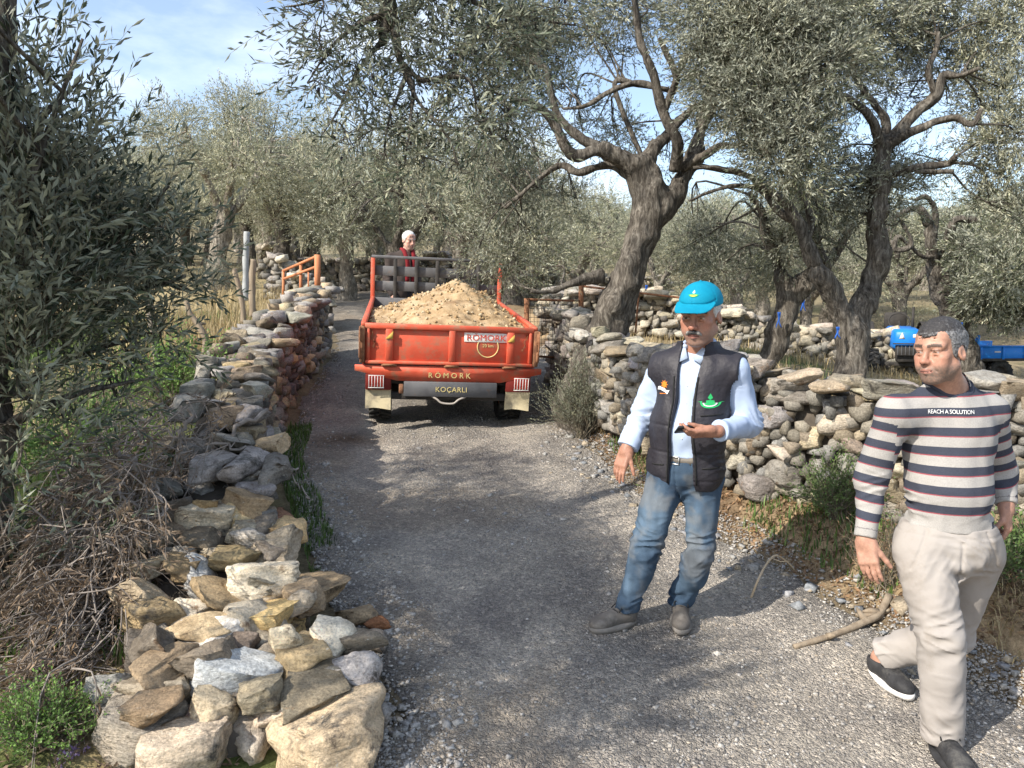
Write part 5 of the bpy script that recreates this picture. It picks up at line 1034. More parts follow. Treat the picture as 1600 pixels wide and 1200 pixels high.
    fc = unit(Hd[:, 1]*.9+Hd[:, 2]*.42+Hd[:, 0]*.0); uc = unit(Hd[:, 2]-fc*(Hd[:, 2] @ fc)); rc = Hd[:, 0]; lc = w(.0, .085, .107)
    a = np.linspace(math.pi, 2*math.pi, 13); boat = [(.024*math.cos(t), .013*math.sin(t)) for t in a]
    decal('emblem', *fan([(x*.98, y) for x, y in boat]), lc, rc, uc, fc, bv, M_GREEN, capo); decal('emblem', *fan([(x*.72, y*.72-.001) for x, y in boat]), lc, rc, uc, fc, bv, M_YEL, capo, .0035)
    decal('emblem', *fan([(-.031, .0008), (0, .0045), (.031, .0008), (0, -.001)]), lc, rc, uc, fc, bv, M_GREEN, capo, .004); decal('emblem', *fan([(0, .026), (.0065, .012), (.005, .008), (0, .0065), (-.005, .008), (-.0065, .012)]), lc, rc, uc, fc, bv, M_LBLUE, capo)
    # shirt
    up = T[:, 2]; axs = lambda a, b: unit(b-a)
    fj = [(J['el'+s], axs(J['sh'+s], J['wr'+s]), .10, 1.0) for s in 'RL']+[(mix3(J['sh'+s], J['el'+s], .05), axs(J['sh'+s], J['el'+s]), .07, .6) for s in 'RL']
    pr = torso_prims(J, T, .010, .96, 1.06)
    for sd in 'RL': pr += arm_prims(J, sd, .013, hem=.10)
    for sd in 'RL':                      # turned-back cuffs
        e, v = J['el'+sd], J['wr'+sd]; pr.append(cap(mix3(e, v, .74), mix3(e, v, .93), .050, .052, .008))
    base = J['pel']-up*(-.06)
    fo = folds(fj, .009, .009, 61)
    def spost(Q, d):
        d = fo(Q, d); d = np.maximum(d, -((Q-base) @ up)); 
        for sd in 'RL':
            ax = axs(J['el'+sd], J['wr'+sd]); t = (Q-mix3(J['el'+sd], J['wr'+sd], .95)) @ ax; near = np.linalg.norm(Q-J['wr'+sd], axis=-1) < .13; d = np.where(near, np.maximum(d, t), d)
        t = (Q-(J['neck']+up*.028)) @ unit(up+T[:, 1]*.35); near = np.linalg.norm(Q-J['neck'], axis=-1) < .16; return np.where(near, np.maximum(d, t), d)
    lo, hi = aabb(J['pel'], J['neck'], J['shR'], J['shL'], J['elR'], J['elL'], J['wrR'], J['wrL'], m=.17); V, F = sdf(pr, lo, hi, .005, spost, margin=.06); sh = add('shirt', V, F, M_SHIRTB, parent=root); sbv = bvh_of(V, F)
    mb = MB()                              # collar wings and placket
    nk = J['neck']; r_, f_, u_ = T[:, 0], T[:, 1], T[:, 2]
    ring = [nk+u_*(.045-.020*math.cos(t))+r_*.074*math.sin(t)+f_*(.078*math.cos(t)+.012) for t in np.linspace(.55, 2*math.pi-.55, 22)]
    V, F = tube(ring, .012, 6); mb.add(V, F)
    for q in (-1, 1):
        a = nk+u_*.040+r_*q*.052+f_*.066; b = nk-u_*.050+r_*q*.060+f_*.134; c = nk-u_*.026+r_*q*.012+f_*.124; d_ = nk+u_*.030+r_*q*.080+f_*.060
        mb.add(np.concatenate([np.array([a, c, b, d_]), np.array([a, c, b, d_])-f_*.010]), [np.array([[0,1,2,3],[7,6,5,4],[0,4,5,1],[1,5,6,2],[2,6,7,3],[3,7,4,0]])])
    mb.build('collar', M_SHIRTB, parent=sh)
    for k in range(5):
        p = nk-u_*(.075+.085*k)+r_*.0; h = sbv.ray_cast(Vector(p+f_*.4), Vector(-f_), .8)
        if h[0] is not None: Vb, Fb = ICO[1]; add('button', Vb*.0045+np.array(h[0]), Fb, M_WHITE, parent=sh)
    # vest
    pr = torso_prims(J, T, .037, .96, 1.06); pr.append(cap(nk-u_*.01, nk+u_*.052+f_*.012, .098, .100, .02))
    bot = J['pel']-u_*.095; fq = folds([(J['pel']+u_*.08+r_*.16, u_, .12, .8), (J['pel']+u_*.1-r_*.15, u_, .12, .8)], .004, .007, 71, 40.)
    def vpost(Q, d):
        q = Q-nk; x, y, h = q @ r_, q @ f_, (Q-bot) @ u_
        d = fq(Q, d)+.0035*np.exp(-((((h+.02) % .135)-.0675)/.006)**2)*(h < .42)
        d = np.maximum(d, -h+.018*np.clip(x*6, -1, 1)*-1)
        m_ = np.interp(h, [.0, .45, .62, .75], [-.005, .0, .005, .0]); wd = np.interp(h, [-.05, .1, .45, .60, .68, .78], [.062, .058, .042, .052, .058, .062])
        d = np.maximum(d, -np.maximum(np.abs(x-m_)-wd, -y))
        neckd = cap(nk-u_*.03, nk+u_*.2+f_*.03, .078, .088)[0](Q); d = np.maximum(d, -neckd); d = np.maximum(d, (Q-(nk+u_*.055)) @ u_)
        for sd, q_ in (('R', -1), ('L', 1)):
            d = np.maximum(d, (Q-J['sh'+sd]) @ (r_*q_)-.042)
            ad = cap(J['sh'+sd]-u_*.03, J['el'+sd], .079, .077)[0](Q); d = np.where((Q-J['sh'+sd]) @ u_ < -.02, np.maximum(d, -ad), d)
        return d
    lo, hi = aabb(J['pel']-u_*.1, J['neck']+u_*.1, J['shR'], J['shL'], m=.17); V, F = sdf(pr, lo, hi, .005, vpost, margin=.09); ve = add('vest', V, F, M_VEST, parent=root); vb = bvh_of(V, F)
    mb = MB()                              # zip edges, pocket flap, chest zip
    for q in (-1, 1):
        for hq, w_ in (): pass
    def onv(x, h, off=.004):
        p = nk*0+bot+u_*h+r_*x+(nk-bot-(nk-bot) @ u_*u_); t = vb.ray_cast(Vector(p+f_*.5), Vector(-f_), 1.0); return np.array(t[0])+f_*off if t[0] is not None else p+f_*.12
    for a_, b_, hh in ((.085, .165, .375), (.095, .18, .115), (-.165, -.09, .115)):
        V, F = tube([onv(a_+(b_-a_)*t, hh+.006*t) for t in np.linspace(0, 1, 8)], .0032, 5); mb.add(V, F)
    for sgn in (-1, 1):
        V, F = tube([onv(sgn*(np.interp(h, [.05, .45, .6], [.062, .045, .055])+.008), h) for h in np.linspace(.03, .56, 18)], .004, 5); mb.add(V, F)
    mb.build('zip', M_BLACK, parent=ve)
    def place(V2, F, x, h, mat, nm='emblem', s=1.0, off=.003):
        p = onv(x, h, 0); decal(nm, V2*s, F, p, r_, u_, f_, vb, mat, ve, off)
    a = np.linspace(math.pi, 2*math.pi, 13); place(*fan([(.040*math.cos(t), .030*math.sin(t)-.004) for t in a]), .118, .445, M_GREEN); place(*fan([(.028*math.cos(t), .018*math.sin(t)-.008) for t in a]), .118, .445, M_PRINT, off=.0045)
    place(*fan([(.022*math.cos(t), .012*math.sin(t)-.008) for t in a]), .118, .445, M_GREEN, off=.006); place(*fan([(-.05, -.003), (0, .006), (.05, -.003), (0, -.010)]), .118, .445, M_GREEN, off=.0055); place(*fan([(0, .038), (.010, .016), (0, .006), (-.010, .016)]), .118, .445, M_GREEN)
    st = []
    for k in range(18): rr_ = .024 if k % 2 == 0 else .012; st.append((rr_*math.cos(k*math.pi/9), rr_*math.sin(k*math.pi/9)))
    place(*fan(st), -.115, .515, M_ORANGE); wm = [(-.036, .012), (-.024, .014), (-.012, .010), (.0, .008), (.012, .004), (.024, -.003), (.038, -.001), (.026, -.022), (.016, -.014), (.0, -.008), (-.014, -.005), (-.028, -.003), (-.042, -.004)]; place(*fan(wm), -.118, .490, M_PRINT, 'emblem', off=.004); place(*fan([(-.028, -.001), (.02, .003), (.028, .0), (-.02, -.004)]), -.118, .47, M_ORANGE)
    # jeans, belt
    pr = [ell(J['pel'], (.176, .132, .14), T, .05)]
    for sd in 'RL': pr += leg_prims(J, sd, .011, flare=.007, ext=.02)
    fj = [(J['kn'+s], axs(J['hip'+s], J['an'+s]), .13, 1.0) for s in 'RL']+[(J['an'+s]+np.array([0, 0, .05]), np.array([0, 0, 1.]), .09, 1.2) for s in 'RL']+[(mix3(J['hip'+s], J['pel'], .5)-u_*.05, u_, .10, .7) for s in 'RL']
    fo2 = folds(fj, .0085, .0095, 81, 46.)
    def jpost(Q, d):
        d = fo2(Q, d); q = Q-J['pel']; h_ = q @ u_; x_ = q @ r_; fr = (q @ f_) > 0
        for sg in (-1, 1):
            a_, b_ = np.array([sg*.075, .03]), np.array([sg*.155, -.06]); ab = b_-a_; X2 = np.stack([x_, h_], -1)-a_; tt = np.clip(X2 @ ab/(ab @ ab), 0, 1); d = d+.004*np.exp(-(np.linalg.norm(X2-tt[..., None]*ab, axis=-1)/.0045)**2)*fr
        d = d+.005*np.exp(-((x_-.004)/.005)**2)*(h_ < .05)*(h_ > -.19)*fr
        d = np.maximum(d, (Q-(J['pel']+u_*.065)) @ u_)
        for sd in 'RL': near = np.linalg.norm(Q-J['an'+sd], axis=-1) < .2; d = np.where(near, np.maximum(d, (J['an'+sd]-np.array([0, 0, .02])-Q)[..., 2]), d)
        return d
    lo, hi = aabb(J['pel']+u_*.1, aL, aR, J['hipR'], J['hipL'], m=.16); V, F = sdf(pr, lo, hi, .0052, jpost, margin=.06)
    wear = np.zeros(len(V))
    for s in 'RL':
        for t, rr_ in ((.45, .12), (.75, .1)): c = mix3(J['hip'+s], J['kn'+s], t)+f_*.07; wear += .8*np.exp(-(np.linalg.norm(V-c, axis=1)/rr_)**2)
        for t in (.3, .65): c = mix3(J['kn'+s], J['an'+s], t)+f_*.05; wear += .55*np.exp(-(np.linalg.norm(V-c, axis=1)/.12)**2)
    k = np.clip(wear*.7+.35*fbm(V*6, 15, 3)+.12, 0, 1)[:, None]; Cj = np.array([.024, .043, .075])*(1-k)+np.array([.085, .128, .18])*k
    kd = sstep((fbm(V*9, 35, 4)-.05)/.6)[:, None]*.5; Cj = Cj*(1-kd)+np.array([.17, .17, .165])*kd; Cj *= (1+.18*vnoise(V*np.array([50, 50, 8]), 5)[:, None])
    je = add('jeans', V, F, M_DENIM, parent=root, attrs={'Col': Cj}); jb = bvh_of(V, F)
    c = J['pel']+u_*.048; ring = []
    for t in np.linspace(0, 2*math.pi, 49)[:-1]:
        o = r_*math.cos(t)+f_*math.sin(t); h = jb.ray_cast(Vector(c+o*.5), Vector(-o), .6); ring.append((np.array(h[0])+o*.003) if h[0] is not None else c+o*.17)
    n = 48; Vb = np.concatenate([np.array(ring)-u_*.019, np.array(ring)+u_*.019, np.array(ring)+u_*.019-.006*unit(np.array(ring)-c), np.array(ring)-u_*.019-.006*unit(np.array(ring)-c)]); j = np.arange(n); kk = (j+1) % n
    be = add('belt', Vb, np.concatenate([np.stack([a_*n+j, a_*n+kk, b_*n+kk, b_*n+j], 1) for a_, b_ in ((0, 1), (1, 2), (2, 3), (3, 0))]), M_BELT, parent=root)
    p = ring[12]; B = np.stack([r_, f_, u_], 1); mb = MB()
    for dx, dz, sx, sz in ((-.022, 0, .006, .042), (.022, 0, .006, .042), (0, .018, .05, .006), (0, -.018, .05, .006)): V, F = box(p+f_*.006+r_*dx+u_*dz, (sx, .006, sz), .001, B); mb.add(V, F)
    mb.build('buckle', M_STEEL, parent=be)
    # the phone lies in the left hand
    pc = J['wrL']+pd*.125+pn*.024; s_ = unit(np.cross(pn, pd)); R = np.stack([pd, s_, pn], 1)
    ph = empty('mobile_phone', pc, label='dark smartphone held in the left hand of the man in the vest', cat='phone')
    V, F = box(pc, (.150, .074, .010), .003, R); add('phone_case', V, F, flat('phone_case', (.02,.02,.022), .4), parent=ph); V, F = box(pc+pn*.0056, (.143, .067, .0016), .0004, R); add('screen', V, F, pm('phone_glass', [(.012,.013,.016), (.016,.017,.02)], 5, .08, spec=.6), parent=ph)
man_vest()

# ---------------------------------------------------------------- the man in the striped jersey, walking
def man_stripes():
    root = empty('person', (1.72, 2.95, Hs(1.72, 2.95)), label='grey-haired man in striped jersey and beige trousers walking past with his head turned', cat='person')
    gT = G(1424, 1106); gzT = Hs(gT[0], gT[1]+.1)+.012; fR = np.array([*(P(1520, 1200, 2.60)[:2]), 0.]); gzF = Hs(fR[0], fR[1]+.1)+.012
    aL = shoe(root, gT, unit([.16, -.99, 0]), gzT, M_BLACKSHOE, M_WHITE, M_BLACK, ankle=False); aR = shoe(root, fR, unit([-.05, -1, 0]), gzF, M_BLACKSHOE, M_BLACKSHOE, M_BLACK)
    T = frame(math.radians(-13)); Hd = frame(math.radians(-61), math.radians(3), math.radians(3)); r_, f_, u_ = T[:, 0], T[:, 1], T[:, 2]
    J = dict(pel=P(1480, 838, 2.95), neck=P(1482, 610, 2.98), head=P(1469, 550, 2.91), shR=P(1396, 646, 2.94), shL=P(1541, 643, 2.99), elR=P(1362, 748, 3.0), wrR=P(1351, 842, 2.94), elL=P(1563, 738, 3.08), wrL=P(1572, 790, 3.0),
             hipR=P(1441, 862, 2.93), hipL=P(1521, 862, 2.97), knR=P(1470, 995, 2.80), knL=P(1487, 990, 3.10), anR=aR, anL=aL)
    z = .97; hc = J['head']; w = lambda *p: hc+Hd @ (np.array(p)*z)
    pr = torso_prims(J, T, -.012, .96)
    for sd in 'RL': pr += arm_prims(J, sd, -.004)+leg_prims(J, sd, -.008)
    for sd, dv in (('R', np.array([-.05, -1, 0])), ('L', np.array([.16, -.98, 0]))): pr.append(cap(J['an'+sd]-np.array([0, 0, .03]), J['an'+sd]-np.array([0, 0, .05])+dv*.12, .034, .03, .02))
    pr += [cap(J['neck']-T[:, 2]*.03, hc+Hd @ np.array([0, -.02, -.06]), .062, .057, .03)]+head_prims(hc, Hd, z, 1.0)
    pr += hand(J['wrR'], P(1359, 890, 2.9)-J['wrR'], (.7, .7, 0), (.75, -.65, 0), .25, .2); pr += hand(J['wrL'], (.0, -.25, -1), (-.8, .6, 0), (-.6, -.8, 0), .85, .6)
    lo, hi = aabb(*J.values(), m=.2); V, F = sdf(pr, lo, hi, .0042, None, margin=.03)
    C = paint_head(V, hc, Hd, z, (.365, .20, .142), (.30, .14, .11), (.13, .105, .09), .72, brow=(.03,.026,.024)); add('body', V, F, M_SKIN, parent=root, attrs={'Col': C})
    def hpost(Q, d):
        q = ((Q-hc) @ Hd)/z; x = np.abs(q[..., 0]); y, u = q[..., 1], q[..., 2]
        lim = np.interp(y, [-.12, -.05, -.035, -.012, .008, .022, .034, .052, .068], [-.075, -.062, .022, .024, -.022, -.012, .036, .066, .070])
        lim = lim+.003*vnoise(Q*120, 3)+.0055*vnoise(Q*48, 12); d = np.maximum(d, (lim-u)*z)
        return d-.0045*np.abs(vnoise(Q @ Hd*np.array([190, 60, 130.]), 7))-.003*vnoise(Q*30, 8)
    lo, hi = aabb(hc, m=.17); V, F = sdf([ell(w(0, -.014, .041), np.array([.0815, .1105, .0995])*z, Hd, .02), ell(w(0, .0, -.03), np.array([.066, .07, .08])*z, Hd, .02)], lo, hi, .0034, hpost, margin=.04)
    q = ((V-hc) @ Hd); gy_ = sstep((.6*vnoise(V*np.array([260, 260, 150]), 14)+.15+.5*(np.abs(q[:, 0])/.08)-.5*(q[:, 2] > .08))/.8)[:, None]; add('hair', V, F, M_HAIR, parent=root, attrs={'Col': np.array([.035, .033, .034])*(1-gy_)+np.array([.17, .17, .175])*gy_})
    # jersey
    axs = lambda a, b: unit(b-a); up = unit(J['neck']-J['pel'])
    pr = torso_prims(J, T, .011, .95, 1.0); body_f = [p for p in pr]
    for sd in 'RL': pr += arm_prims(J, sd, .014, hem=.04)
    fo = folds([(J['el'+s], axs(J['sh'+s], J['wr'+s]), .11, .9) for s in 'RL']+[(J['pel']+u_*.12+r_*x, unit(u_+r_*.3*x), .11, .9) for x in (-.14, .14)]+[(mix3(J['shR'], J['elR'], .1)+r_*.05-u_*.04, unit(u_+r_*.6), .07, .7)], .0055, .007, 91, 45.)
    hem = J['pel']+u_*.045; nax = unit(hc+Hd @ np.array([0, -.02, -.06])-J['neck']+u_*.05); nb0 = J['neck']-nax*.05; ncyl = cap(nb0+nax*.02, nb0+nax*.4, .074, .074)[0]
    def spost(Q, d):
        d = fo(Q, d); hz = (Q-hem) @ u_; tor = np.abs((Q-hem) @ r_) < .21
        dw = np.linalg.norm(Q-J['wrL'], axis=-1) < .2; dw2 = np.linalg.norm(Q-J['wrR'], axis=-1) < .2
        armd = np.minimum(np.minimum(*[f(Q) for f, k, o in arm_prims(J, 'L', .014)]), np.minimum(*[f(Q) for f, k, o in arm_prims(J, 'R', .014)]))
        d = np.where(armd > .012, np.maximum(d, -hz-.006*vnoise(Q*9, 2)), d)
        for sd in 'RL': ax = axs(J['el'+sd], J['wr'+sd]); t = (Q-mix3(J['el'+sd], J['wr'+sd], .97)) @ ax; near = np.linalg.norm(Q-J['wr'+sd], axis=-1) < .13; d = np.where(near & (armd < .03), np.maximum(d, t), d)
        return np.maximum(d, -ncyl(Q))
    lo, hi = aabb(J['pel'], J['neck'], J['shR'], J['shL'], J['elR'], J['elL'], J['wrR'], J['wrL'], m=.17); V, F = sdf(pr, lo, hi, .0048, spost, margin=.06)
    dt = np.min([f(V) for f, k, o in body_f], axis=0); top = P(1470, 640, 2.83); s_t = ((top-V) @ u_+.02*((V-top) @ r_))/.0745
    stF = s_t[F].copy()
    for sd in 'RL':
        da = np.min([f(V) for f, k, o in arm_prims(J, sd, .014)], axis=0); sh, el, wr = J['sh'+sd], J['el'+sd], J['wr'+sd]; a1 = axs(sh, el); a2 = axs(el, wr); L1 = np.linalg.norm(el-sh)
        t1 = (V-sh) @ a1; t2 = (V-el) @ a2; ch_ = unit(wr-sh); s_a = ((V-sh) @ ch_)*(L1+np.linalg.norm(wr-el))/np.linalg.norm(wr-sh); m = (da < dt-.004) & ((V-sh) @ (r_*(1 if sd == 'L' else -1)) > -.005)
        s_a = (s_a+.035)/.0745; s_a = np.where((t1 > L1) & (t2 > np.linalg.norm(wr-el)*.84), .75, s_a); fm = m[F].sum(1) > 2; stF[fm] = s_a[F[fm]]
    low = ((V-hem) @ u_ < .045)[F].all(1) & ~((((V-J['wrR']) @ r_) < .11)[F].any(1)) & ~((((V-J['wrL']) @ r_) > -.11)[F].any(1)); stF[low] = .75; st = stF.reshape(-1)
    je = add('jersey', V, F, M_JERSEY, parent=root, attrs={'stripe': st}); bv = bvh_of(V, F)
    nn_ = nax; e1 = unit(r_-nn_*(r_ @ nn_)); e2 = np.cross(nn_, e1); ring = []
    fs = [f for f, k, o in body_f]
    for t in np.linspace(0, 2*math.pi, 36):
        dv = e1*math.cos(t)+e2*math.sin(t); hh = np.linspace(.22, -.02, 80); Q = nb0+dv*.077+hh[:, None]*nax; dj = np.min([f(Q) for f in fs], axis=0); i_ = int(np.argmax(dj < .004)); ring.append(Q[i_] if (dj < .004).any() else Q[-1])
    ring = np.array(ring); ring = (np.roll(ring, 1, 0)+ring*2+np.roll(ring, -1, 0))/4; ring[-1] = ring[0]
    V, F = tube(ring, .0125, 8, cap=False); add('collar', V, F, flat('navy_rib', (.040,.045,.066), .9), parent=je)
    V2, F2 = text_mesh('REACH A SOLUTION', .0215, 0, .92); V2[:, 0] *= .9; c = P(1487, 644, 2.86); decal('lettering', V2, F2, c, r_, unit(u_+r_*.0), f_, bv, M_PRINT, je, .006)
    # trousers
    pr = [ell(J['pel']-u_*.01, (.186, .137, .15), T, .05)]
    for sd in 'RL': pr += leg_prims(J, sd, .017, 1.0, flare=.016, ext=.03 if sd == 'R' else .0)
    fj = [(J['kn'+s], axs(J['hip'+s], J['an'+s]), .12, .9) for s in 'RL']+[(J['an'+s]+np.array([0, 0, .06]), np.array([0, 0, 1.]), .10, .9) for s in 'RL']+[(J['pel']-u_*.07+f_*.1+r_*.03, unit(u_*.7+r_*.5), .10, .9), (J['hipR']-u_*.1, unit(u_*.6-r_*.6), .12, .6)]
    fo2 = folds(fj, .0095, .0075, 95, 44.)
    cz = unit(mix3(J['hipR'], J['hipL'], .5)-u_*.1-J['pel'])
    def tpost(Q, d):
        d = fo2(Q, d); q = Q-J['pel']; d = np.maximum(d, q @ u_-.06)
        x = q @ r_-.012; d = d+.006*np.exp(-(x/.006)**2)*((q @ u_) < .02)*((q @ u_) > -.2)*((q @ f_) > 0)
        h_ = q @ u_; fr = (q @ f_) > -.03
        for sg in (-1, 1):
            a_, b_ = np.array([sg*.105, .05]), np.array([sg*.165, -.10]); ab = b_-a_; X2 = np.stack([q @ r_, h_], -1)-a_; tt = np.clip(X2 @ ab/(ab @ ab), 0, 1); d = d+.005*np.exp(-(np.linalg.norm(X2-tt[..., None]*ab, axis=-1)/.005)**2)*fr
        d = d+.003*np.exp(-((h_-.028)/.004)**2)
        for sd, h in (('R', .045), ('L', -.035)):
            ax = unit(J['an'+sd]-J['kn'+sd]) if sd == 'L' else np.array([0, 0, -1.]); near = np.linalg.norm(Q-J['an'+sd], axis=-1) < .2; d = np.where(near, np.maximum(d, (Q-J['an'+sd]) @ ax-h), d)
        return d
    lo, hi = aabb(J['pel']+u_*.1, aL, aR, J['hipR'], J['hipL'], m=.18); V, F = sdf(pr, lo, hi, .0052, tpost, margin=.06); add('trousers', V, F, M_CHINO, parent=root)
man_stripes()

# ---------------------------------------------------------------- the man beyond the trailer
def man_far():
    Yd = 11.7; x = (630-800)/F_PX*Yd; g = Hs(x, Yd); root = empty('person', (x, Yd, g), label='white-haired man in dark jacket with a red scarf standing beyond the trailer rack', cat='person')
    T = frame(math.radians(35), math.radians(8)); Hd = frame(math.radians(38), math.radians(14)); r_, f_, u_ = T[:, 0], T[:, 1], T[:, 2]; o = np.array([x, Yd, g]); zz = np.array([0, 0, 1.]); R0 = frame(math.radians(35)); r0, f0 = R0[:, 0], R0[:, 1]
    J = dict(pel=o+zz*.98, neck=o+zz*1.55+f0*.02, head=P(639, 376, Yd-.08), shR=o+zz*1.50-r0*.19, shL=o+zz*1.50+r0*.19, elR=o+zz*1.2-r0*.25, elL=o+zz*1.2+r0*.25, wrR=o+zz*.96-r0*.22+f0*.1, wrL=o+zz*.96+r0*.22+f0*.1, hipR=o+zz*.95-r0*.1, hipL=o+zz*.95+r0*.1, knR=o+zz*.52-r0*.11+f0*.03, knL=o+zz*.52+r0*.11+f0*.03, anR=o+zz*.1-r0*.12, anL=o+zz*.1+r0*.12)
    J['neck'] = mix3(J['neck'], J['head']-np.array([0, 0, .15]), .6); hc = J['head']; z = 1.1; w = lambda *p: hc+Hd @ (np.array(p)*z)
    aR = shoe(root, o-r0*.12+f0*.17, f0, g+.01, M_LEATHER, M_SOLE, M_BLACK); aL = shoe(root, o+r0*.12+f0*.17, f0, g+.01, M_LEATHER, M_SOLE, M_BLACK)
    pr = torso_prims(J, T, -.012)
    for sd in 'RL': pr += arm_prims(J, sd, -.004)+leg_prims(J, sd, -.008)
    pr += [cap(J['neck']-u_*.03, hc+Hd @ np.array([0, -.02, -.06]), .062, .057, .03)]+head_prims(hc, Hd, z)+hand(J['wrR'], (0, -.2, -1), r0, f0, .5)+hand(J['wrL'], (0, -.2, -1), -r0, f0, .5)
    lo, hi = aabb(*J.values(), m=.2); V, F = sdf(pr, lo, hi, .0075, None, margin=.03); add('body', V, F, M_SKIN, parent=root, attrs={'Col': paint_head(V, hc, Hd, z, (.5, .29, .22), (.4, .18, .15), (.4, .3, .26), .3, brow=(.4,.38,.36))})
    def hpost(Q, d):
        q = ((Q-hc) @ Hd)/z; lim = np.interp(q[..., 1], [-.12, -.04, -.02, .01, .03, .055, .07], [-.075, -.06, .01, -.02, .02, .07, .08]); return np.maximum(d, (lim-q[..., 2])*z)-.005*vnoise(Q*50, 3)
    lo, hi = aabb(hc, m=.18); V, F = sdf([ell(w(0, -.018, .042), np.array([.085, .105, .095])*z, Hd, .02), ell(w(0, .0, -.03), np.array([.067, .07, .08])*z, Hd, .02)], lo, hi, .006, hpost, margin=.04); add('hair', V, F, M_HAIR, parent=root, attrs={'Col': np.tile([.58, .57, .55], (len(V), 1))})
    pr = torso_prims(J, T, .03)
    for sd in 'RL': pr += arm_prims(J, sd, .025, hem=.05)
    fo = folds([(J['el'+s], np.array([0, 0, 1.]), .12, 1.) for s in 'RL'], .006, .008, 33)
    def jp(Q, d):
        d = fo(Q, d); d = np.maximum(d, -(Q-J['pel']+u_*.1) @ u_); q = Q-J['neck']; d = np.maximum(d, -np.maximum(np.abs(q @ r_)-.03, -(q @ f_))); t = (Q-(J['neck']+u_*.05)) @ u_; return np.where(np.linalg.norm(q, axis=-1) < .15, np.maximum(d, t), d)
    lo, hi = aabb(*[J[k] for k in J if k[:2] in ('pe', 'ne', 'sh', 'el', 'wr')], m=.2); V, F = sdf(pr, lo, hi, .01, jp, margin=.06); add('jacket', V, F, M_DARKCLOTH, parent=root)
    mb = MB()
    for q in (-1, 1): V, F = tube(spline([J['neck']+u_*.05-f_*.05+r_*q*.06, J['neck']+u_*.03+f_*.06+r_*q*.075, J['neck']-u_*.12+f_*.155+r_*q*.055, J['neck']-u_*.30+f_*.165+r_*q*.05, J['neck']-u_*.42+f_*.165+r_*q*.05], 16), [.03]*16, 8, mod=lambda i, a: .75+.4*np.abs(np.cos(a))); mb.add(V, F)
    mb.build('scarf', M_RED, parent=root)
    pr = [ell(J['pel'], (.178, .13, .14), T, .05)]
    for sd in 'RL': pr += leg_prims(J, sd, .02, flare=.02)
    lo, hi = aabb(J['pel'], aL, aR, m=.2); V, F = sdf(pr, lo, hi, .011, lambda Q, d: np.maximum(d, (Q-J['pel']) @ u_-.08), margin=.06); add('trousers', V, F, pm('dark_trousers', [(.04,.04,.045), (.06,.06,.065)], 6, .9), parent=root)
man_far()
print('people', round(time.time()-T0, 1))
# ================================================================ the red trailer
M_REDP = pm('worn_red_paint', [(.48,.07,.036), (.60,.105,.055), (.52,.08,.04)], 3.5, .55, .15, 40, dirt=(.33,.17,.105), dscale=8, dthr=(.50,.68))
M_RUST = pm('rust', [(.17,.07,.035), (.29,.14,.075), (.11,.05,.03)], 14, .95, .4, 60)
M_GREYP = pm('grey_steel', [(.07,.07,.075), (.13,.13,.135)], 6, .6, .15, 40, dirt=(.16,.09,.05), dscale=6, dthr=(.6,.7))
M_IRON = pm('dark_iron', [(.025,.023,.022), (.055,.05,.045)], 10, .75, .2, 50)
M_CREAM = pm('cream_lettering', [(.62,.50,.20), (.70,.58,.27)], 40, .7); M_SIGN = pm('white_sign', [(.78,.74,.68), (.85,.82,.77)], 6, .6)
M_SIGNR = pm('red_lettering', [(.55,.05,.03), (.6,.07,.035)], 20, .6); M_FLAP = pm('dirty_cream_flap', [(.50,.42,.26), (.62,.54,.36)], 5, .85, .2, 40, dirt=(.27,.23,.17), dscale=7, dthr=(.5,.68))
M_TYRE = pm('tyre_rubber', [(.018,.018,.018), (.035,.034,.032)], 14, .9, .2, 80, dirt=(.11,.10,.085), dscale=9, dthr=(.52,.72)); M_LENS = pm('red_lens', [(.5,.03,.015), (.62,.06,.02)], 30, .25, spec=.5); M_WHITEP = pm('chipped_white', [(.6,.58,.54), (.72,.7,.66)], 12, .6)
M_YREF = pm('reflector', [(.62,.40,.09), (.7,.47,.12)], 20, .4)
M_BLUEP = pm('blue_paint', [(.01,.17,.62), (.02,.22,.68)], 5, .4, .05, 30, dirt=(.2,.3,.45), dscale=5, dthr=(.6,.75))
def tyre(R, W, r_in, lugs=22, lugh=.022):
    """axle along x; tyre and lugs as one piece, rim apart"""
    pr = [(-.42, r_in), (-.5, r_in+.25*(R-r_in)), (-.5, R-.06*R*1.2), (-.40, R-lugh), (.40, R-lugh), (.5, R-.06*R*1.2), (.5, r_in+.25*(R-r_in)), (.42, r_in)]
    n = 36; a = np.linspace(0, 2*np.pi, n, endpoint=False); V = np.array([[x*W, r*math.cos(t), r*math.sin(t)] for t in a for x, r in pr]); m = len(pr); i = np.arange(n)[:, None]; j = np.arange(m-1)[None]; i2 = (i+1) % n
    F = np.stack(np.broadcast_arrays(i*m+j, i2*m+j, i2*m+j+1, i*m+j+1), -1).reshape(-1, 4); mb = MB().add(V, F[:, ::-1])
    for k in range(lugs):
        for s in (-1, 1):
            t = 2*np.pi*(k+.5*(s > 0))/lugs; B = np.array([[1, 0, 0], [0, -math.sin(t), math.cos(t)], [0, math.cos(t), math.sin(t)]]).T
            Rr = B @ rotz(s*.62); V, F = box(B @ np.array([s*W*.25, 0, R-lugh*.55]), (W*.52, .030*R/.32, lugh*1.15), .004, Rr); mb.add(V, F)
    return mb
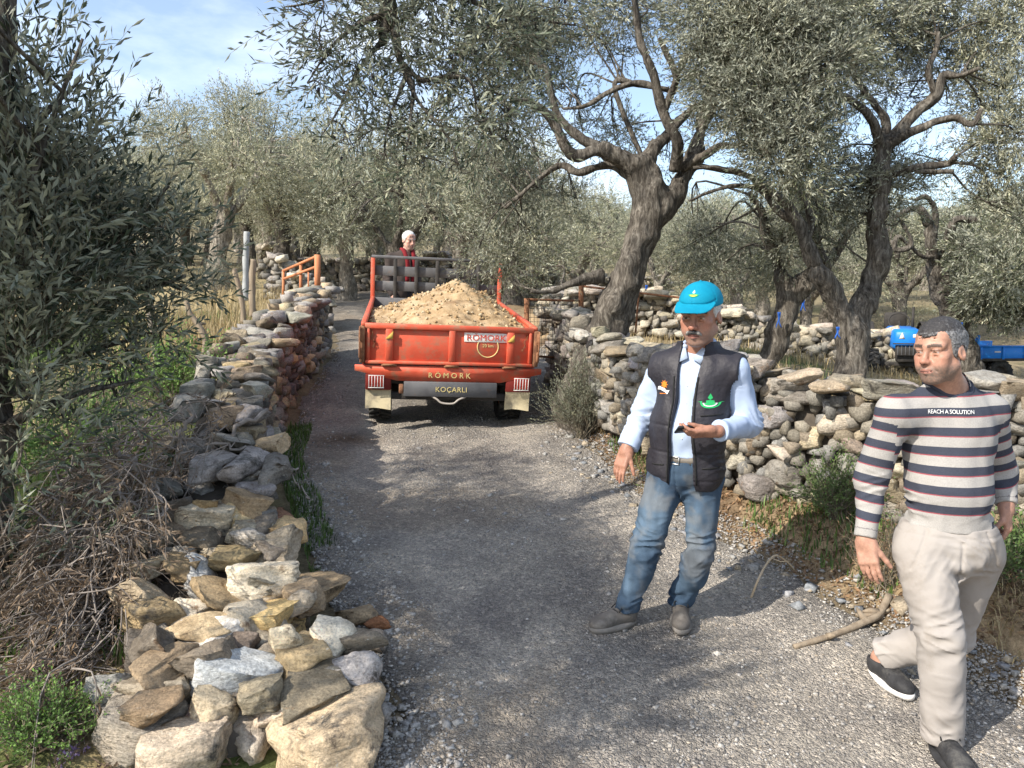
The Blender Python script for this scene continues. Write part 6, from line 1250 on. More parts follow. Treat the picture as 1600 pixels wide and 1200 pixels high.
def rim(R, W, dish=.3):
    mb = MB(); n = 28; a = np.linspace(0, 2*np.pi, n, endpoint=False); pr = [(-.42*W, R), (-.36*W, R*.93), (-.05*W, R*.85), (-.08*W, R*.4), (-.2*W, R*.36), (-.22*W, .001)]
    V = np.array([[x, r*math.cos(t), r*math.sin(t)] for t in a for x, r in pr]); m = len(pr); i = np.arange(n)[:, None]; j = np.arange(m-1)[None]; i2 = (i+1) % n
    Q = np.stack(np.broadcast_arrays(i*m+j, i2*m+j, i2*m+j+1, i*m+j+1), -1).reshape(-1, 4); mb.add(V, Q); V2 = V.copy(); V2[:, 0] *= -1; mb.add(V2, Q[:, ::-1])
    for t in np.linspace(0, 2*np.pi, 6)[:-1]: V, F = box((-.1*W, R*.55*math.cos(t), R*.55*math.sin(t)), (.03, .02, .02), .004); mb.add(V, F)
    return mb
def bx(parent, name, c, s, mat, bev=.004, R=None, **k): V, F = box(c, s, bev, R); return add(name, V, F, mat, parent=parent, local=True, smooth=False, **k)
TX, TY = -.657, 7.60; TZ = Hs(TX, TY)-.012
TM = Matrix.Translation((TX, TY, TZ)) @ Matrix.Rotation(math.radians(8.5), 4, 'Z') @ Matrix.Rotation(math.radians(6.2), 4, 'X') @ Matrix.Rotation(math.radians(2.0), 4, 'Y')
TMn = np.array(TM)
def trailer():
    r = empty('farm_trailer', (TX, TY, TZ), TM.to_euler(), 'red farm trailer with worn paint, loaded with soil, seen from behind on the road', 'trailer')
    W, L, zb, zt = 1.72, 2.86, .68, 1.09
    tg = bx(r, 'tailgate', (0, 0, (zt+zb)/2), (1.66, .014, zt-zb-.02), M_REDP, .003)
    bx(tg, 'top_rail', (0, -.012, zt-.026), (1.67, .05, .052), M_REDP, .006); bx(tg, 'bottom_rail', (0, -.014, zb+.028), (1.66, .046, .034), M_REDP, .006)
    for x, w in ((-.60, .072), (.015, .064), (.60, .072), (-.80, .03), (.80, .03)): bx(tg, 'rib', (x, -.017, (zt+zb)/2), (w, .036, zt-zb-.09), M_REDP, .006)
    for x in (-.60, .60): V, F = prism([(-.035, -.03), (.035, -.03), (.035, .045)] if x < 0 else [(-.035, -.03), (.035, -.03), (.035, .045)], .008); add('reflector', V+np.array([x-.0, -.041, zt-.115]), F, M_YREF, parent=tg, local=True, smooth=False)
    for x in (-.60, .015, .60): mb = MB(); V, F = box((x, -.03, zb-.002), (.15, .016, .018), .003); mb.add(V, F); V, F = tube([(x-.06, -.04, zb+.006), (x+.06, -.04, zb+.006)], .010, 8); mb.add(V, F); mb.build('hinge', M_RUST, parent=tg, local=True)
    sg = bx(tg, 'sign', (.355, -.0105, zt-.112), (.44, .006, .092), M_SIGN, .001)
    def letters(par, s, size, x, z, y, mat, sp=1.0, nm='lettering', sx=1.0):
        V, F = text_mesh(s, size, .003, sp); V = np.stack([V[:, 0]*sx+x, V[:, 2]*0+y-V[:, 2], V[:, 1]+z], 1); add(nm, V, F, mat, parent=par, local=True, smooth=False)
    letters(sg, 'RÖMORK', .085, .355, zt-.116, -.0165, M_SIGNR, 1.02, sx=1.08); letters(tg, '20 km', .045, .375, zt-.195, -.0105, M_CREAM)
    a = np.linspace(math.radians(150), math.radians(390), 30); V, F = tube([(.375+.105*math.cos(t), -.009, zt-.205+.105*math.sin(t)) for t in a], .0055, 5); add('speed_ring', V, F, M_CREAM, parent=tg, local=True)
    for x in (-.775, .765):                              # latch chains
        ch = MB()
        for k in range(9):
            t = np.linspace(0, 2*np.pi, 9)[:-1]; o = np.array([x+.01*math.sin(k*1.3)-.004*k*np.sign(x), -.018, zt-.075-.019*k]); ring = np.array([[.006*math.cos(q), 0, .013*math.sin(q)] for q in t]) @ rotz(1.57*(k % 2)).T+o
            V, F = tube(np.concatenate([ring, ring[:1]]), .0028, 4, cap=False); ch.add(V, F)
        ch.build('chain', M_RUST, parent=tg, local=True)
    for s in (-1, 1):
        x = s*(W/2-.012); sp_ = bx(r, 'side_panel', (x, L/2, (zt+zb)/2), (.022, L, zt-zb), M_REDP, .003)
        bx(sp_, 'top_rail', (x, L/2, zt-.012), (.05, L+.02, .04), M_REDP, .008)
        for k in range(5): bx(sp_, 'rib', (x+s*.022, .25+k*.6, (zt+zb)/2-.02), (.03, .05, zt-zb-.06), M_REDP, .005)
        mb = MB()                                            # rusty corner latch
        for c, q in (((x+s*.012, -.02, .88), (.05, .05, .36)), ((x+s*.03, -.045, .98), (.03, .03, .12)), ((x+s*.03, -.045, .80), (.03, .03, .10))): V, F = box(c, q, .006); mb.add(V, F)
        V, F = tube([(x+s*.034, -.06, 1.06), (x+s*.036, -.065, .9), (x+s*.03, -.06, .74)], .009, 6); mb.add(V, F); mb.build('corner_latch', M_RUST, parent=r, local=True)
    bx(r, 'bed_floor', (0, L/2, zb-.02), (W-.03, L, .04), M_GREYP); fp = bx(r, 'front_panel', (0, L-.01, (zt+zb)/2), (W-.04, .022, zt-zb), M_GREYP, .003)
    rk = bx(r, 'front_rack', (0, L+.03, 1.625), (W+.03, .045, .04), M_GREYP, .006)
    for x, m in ((-.855, M_REDP), (-.56, M_IRON), (-.28, M_IRON), (0, M_IRON), (.28, M_IRON), (.56, M_IRON), (.855, M_REDP)): bx(rk, 'post', (x, L+.03, (1.61+zb)/2), (.055 if m is M_REDP else .048, .045, 1.61-zb), m, .006)
    for z in (1.44, 1.24): bx(rk, 'board', (0, L+.062, z), (W-.02, .018, .13), M_GREYP, .004)
    V, F = prism([(-.93, zb-.004), (.93, zb-.004), (.93, zb-.06), (.52, .525), (-.52, .525), (-.93, zb-.06)], .016); ap = add('rear_apron', V+np.array([0, -.012, 0]), F, M_REDP, parent=r, local=True, smooth=False); letters(ap, 'RÖMORK', .075, .0, .585, -.0225, M_CREAM, 1.55)
    bp = bx(r, 'bumper_plate', (.015, -.03, .448), (.93, .04, .15), M_GREYP, .006); bx(bp, 'mount', (-.475, -.02, .445), (.045, .05, .09), M_RUST, .006)
    letters(bp, 'KOÇARLI', .072, .02, .448, -.053, M_CREAM, 1.08)
    V, F = tube(spline([(-.17, -.03, .375), (-.12, -.05, .35), (-.07, -.06, .315), (.04, -.06, .31), (.10, -.05, .35), (.17, -.03, .375)], 24), .0105, 8); add('handle', V, F, pm('worn_pipe', [(.35,.31,.27), (.45,.41,.36)], 20, .7), parent=r, local=True)
    for s in (-1, 1):
        x = s*.70; lb = bx(r, 'lamp_housing', (x, .012, .545), (.25, .06, .235), pm('dark_red', [(.13,.014,.01), (.2,.025,.018)], 12, .7), .006); cx_ = x-.02 if s < 0 else x+.03
        bx(lb, 'lens', (cx_, -.024, .515), (.145, .02, .105), M_LENS, .004)
        for k in range(6): bx(lb, 'guard_bar', (cx_-.07+.028*k, -.040, .515), (.007, .006, .118), M_WHITEP, .001)
        for z in (.454, .576): bx(lb, 'guard_bar', (cx_, -.040, z), (.155, .006, .008), M_WHITEP, .001)
        fl = MB(); q = np.linspace(0, 1, 7); gx_, gz_ = np.meshgrid(q, q, indexing='ij'); 
        for off in (0, .008):
            V = np.stack([(x-.125+.25*gx_), .0+.02*np.sin(gz_*3+s)+.012*np.sin(gx_*5)*(1-gz_)+off, .235+.20*gz_+.008*np.sin(gx_*4)*(1-gz_)], -1).reshape(-1, 3); i = np.arange(6)[:, None]; j = np.arange(6)[None]
            Q = np.stack(np.broadcast_arrays(i*7+j, (i+1)*7+j, (i+1)*7+j+1, i*7+j+1), -1).reshape(-1, 4); fl.add(V, Q if off == 0 else Q[:, ::-1])
        fl.build('mud_flap', M_FLAP, parent=r, local=True)
        wx = s*.685; wh = tyre(.335, .235, .19).build('wheel', M_TYRE, parent=r, local=True, smooth=False); wh.location = (wx, .58, .335); wh.rotation_euler = (.2*s, 0, 0); rm = rim(.195, .2).build('rim', M_REDP, parent=wh, local=True)
        bx(r, 'fender', (s*.70, .55, .70-.035), (.27, .8, .02), M_IRON, .004)
    mb = MB(); V, F = tube([(-.62, .58, .335), (.62, .58, .335)], .045, 10); mb.add(V, F); mb.build('axle', M_IRON, parent=r, local=True)
    for s in (-1, 1): bx(r, 'chassis_beam', (s*.36, 1.5, .57), (.09, 2.9, .14), M_IRON); bx(r, 'leaf_spring', (s*.48, .58, .42), (.06, .7, .05), M_IRON, .01)
    bx(r, 'cross_member', (0, .10, .53), (1.3, .08, .10), M_IRON); bx(r, 'underride_bar', (.0, .06, .36), (1.2, .06, .07), M_IRON)
    V, F = tube([(-.3, 2.9, .55), (0, 3.7, .50), (0, 3.9, .5), (0, 3.7, .50), (.3, 2.9, .55)], .04, 8); add('drawbar', V, F, M_IRON, parent=r, local=True)
trailer()
# --- the soil it carries
def heap():
    g = np.linspace(0, 1, 84); X, Y = np.meshgrid(-.82+1.64*g, .03+2.75*g, indexing='ij'); q = np.stack([X, Y, 0*X], -1)
    rr = np.hypot((X-.17)/.98, (Y-1.35)/1.45); Z = 1.03+.40*np.clip(1-rr, -.16, 1)+.02*np.exp(-((X-.17)/.16)**2-((Y-1.35)/.3)**2)
    Z = Z+.035*fbm(q*3.5, 3, 4)+.014*fbm(q*15, 5, 3); Z = np.minimum(Z, 1.02+.9*np.minimum(np.minimum(X+.82, .82-X), np.minimum(Y-.0, 2.8-Y))+.02*fbm(q*6, 9, 2))
    V = np.stack([X, Y, Z], -1).reshape(-1, 3); n = 84; i = np.arange(n-1)[:, None]; j = np.arange(n-1)[None]; F = np.stack(np.broadcast_arrays(i*n+j, (i+1)*n+j, (i+1)*n+j+1, i*n+j+1), -1).reshape(-1, 4)
    Vw = V @ TMn[:3, :3].T+TMn[:3, 3]; e = empty('soil_heap', Vw.mean(0), label='heap of pale ochre stony soil piled in the red trailer', cat='soil heap')
    M = pm('ochre_soil', [(.25,.165,.085), (.38,.27,.155), (.46,.345,.215)], 7, .98, 1.0, 45, dirt=(.22,.14,.075), dscale=4, dthr=(.5,.7)); add('soil', Vw, F, M, parent=e)
    r = np.random.default_rng(4); k = r.integers(0, len(V), 1500); s = np.exp(r.normal(-4.2, .55, 1500)).clip(.004, .035); P0 = Vw[k]+r.normal(0, .01, (1500, 3)); B = CUBO[None]*(1+r.uniform(-.35, .35, (1500, 8, 3)))*s[:, None, None]*.55
    th = r.uniform(0, 6, 1500); c, sn = np.cos(th)[:, None], np.sin(th)[:, None]; B = np.stack([B[..., 0]*c-B[..., 2]*sn, B[..., 1], B[..., 0]*sn+B[..., 2]*c], -1)
    col = np.array([(.44,.32,.18), (.38,.265,.14), (.5,.41,.28), (.32,.215,.115)])[r.integers(0, 4, 1500)]
    add('clods', (B+P0[:, None]).reshape(-1, 3), (CF[None]+np.arange(1500)[:, None, None]*8).reshape(-1, 3), M_CHIP, parent=e, smooth=False, attrs={'Col': np.repeat(col, 8, 0)}, kind='stuff')
heap()
# ================================================================ blue tractor and its trailer, half hidden behind the striped man
def tractor():
    x, y = 6.15, 12.0; g = Hs(x, y); yaw = math.radians(-20); r = empty('tractor', (x, y, g), (0, 0, yaw), 'blue tractor parked among the olive trees, partly hidden behind the striped man', 'tractor'); r.scale = (.8,)*3
    # local: -y is the front
    V, F = box((0, -.55, .82), (.52, 1.15, .42), .045); V[:, 0] *= 1-.14*np.clip((-.2-V[:, 1]), 0, 1); V[:, 2] -= .10*np.clip((-.45-V[:, 1]), 0, 1)*(V[:, 2] > .9); hd = add('hood', V, F, M_BLUEP, parent=r, local=True, smooth=False)
    V, F = prism([(-.05, -.05), (.05, -.05), (0, .07)], .006); add('emblem', V+np.array([-.10, -1.13, .86]), F, M_WHITEP, parent=hd, local=True, smooth=False); bx(hd, 'headlight', (.13, -1.125, .86), (.10, .02, .07), M_WHITEP, .01)
    gr = bx(r, 'grille', (0, -1.10, .60), (.40, .05, .20), M_IRON)
    for k in range(6): bx(gr, 'bar', (-.16+.064*k, -1.13, .60), (.015, .012, .19), M_GREYP, .002)
    bx(r, 'front_guard', (0, -1.17, .72), (.5, .02, .025), M_IRON); bx(r, 'chassis', (0, -.2, .48), (.30, 1.7, .22), M_IRON, .02); bx(r, 'front_axle', (0, -.85, .33), (.95, .08, .08), M_IRON)
    for s in (-1, 1):
        w = tyre(.31, .21, .17, 18, .025).build('wheel', M_TYRE, parent=r, local=True, smooth=False); w.location = (s*.56, -.85, .31); rim(.175, .18).build('rim', M_WHITEP, parent=w, local=True)
        w = tyre(.52, .30, .30, 20, .035).build('wheel', M_TYRE, parent=r, local=True, smooth=False); w.location = (s*.60, .62, .52); rim(.305, .26).build('rim', M_WHITEP, parent=w, local=True)
        a = np.linspace(.25, 2.6, 12); mb = MB()
        for t0, t1 in zip(a[:-1], a[1:]): t = (t0+t1)/2; V, F = box((s*.6, .62+.58*math.cos(t), .52+.58*math.sin(t)), (.34, .58*(t1-t0)+.012, .02), .004, rotx(t+math.pi/2)); mb.add(V, F)
        mb.build('fender', M_IRON, parent=r, local=True)
    bx(r, 'seat', (0, .55, .92), (.42, .4, .09), M_IRON, .03); bx(r, 'seat_back', (0, .75, 1.12), (.42, .08, .36), M_IRON, .03)
    V, F = tube([(.19*math.cos(t), .16+.10*math.sin(t), 1.12+.16*math.sin(t)) for t in np.linspace(0, 2*np.pi, 25)], .014, 6, cap=False); sw = add('steering_wheel', V, F, M_IRON, parent=r, local=True); V, F = tube([(0, .16, 1.12), (0, -.05, .85)], .02, 6); add('column', V, F, M_IRON, parent=sw, local=True)
    V, F = tube([(.18, -.3, .95), (.18, -.3, 1.4)], .025, 8); add('exhaust', V, F, M_IRON, parent=r, local=True)
tractor()
def blue_trailer():
    x, y = 7.35, 12.0; g = Hs(x, y); r = empty('tipping_trailer', (x, y, g), (0, 0, math.radians(4)), 'blue tipping trailer standing behind the blue tractor at the right edge', 'trailer'); r.scale = (.74,)*3
    bx(r, 'floor', (.35, .6, .60), (1.9, 1.3, .06), M_IRON)
    s = bx(r, 'side_board', (-.30, -.04, .82), (.62, .03, .42), M_BLUEP); bx(s, 'lower_band', (-.30, -.058, .66), (.62, .008, .10), M_WHITEP); V, F = prism([(-.03, -.04), (.03, -.04), (0, .05)], .006); add('emblem', V+np.array([-.22, -.058, .94]), F, M_WHITEP, parent=s, local=True, smooth=False); bx(s, 'top_rail', (-.30, -.04, 1.035), (.64, .045, .03), M_BLUEP)
    bx(r, 'corner_post', (.03, -.05, .88), (.06, .06, .50), M_BLUEP, .008); s2 = bx(r, 'side_board', (.72, -.02, .74), (1.3, .03, .28), M_BLUEP); bx(s2, 'top_rail', (.72, -.03, .89), (1.3, .06, .03), M_BLUEP); bx(s2, 'stripe', (.50, -.037, .77), (.14, .004, .03), M_WHITEP, .001)
    for k in range(3): bx(s2, 'rib', (.12+.5*k, -.045, .74), (.05, .03, .26), M_BLUEP)
    bx(r, 'front_board', (-.60, .6, .82), (.03, 1.25, .42), M_BLUEP); bx(r, 'rear_side_board', (.35, 1.24, .78), (1.9, .03, .36), M_BLUEP)
    for yy in (.1, 1.1): w = tyre(.30, .2, .16, 18, .02).build('wheel', M_TYRE, parent=r, local=True, smooth=False); w.location = (.62, yy, .30); w.rotation_euler = (0, 0, math.pi/2); rim(.165, .17).build('rim', M_IRON, parent=w, local=True)
    bx(r, 'chassis', (-.2, .6, .48), (2.2, .3, .12), M_IRON)
blue_trailer()
# ================================================================ railings, gate, posts
M_ORPIPE = pm('orange_primer', [(.44,.16,.07), (.55,.23,.11)], 8, .7, dirt=(.25,.12,.07), dscale=8, dthr=(.58,.7)); M_WOOD = pm('weathered_wood', [(.20,.155,.11), (.33,.27,.2)], 5, .95, .5, 50, stretch=(6, 6, .6))
def pipes(root, name, segs, r, mat, n=8):
    for a, b in segs: V, F = tube([a, (np.array(a)+b)/2, b], r, n); add(name, V, F, mat, parent=root)
g = P(496, 455, 11.9); rt = empty('pipe_railing', g, label='orange painted pipe railing with one tall post at the end of the left wall', cat='railing')
A = lambda px, py, Yd: P(px, py, Yd)
pipes(rt, 'post', [(A(496, 455, 11.9), A(496, 398, 11.9))], .048, M_ORPIPE); pipes(rt, 'post', [(A(470, 470, 12.4), A(470, 412, 12.4)), (A(443, 470, 12.9), A(443, 422, 12.9))], .026, M_ORPIPE)
pipes(rt, 'rail', [(A(496, 400, 11.9), A(443, 423, 12.9)), (A(494, 417, 11.9), A(443, 436, 12.9))], .024, M_ORPIPE); pipes(rt, 'bar', [(A(482, 425, 12.15), A(482, 462, 12.15))], .014, M_ORPIPE)
rt = empty('wire_gate', P(868, 520, 9.6), label='rusty gate frame with wire mesh between the trailer and the leaning trunk', cat='gate')
pipes(rt, 'post', [(A(823, 560, 9.0), A(823, 466, 9.0)), (A(908, 500, 9.6), A(908, 445, 9.6))], .036, M_RUST, 6); pipes(rt, 'rail', [(A(823, 468, 9.0), A(908, 470, 9.6)), (A(823, 556, 9.0), A(900, 560, 9.5))], .014, M_RUST)
mb = MB()
for k in range(15): t = k/14; a_, b_ = A(823+83*t, 469, 9+.6*t), A(823+79*t, 557, 9+.55*t); V, F = tube([a_, (a_+b_)/2, b_], .0028, 3, cap=False); mb.add(V, F)
for k in range(13): yy = 469+88*k/13; a_, b_ = A(823, yy, 9), A(905, yy+1, 9.58); V, F = tube([a_, (a_+b_)/2+np.array([0, 0, .006]), b_], .0028, 3, cap=False); mb.add(V, F)
mb.build('wire_mesh', M_GREYP, parent=rt, kind='stuff')
rt = empty('pipe_fence', P(993, 505, 9.2), label='thin dark pipe fence running right from the rusty gate behind the leaning trunk', cat='fence')
pipes(rt, 'rail', [(A(908, 447, 9.6), A(985, 456, 9.4)), (A(985, 456, 9.4), A(1078, 467, 9.0))], .013, M_RUST); pipes(rt, 'post', [(A(993, 520, 9.3), A(998, 457, 9.3)), (A(1074, 530, 9.0), A(1076, 467, 9.0))], .012, M_RUST)
def stick(name, label, cat, pts, r0, r1, mat, group=None, seed=0, nubs=0, base=None):
    rng = np.random.default_rng(seed); q = spline(pts, 24); mb = MB(); V, F = tube(q, np.linspace(r0, r1, 24), 7, mod=lambda i, a: 1+.14*np.sin(3*a+i*.7+seed)); mb.add(V, F)
    for k in range(nubs): i = rng.integers(5, 20); d = unit(rng.normal(size=3))*rng.uniform(.04, .14); V, F = tube([q[i], q[i]+d*.6, q[i]+d+rng.normal(0, .01, 3)], [r1, r1*.7, r1*.3], 5); mb.add(V, F)
    return mb.build(name, mat, org=np.array(pts[0]), label=label, cat=cat, group=group)
stick('wooden_post', 'crooked grey stick post standing in the green grass left of the wall', 'post', [A(322, 562, 8.3), A(321, 530, 8.3), A(310, 508, 8.3), A(297, 490, 8.3), A(291, 470, 8.3)], .04, .026, M_WOOD, 'rough wooden posts by the left field', 1, 2)
stick('wooden_post', 'thin brown post leaning left, beside the white pole in the dry grass', 'post', [A(381, 505, 9.4), A(378, 470, 9.4), A(369, 432, 9.4), A(366, 420, 9.4)], .035, .028, M_WOOD, 'rough wooden posts by the left field', 2)
stick('wooden_post', 'upright wooden post right of the white pole', 'post', [A(395, 495, 10), A(394, 450, 10), A(396, 405, 10)], .045, .04, M_WOOD, 'rough wooden posts by the left field', 3)
stick('pole', 'pale whitish pole standing in the field behind the wooden posts', 'pole', [A(384, 470, 12), A(384, 410, 12), A(386, 362, 12)], .05, .045, pm('whitewash', [(.24,.25,.25), (.38,.39,.39)], 9, .9))
stick('sapling', 'slender pale sapling trunk behind the dark sprays in the left field', 'sapling', [A(258, 600, 7.6), A(247, 560, 7.6), A(240, 520, 7.6), A(232, 465, 7.6), A(228, 440, 7.6)], .045, .03, M_BARK2, None, 5, 3)
rr = np.random.default_rng(9); gp = G(1240, 1018); q0 = gp+np.array([0, 0, .025]); g1, g2 = G(1310, 998), G(1375, 962)
stick('fallen_branch', 'knobbly grey-brown branch lying at the road edge beside the striped man', 'branch', [q0, G(1275, 1010)+np.array([0, 0, .03]), g1+np.array([0, 0, .03]), G(1345, 985)+np.array([0, 0, .035]), G(1372, 972)+np.array([0, 0, .04]), G(1388, 945)+np.array([0, 0, .05])], .013, .021, M_WOOD, None, 4, 5)
stick('bent_twig', 'thin pale twig arching up from the gravel beside the leaf litter', 'twig', [G(1172, 938), P(1185, 905, 4.05), P(1200, 878, 4.15), P(1213, 868, 4.2), P(1230, 878, 4.25), P(1243, 892, 4.3)], .007, .004, pm('pale_twig', [(.42,.33,.22), (.5,.4,.28)], 20, .9), None, 6, 1)
M_BLUES = pm('blue_plastic', [(.01,.07,.33), (.02,.11,.42)], 20, .6)
for k, (px, py, Yd, h, lab) in enumerate([(1217, 500, 8.35, 24, 'blue plastic strip hanging on the trunk of the dark leaning olive'), (1255, 476, 13.6, 20, 'blue strip tied to the pale trunk behind the dark leaning olive'), (1309, 520, 7.0, 18, 'blue strip hanging from the left stem of the forked olive'), (1010, 452, 13.6, 12, 'light blue rag caught on the pale hollow trunk left of the cap'), (1502, 512, 11.2, 16, 'light blue strip on the pale trunk behind the striped man')]):
    c = P(px, py, Yd); s = mpp(Yd); mb = MB(); t = np.linspace(0, 1, 7)
    for q in (-1, 1): V, F = tube(np.stack([c[0]+s*q*3*t+.01*np.sin(t*6+q), c[1]+.01*np.sin(t*5), c[2]+s*h*(.5-t)], 1), s*(1.9*(1-.5*t)), 5, mod=lambda i, a: .4+.7*np.abs(np.cos(a))); mb.add(V, F)
    mb.build('plastic_strip', M_BLUES, org=c, label=lab, cat='plastic strip', group='blue strips tied to the olive trunks')

# ================================================================ brush, shrubs, grass, litter
def merge(parts):
    V0, F0, m0, r0, n = [], [], [], [], 0
    for V, F, m, r in parts: V0.append(V); F0.append(F+n); m0.append(m); r0.append(r); n += len(V)
    return np.concatenate(V0), np.concatenate(F0), np.concatenate(m0), np.concatenate(r0)
M_DRYLEAF = leafmat('dry_olive_leaf', (.16,.115,.08), (.24,.18,.13), .15, .5); M_DEADTWIG = pm('dead_twig', [(.17,.145,.125), (.32,.28,.25)], 20, .95)
def brush():
    rng = np.random.default_rng(21); r = empty('brush_pile', P(200, 980, 3.6), label='pile of dead olive prunings with dry brown leaves heaped against the left wall', cat='brush pile')
    mb = MB(); O, D = [], []
    regs = [(270,665,4.8,90,40,80), (210,730,4.3,110,50,120), (165,810,3.9,110,65,150), (130,890,3.6,85,75,150), (130,985,3.4,75,80,140), (320,720,4.6,70,35,50), (105,1060,3.2,65,50,60)]
    for px, py, Yd, rx, ry, n in regs:
        for k in range(n):
            a = rng.uniform(0, 6.28); rad = math.sqrt(rng.random()); Y_ = Yd+rng.normal(0, .12); c = P(px+rx*rad*math.cos(a), py+ry*rad*math.sin(a), Y_)
            c[2] = max(c[2], Hs(c[0], c[1])+.04); d = unit(np.array([-.35, -.55, -.35])+rng.normal(0, .75, 3)); L_ = rng.uniform(.16, .5); 
            e = c+d*L_; m_ = (c+e)/2+rng.normal(0, .05, 3); m_[2] = max(m_[2], Hs(m_[0], m_[1])+.02); e[2] = max(e[2]-.06, Hs(e[0], e[1])+.02)
            V, F = tube(spline([c, m_, e], 6), np.linspace(rng.uniform(.0025, .006), .0014, 6), 4, cap=False); mb.add(V, F)
            if rng.random() < (.85 if px < 260 else .35):
                for q in range(2): O.append(m_*(1-.5*q)+e*.5*q); D.append(unit(d+rng.normal(0, .3, 3)+np.array([0, 0, -.5])))
    for pts, r0 in (([(420,640,5),(340,690,4.7),(260,740,4.4),(190,800,4.1)],.016), ([(300,640,4.7),(280,700,4.5),(275,770,4.3),(265,840,4.0)],.014), ([(390,700,4.6),(300,690,4.5),(230,660,4.5)],.01), ([(150,700,4),(210,790,3.9),(300,830,4)],.011), ([(470,735,4.6),(420,745,4.5),(360,760,4.4),(300,800,4.2)],.007), ([(480,780,4.4),(450,735,4.5),(400,740,4.5)],.005), ([(180,700,4.1),(240,760,4),(260,850,3.8)],.013)):
        q = spline([P(*p) for p in pts], 22); q += .012*rng.normal(size=q.shape); V, F = tube(q, np.linspace(r0, r0*.5, 22), 6); mb.add(V, F)
    mb.build('twigs', M_DEADTWIG, parent=r, kind='stuff')
    O, D = np.array(O), np.array(D); V, F, mi, rnd = leaves(O, D, rng.uniform(.10, .26, len(O)), 11, .055, .011, rng, droop=.5, spread=.5, fold=.2); add('dry_leaves', V, F, [M_DRYLEAF, M_DEADTWIG], parent=r, smooth=False, mi=mi, attrs={'rnd': rnd}, kind='stuff')
brush()
def shrub(label, cat, cpx, Yd, wpx, hpx, n, mats, ll, lw, seed, name='shrub', per=12, Ls=(.15, .3), up=.6, fan_=.8):
    rng = np.random.default_rng(seed); b = P(cpx[0], cpx[1], Yd); b[2] = Hs(b[0], b[1]); s = mpp(Yd); r = empty(name, b, label=label, cat=cat); mb = MB(); O, D = [], []
    for k in range(n):
        a = rng.uniform(0, 6.28); rad = rng.random()**.6; tip = b+np.array([math.cos(a)*rad*wpx*s*.5, math.sin(a)*rad*wpx*s*.4, hpx*s*rng.uniform(.35, 1)*(1-.45*rad**2)]); m_ = (b+tip)/2+np.array([0, 0, .12*hpx*s])*rng.uniform(-.2, 1)+rng.normal(0, .02, 3)
        q = spline([b+rng.normal(0, .03, 3)*np.array([1, 1, 0]), m_, tip], 7)
        if k % 2 == 0: V, F = tube(q, np.linspace(.0045, .0014, 7), 4, cap=False); mb.add(V, F)
        for t in (3, 4, 5, 6): O.append(q[t]+rng.normal(0, .02, 3)); D.append(unit(q[t]-q[t-1])+rng.normal(0, .5, 3)+np.array([0, 0, up*.5]))
    mb.build('stems', M_TWIG, parent=r); O, D = np.array(O), np.array(D); V, F, mi, rnd = leaves(O, D, rng.uniform(*Ls, len(O)), per, ll, lw, rng, spread=fan_); add('foliage', V, F, [mats, M_TWIG], parent=r, smooth=False, mi=mi, attrs={'rnd': rnd}); return r
M_GREYL = leafmat('grey_shrub_leaf', (.13,.145,.095), (.22,.23,.17), .15, .5); M_WEED = leafmat('weed_leaf', (.10,.17,.045), (.15,.22,.08), .25, .5); M_WEED2 = leafmat('bright_weed_leaf', (.13,.24,.05), (.18,.30,.09), .3, .45)
shrub('bushy grey-green shrub at the foot of the leaning olive trunk by the road', 'shrub', (912, 655), 7.25, 120, 125, 150, M_GREYL, .030, .007, 1, per=16, Ls=(.12, .28), up=1.0, fan_=.6)
shrub('straggly green weed bush on the bank below the wall, between the two men', 'weed bush', (1300, 880), 4.62, 130, 90, 70, M_WEED, .022, .010, 2, 'weed_bush', 12, (.1, .22))
shrub('low dark green weeds on the bank behind the legs of the striped man', 'weeds', (1545, 1030), 3.75, 150, 75, 60, M_WEED, .026, .013, 3, 'weed_bush', 10, (.08, .18))
shrub('green weeds on the bank at the lower right corner edge', 'weeds', (1590, 960), 3.9, 90, 80, 40, M_WEED, .026, .013, 31, 'weed_bush', 10, (.08, .18))
shrub('bright green leafy weeds behind the brush pile, left of the wall', 'weeds', (265, 640), 6.6, 220, 130, 120, M_WEED2, .035, .017, 4, 'weed_bush', 10, (.12, .28))
shrub('green weeds glowing between the dark olive sprays and the brush pile', 'weeds', (140, 720), 5.2, 220, 130, 110, M_WEED2, .035, .017, 5, 'weed_bush', 10, (.12, .28))
shrub('short green weeds and clover in the lower left corner', 'weeds', (70, 1165), 2.75, 190, 90, 110, M_WEED2, .016, .009, 6, 'weed_bush', 9, (.05, .13))
shrub('small tuft of green weeds under the wall behind the blue jeans', 'weeds', (1050, 815), 5.5, 70, 40, 26, M_WEED, .02, .008, 7, 'weed_bush', 9, (.06, .14))
shrub('bare brown twiggy bush beside the right hand of the striped man', 'bush', (1385, 950), 3.95, 110, 130, 40, leafmat('brown_leaf', (.15,.10,.06), (.2,.14,.09), .1, .5), .02, .008, 8, 'bare_bush', 4, (.1, .25))
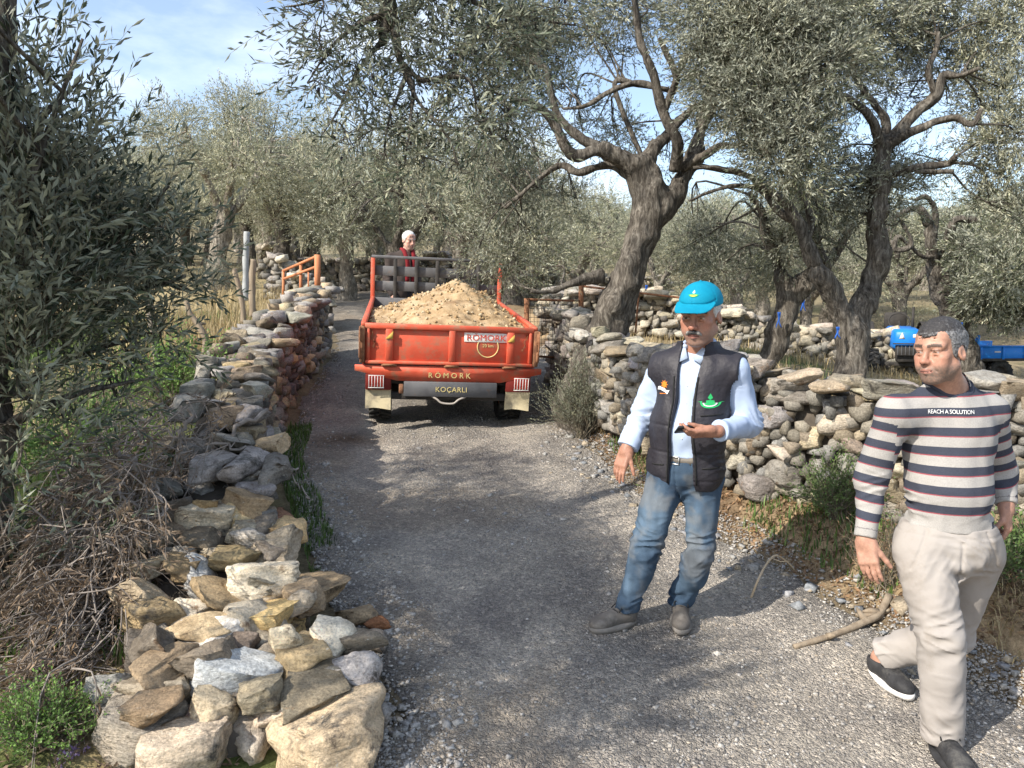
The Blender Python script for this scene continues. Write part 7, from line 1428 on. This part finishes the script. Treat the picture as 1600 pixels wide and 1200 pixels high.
for k, (px, py, Yd, lab) in enumerate([(112, 1178, 2.72, 'purple flower cluster at the lower left beside the stones'), (4, 1148, 2.8, 'purple flower at the left picture edge among the weeds'), (88, 1200, 2.66, 'small purple flower below the larger cluster')]):
    rng = np.random.default_rng(50+k); c = P(px, py, Yd); g = np.array([c[0], c[1], Hs(c[0], c[1])]); r = empty('flower', g, label=lab, cat='flower', group='purple flowers in the corner'); V, F = tube([g, (g+c)/2, c], .003, 5); add('stem', V, F, M_WEED, parent=r)
    n = (46, 22, 12)[k]; O = c+rng.normal(0, 1, (n, 3))*np.array([.028, .022, .013])*(1, .8, .6)[k]; V, F, mi, rnd = leaves(O, rng.normal(size=(n, 3))+np.array([0, -.4, .8]), np.full(n, .004), 5, .016, .010, rng, stems=False, spread=1.3); add('petals', V, F, leafmat('petal', (.42,.30,.55), (.5,.38,.6), .3, .3), parent=r, smooth=False, attrs={'rnd': rnd})
def blades(name, xy, hgt, mat, seed, lean=.35, w=.004):
    rng = np.random.default_rng(seed); n = len(xy); z = H(xy[:, 0], xy[:, 1]); a = rng.uniform(0, 6.28, n); h = hgt*rng.uniform(.45, 1.25, n); d = np.stack([np.cos(a), np.sin(a), 0*a], 1); s = np.stack([-np.sin(a), np.cos(a), 0*a], 1); b = np.column_stack([xy, z-.01]); ln = lean*rng.uniform(.2, 1.6, n)
    m = b+d*(h*ln*.3)[:, None]+np.array([0, 0, 1])*(h*.6)[:, None]; t = b+d*(h*ln)[:, None]+np.array([0, 0, 1])*(h*(1-.3*ln))[:, None]; ww = w*rng.uniform(.6, 1.4, n)[:, None]
    V = np.stack([b-s*ww, b+s*ww, m+s*ww*.8, m-s*ww*.8, t], 1).reshape(-1, 3); k = np.arange(n)*5; F = np.concatenate([np.stack([k, k+1, k+2], 1), np.stack([k, k+2, k+3], 1), np.stack([k+3, k+2, k+4], 1)])
    rnd = np.tile(rng.random(n), 3); return add(name, V, F, mat, smooth=False, attrs={'rnd': rnd}, kind='stuff')
M_GRASS = leafmat('green_grass', (.085,.15,.035), (.11,.18,.05), .3, .5); M_DRYG = leafmat('dry_grass', (.38,.30,.16), (.45,.36,.2), .3, .4)
rg = np.random.default_rng(3)
def scatter(n, fx, y0, y1, pw=1.0):
    y = y0+(y1-y0)*rg.random(n)**pw; lo, hi = fx(y); return np.stack([lo+(hi-lo)*rg.random(n), y], 1)
q = scatter(26000, lambda y: (np.full(len(y), -7.5), xl(y)-.55), 3.2, 12, 1.2); nn = fbm(np.column_stack([q*.7, q[:, 0]*0]), 12, 3); gm = (nn+.35-(q[:, 1]-8.8)*.13+rg.normal(0, .25, len(q))) > 0
blades('green_grass', q[gm], .12, M_GRASS, 1); blades('dry_grass', q[~gm], .26, M_DRYG, 2, .5)
q = scatter(1300, lambda y: (xl(y)-2.2, xl(y)-.4), 8.5, 13.5); blades('tall_dry_grass', q, .42, M_DRYG, 6, .35, .004)
q = scatter(2600, lambda y: (xl(y)-.1, xl(y)+.14), 4.2, 7.8); q = q[fbm(np.column_stack([q*1.5, q[:, 0]*0]), 19, 2) > -.4]; blades('verge_grass', q, .085, M_GRASS, 3)
q = scatter(5000, lambda y: (xr(y)+.12, xr(y)+.75), 3.2, 8.0); nn = fbm(np.column_stack([q*1.1, q[:, 0]*0]), 29, 2); blades('bank_grass', q[nn > .12], .09, M_GRASS, 4); blades('dry_bank_grass', q[nn < -.12], .10, M_DRYG, 5, .9, .0025)
q = scatter(12000, lambda y: (xr(y)+1.2, xr(y)+9), 5.5, 18); nn = fbm(np.column_stack([q*.5, q[:, 0]*0]), 39, 2); blades('terrace_grass', q[nn > .1], .14, M_GRASS, 7); blades('terrace_dry_grass', q[nn < -.05], .2, M_DRYG, 8, .5)
def litter(name, xy, mats, seed, ll=.045, lw=.016, dz=.012):
    rng = np.random.default_rng(seed); O = np.column_stack([xy, H(xy[:, 0], xy[:, 1])+dz*rng.random(len(xy))]); D = rng.normal(size=(len(xy), 3))*np.array([1, 1, .35]); V, F, mi, rnd = leaves(O, D, np.full(len(O), .01), 2, ll, lw, rng, stems=False); add(name, V, F, mats, smooth=False, attrs={'rnd': rnd}, kind='stuff')
q = scatter(4200, lambda y: (xr(y)+.02, xr(y)+.8), 3.4, 7.6); litter('fallen_leaves', q, leafmat('leaf_litter', (.17,.105,.06), (.25,.17,.10), .05, .6), 1)
q = scatter(2200, lambda y: (xl(y)-1.7, xl(y)-.5), 2.2, 5.5); litter('dry_leaf_litter', q, M_DRYLEAF, 2, .05, .012, .03)
# tangled grey scrub in front of the far trees
for k, (px, py, Yd, w_, h_, lab) in enumerate([(1420, 520, 15.5, 190, 110, 'tangle of bare grey brambles behind the tractor'), (1060, 500, 14, 60, 60, 'grey scrub beside the pale hollow trunk behind the cap'), (560, 420, 22.5, 150, 45, 'brown scrub on top of the far wall at the bend'), (340, 440, 14, 120, 60, 'grey scrub behind the white pole'), (780, 440, 19, 200, 50, 'olive-grey scrub beyond the trailer')]):
    shrub(lab, 'scrub', (px, py), Yd, w_, h_, 90, M_GREYL, .05, .012, 60+k, 'scrub_bush', 7, (.2, .5), .3)
print('props', round(time.time()-T0, 1))
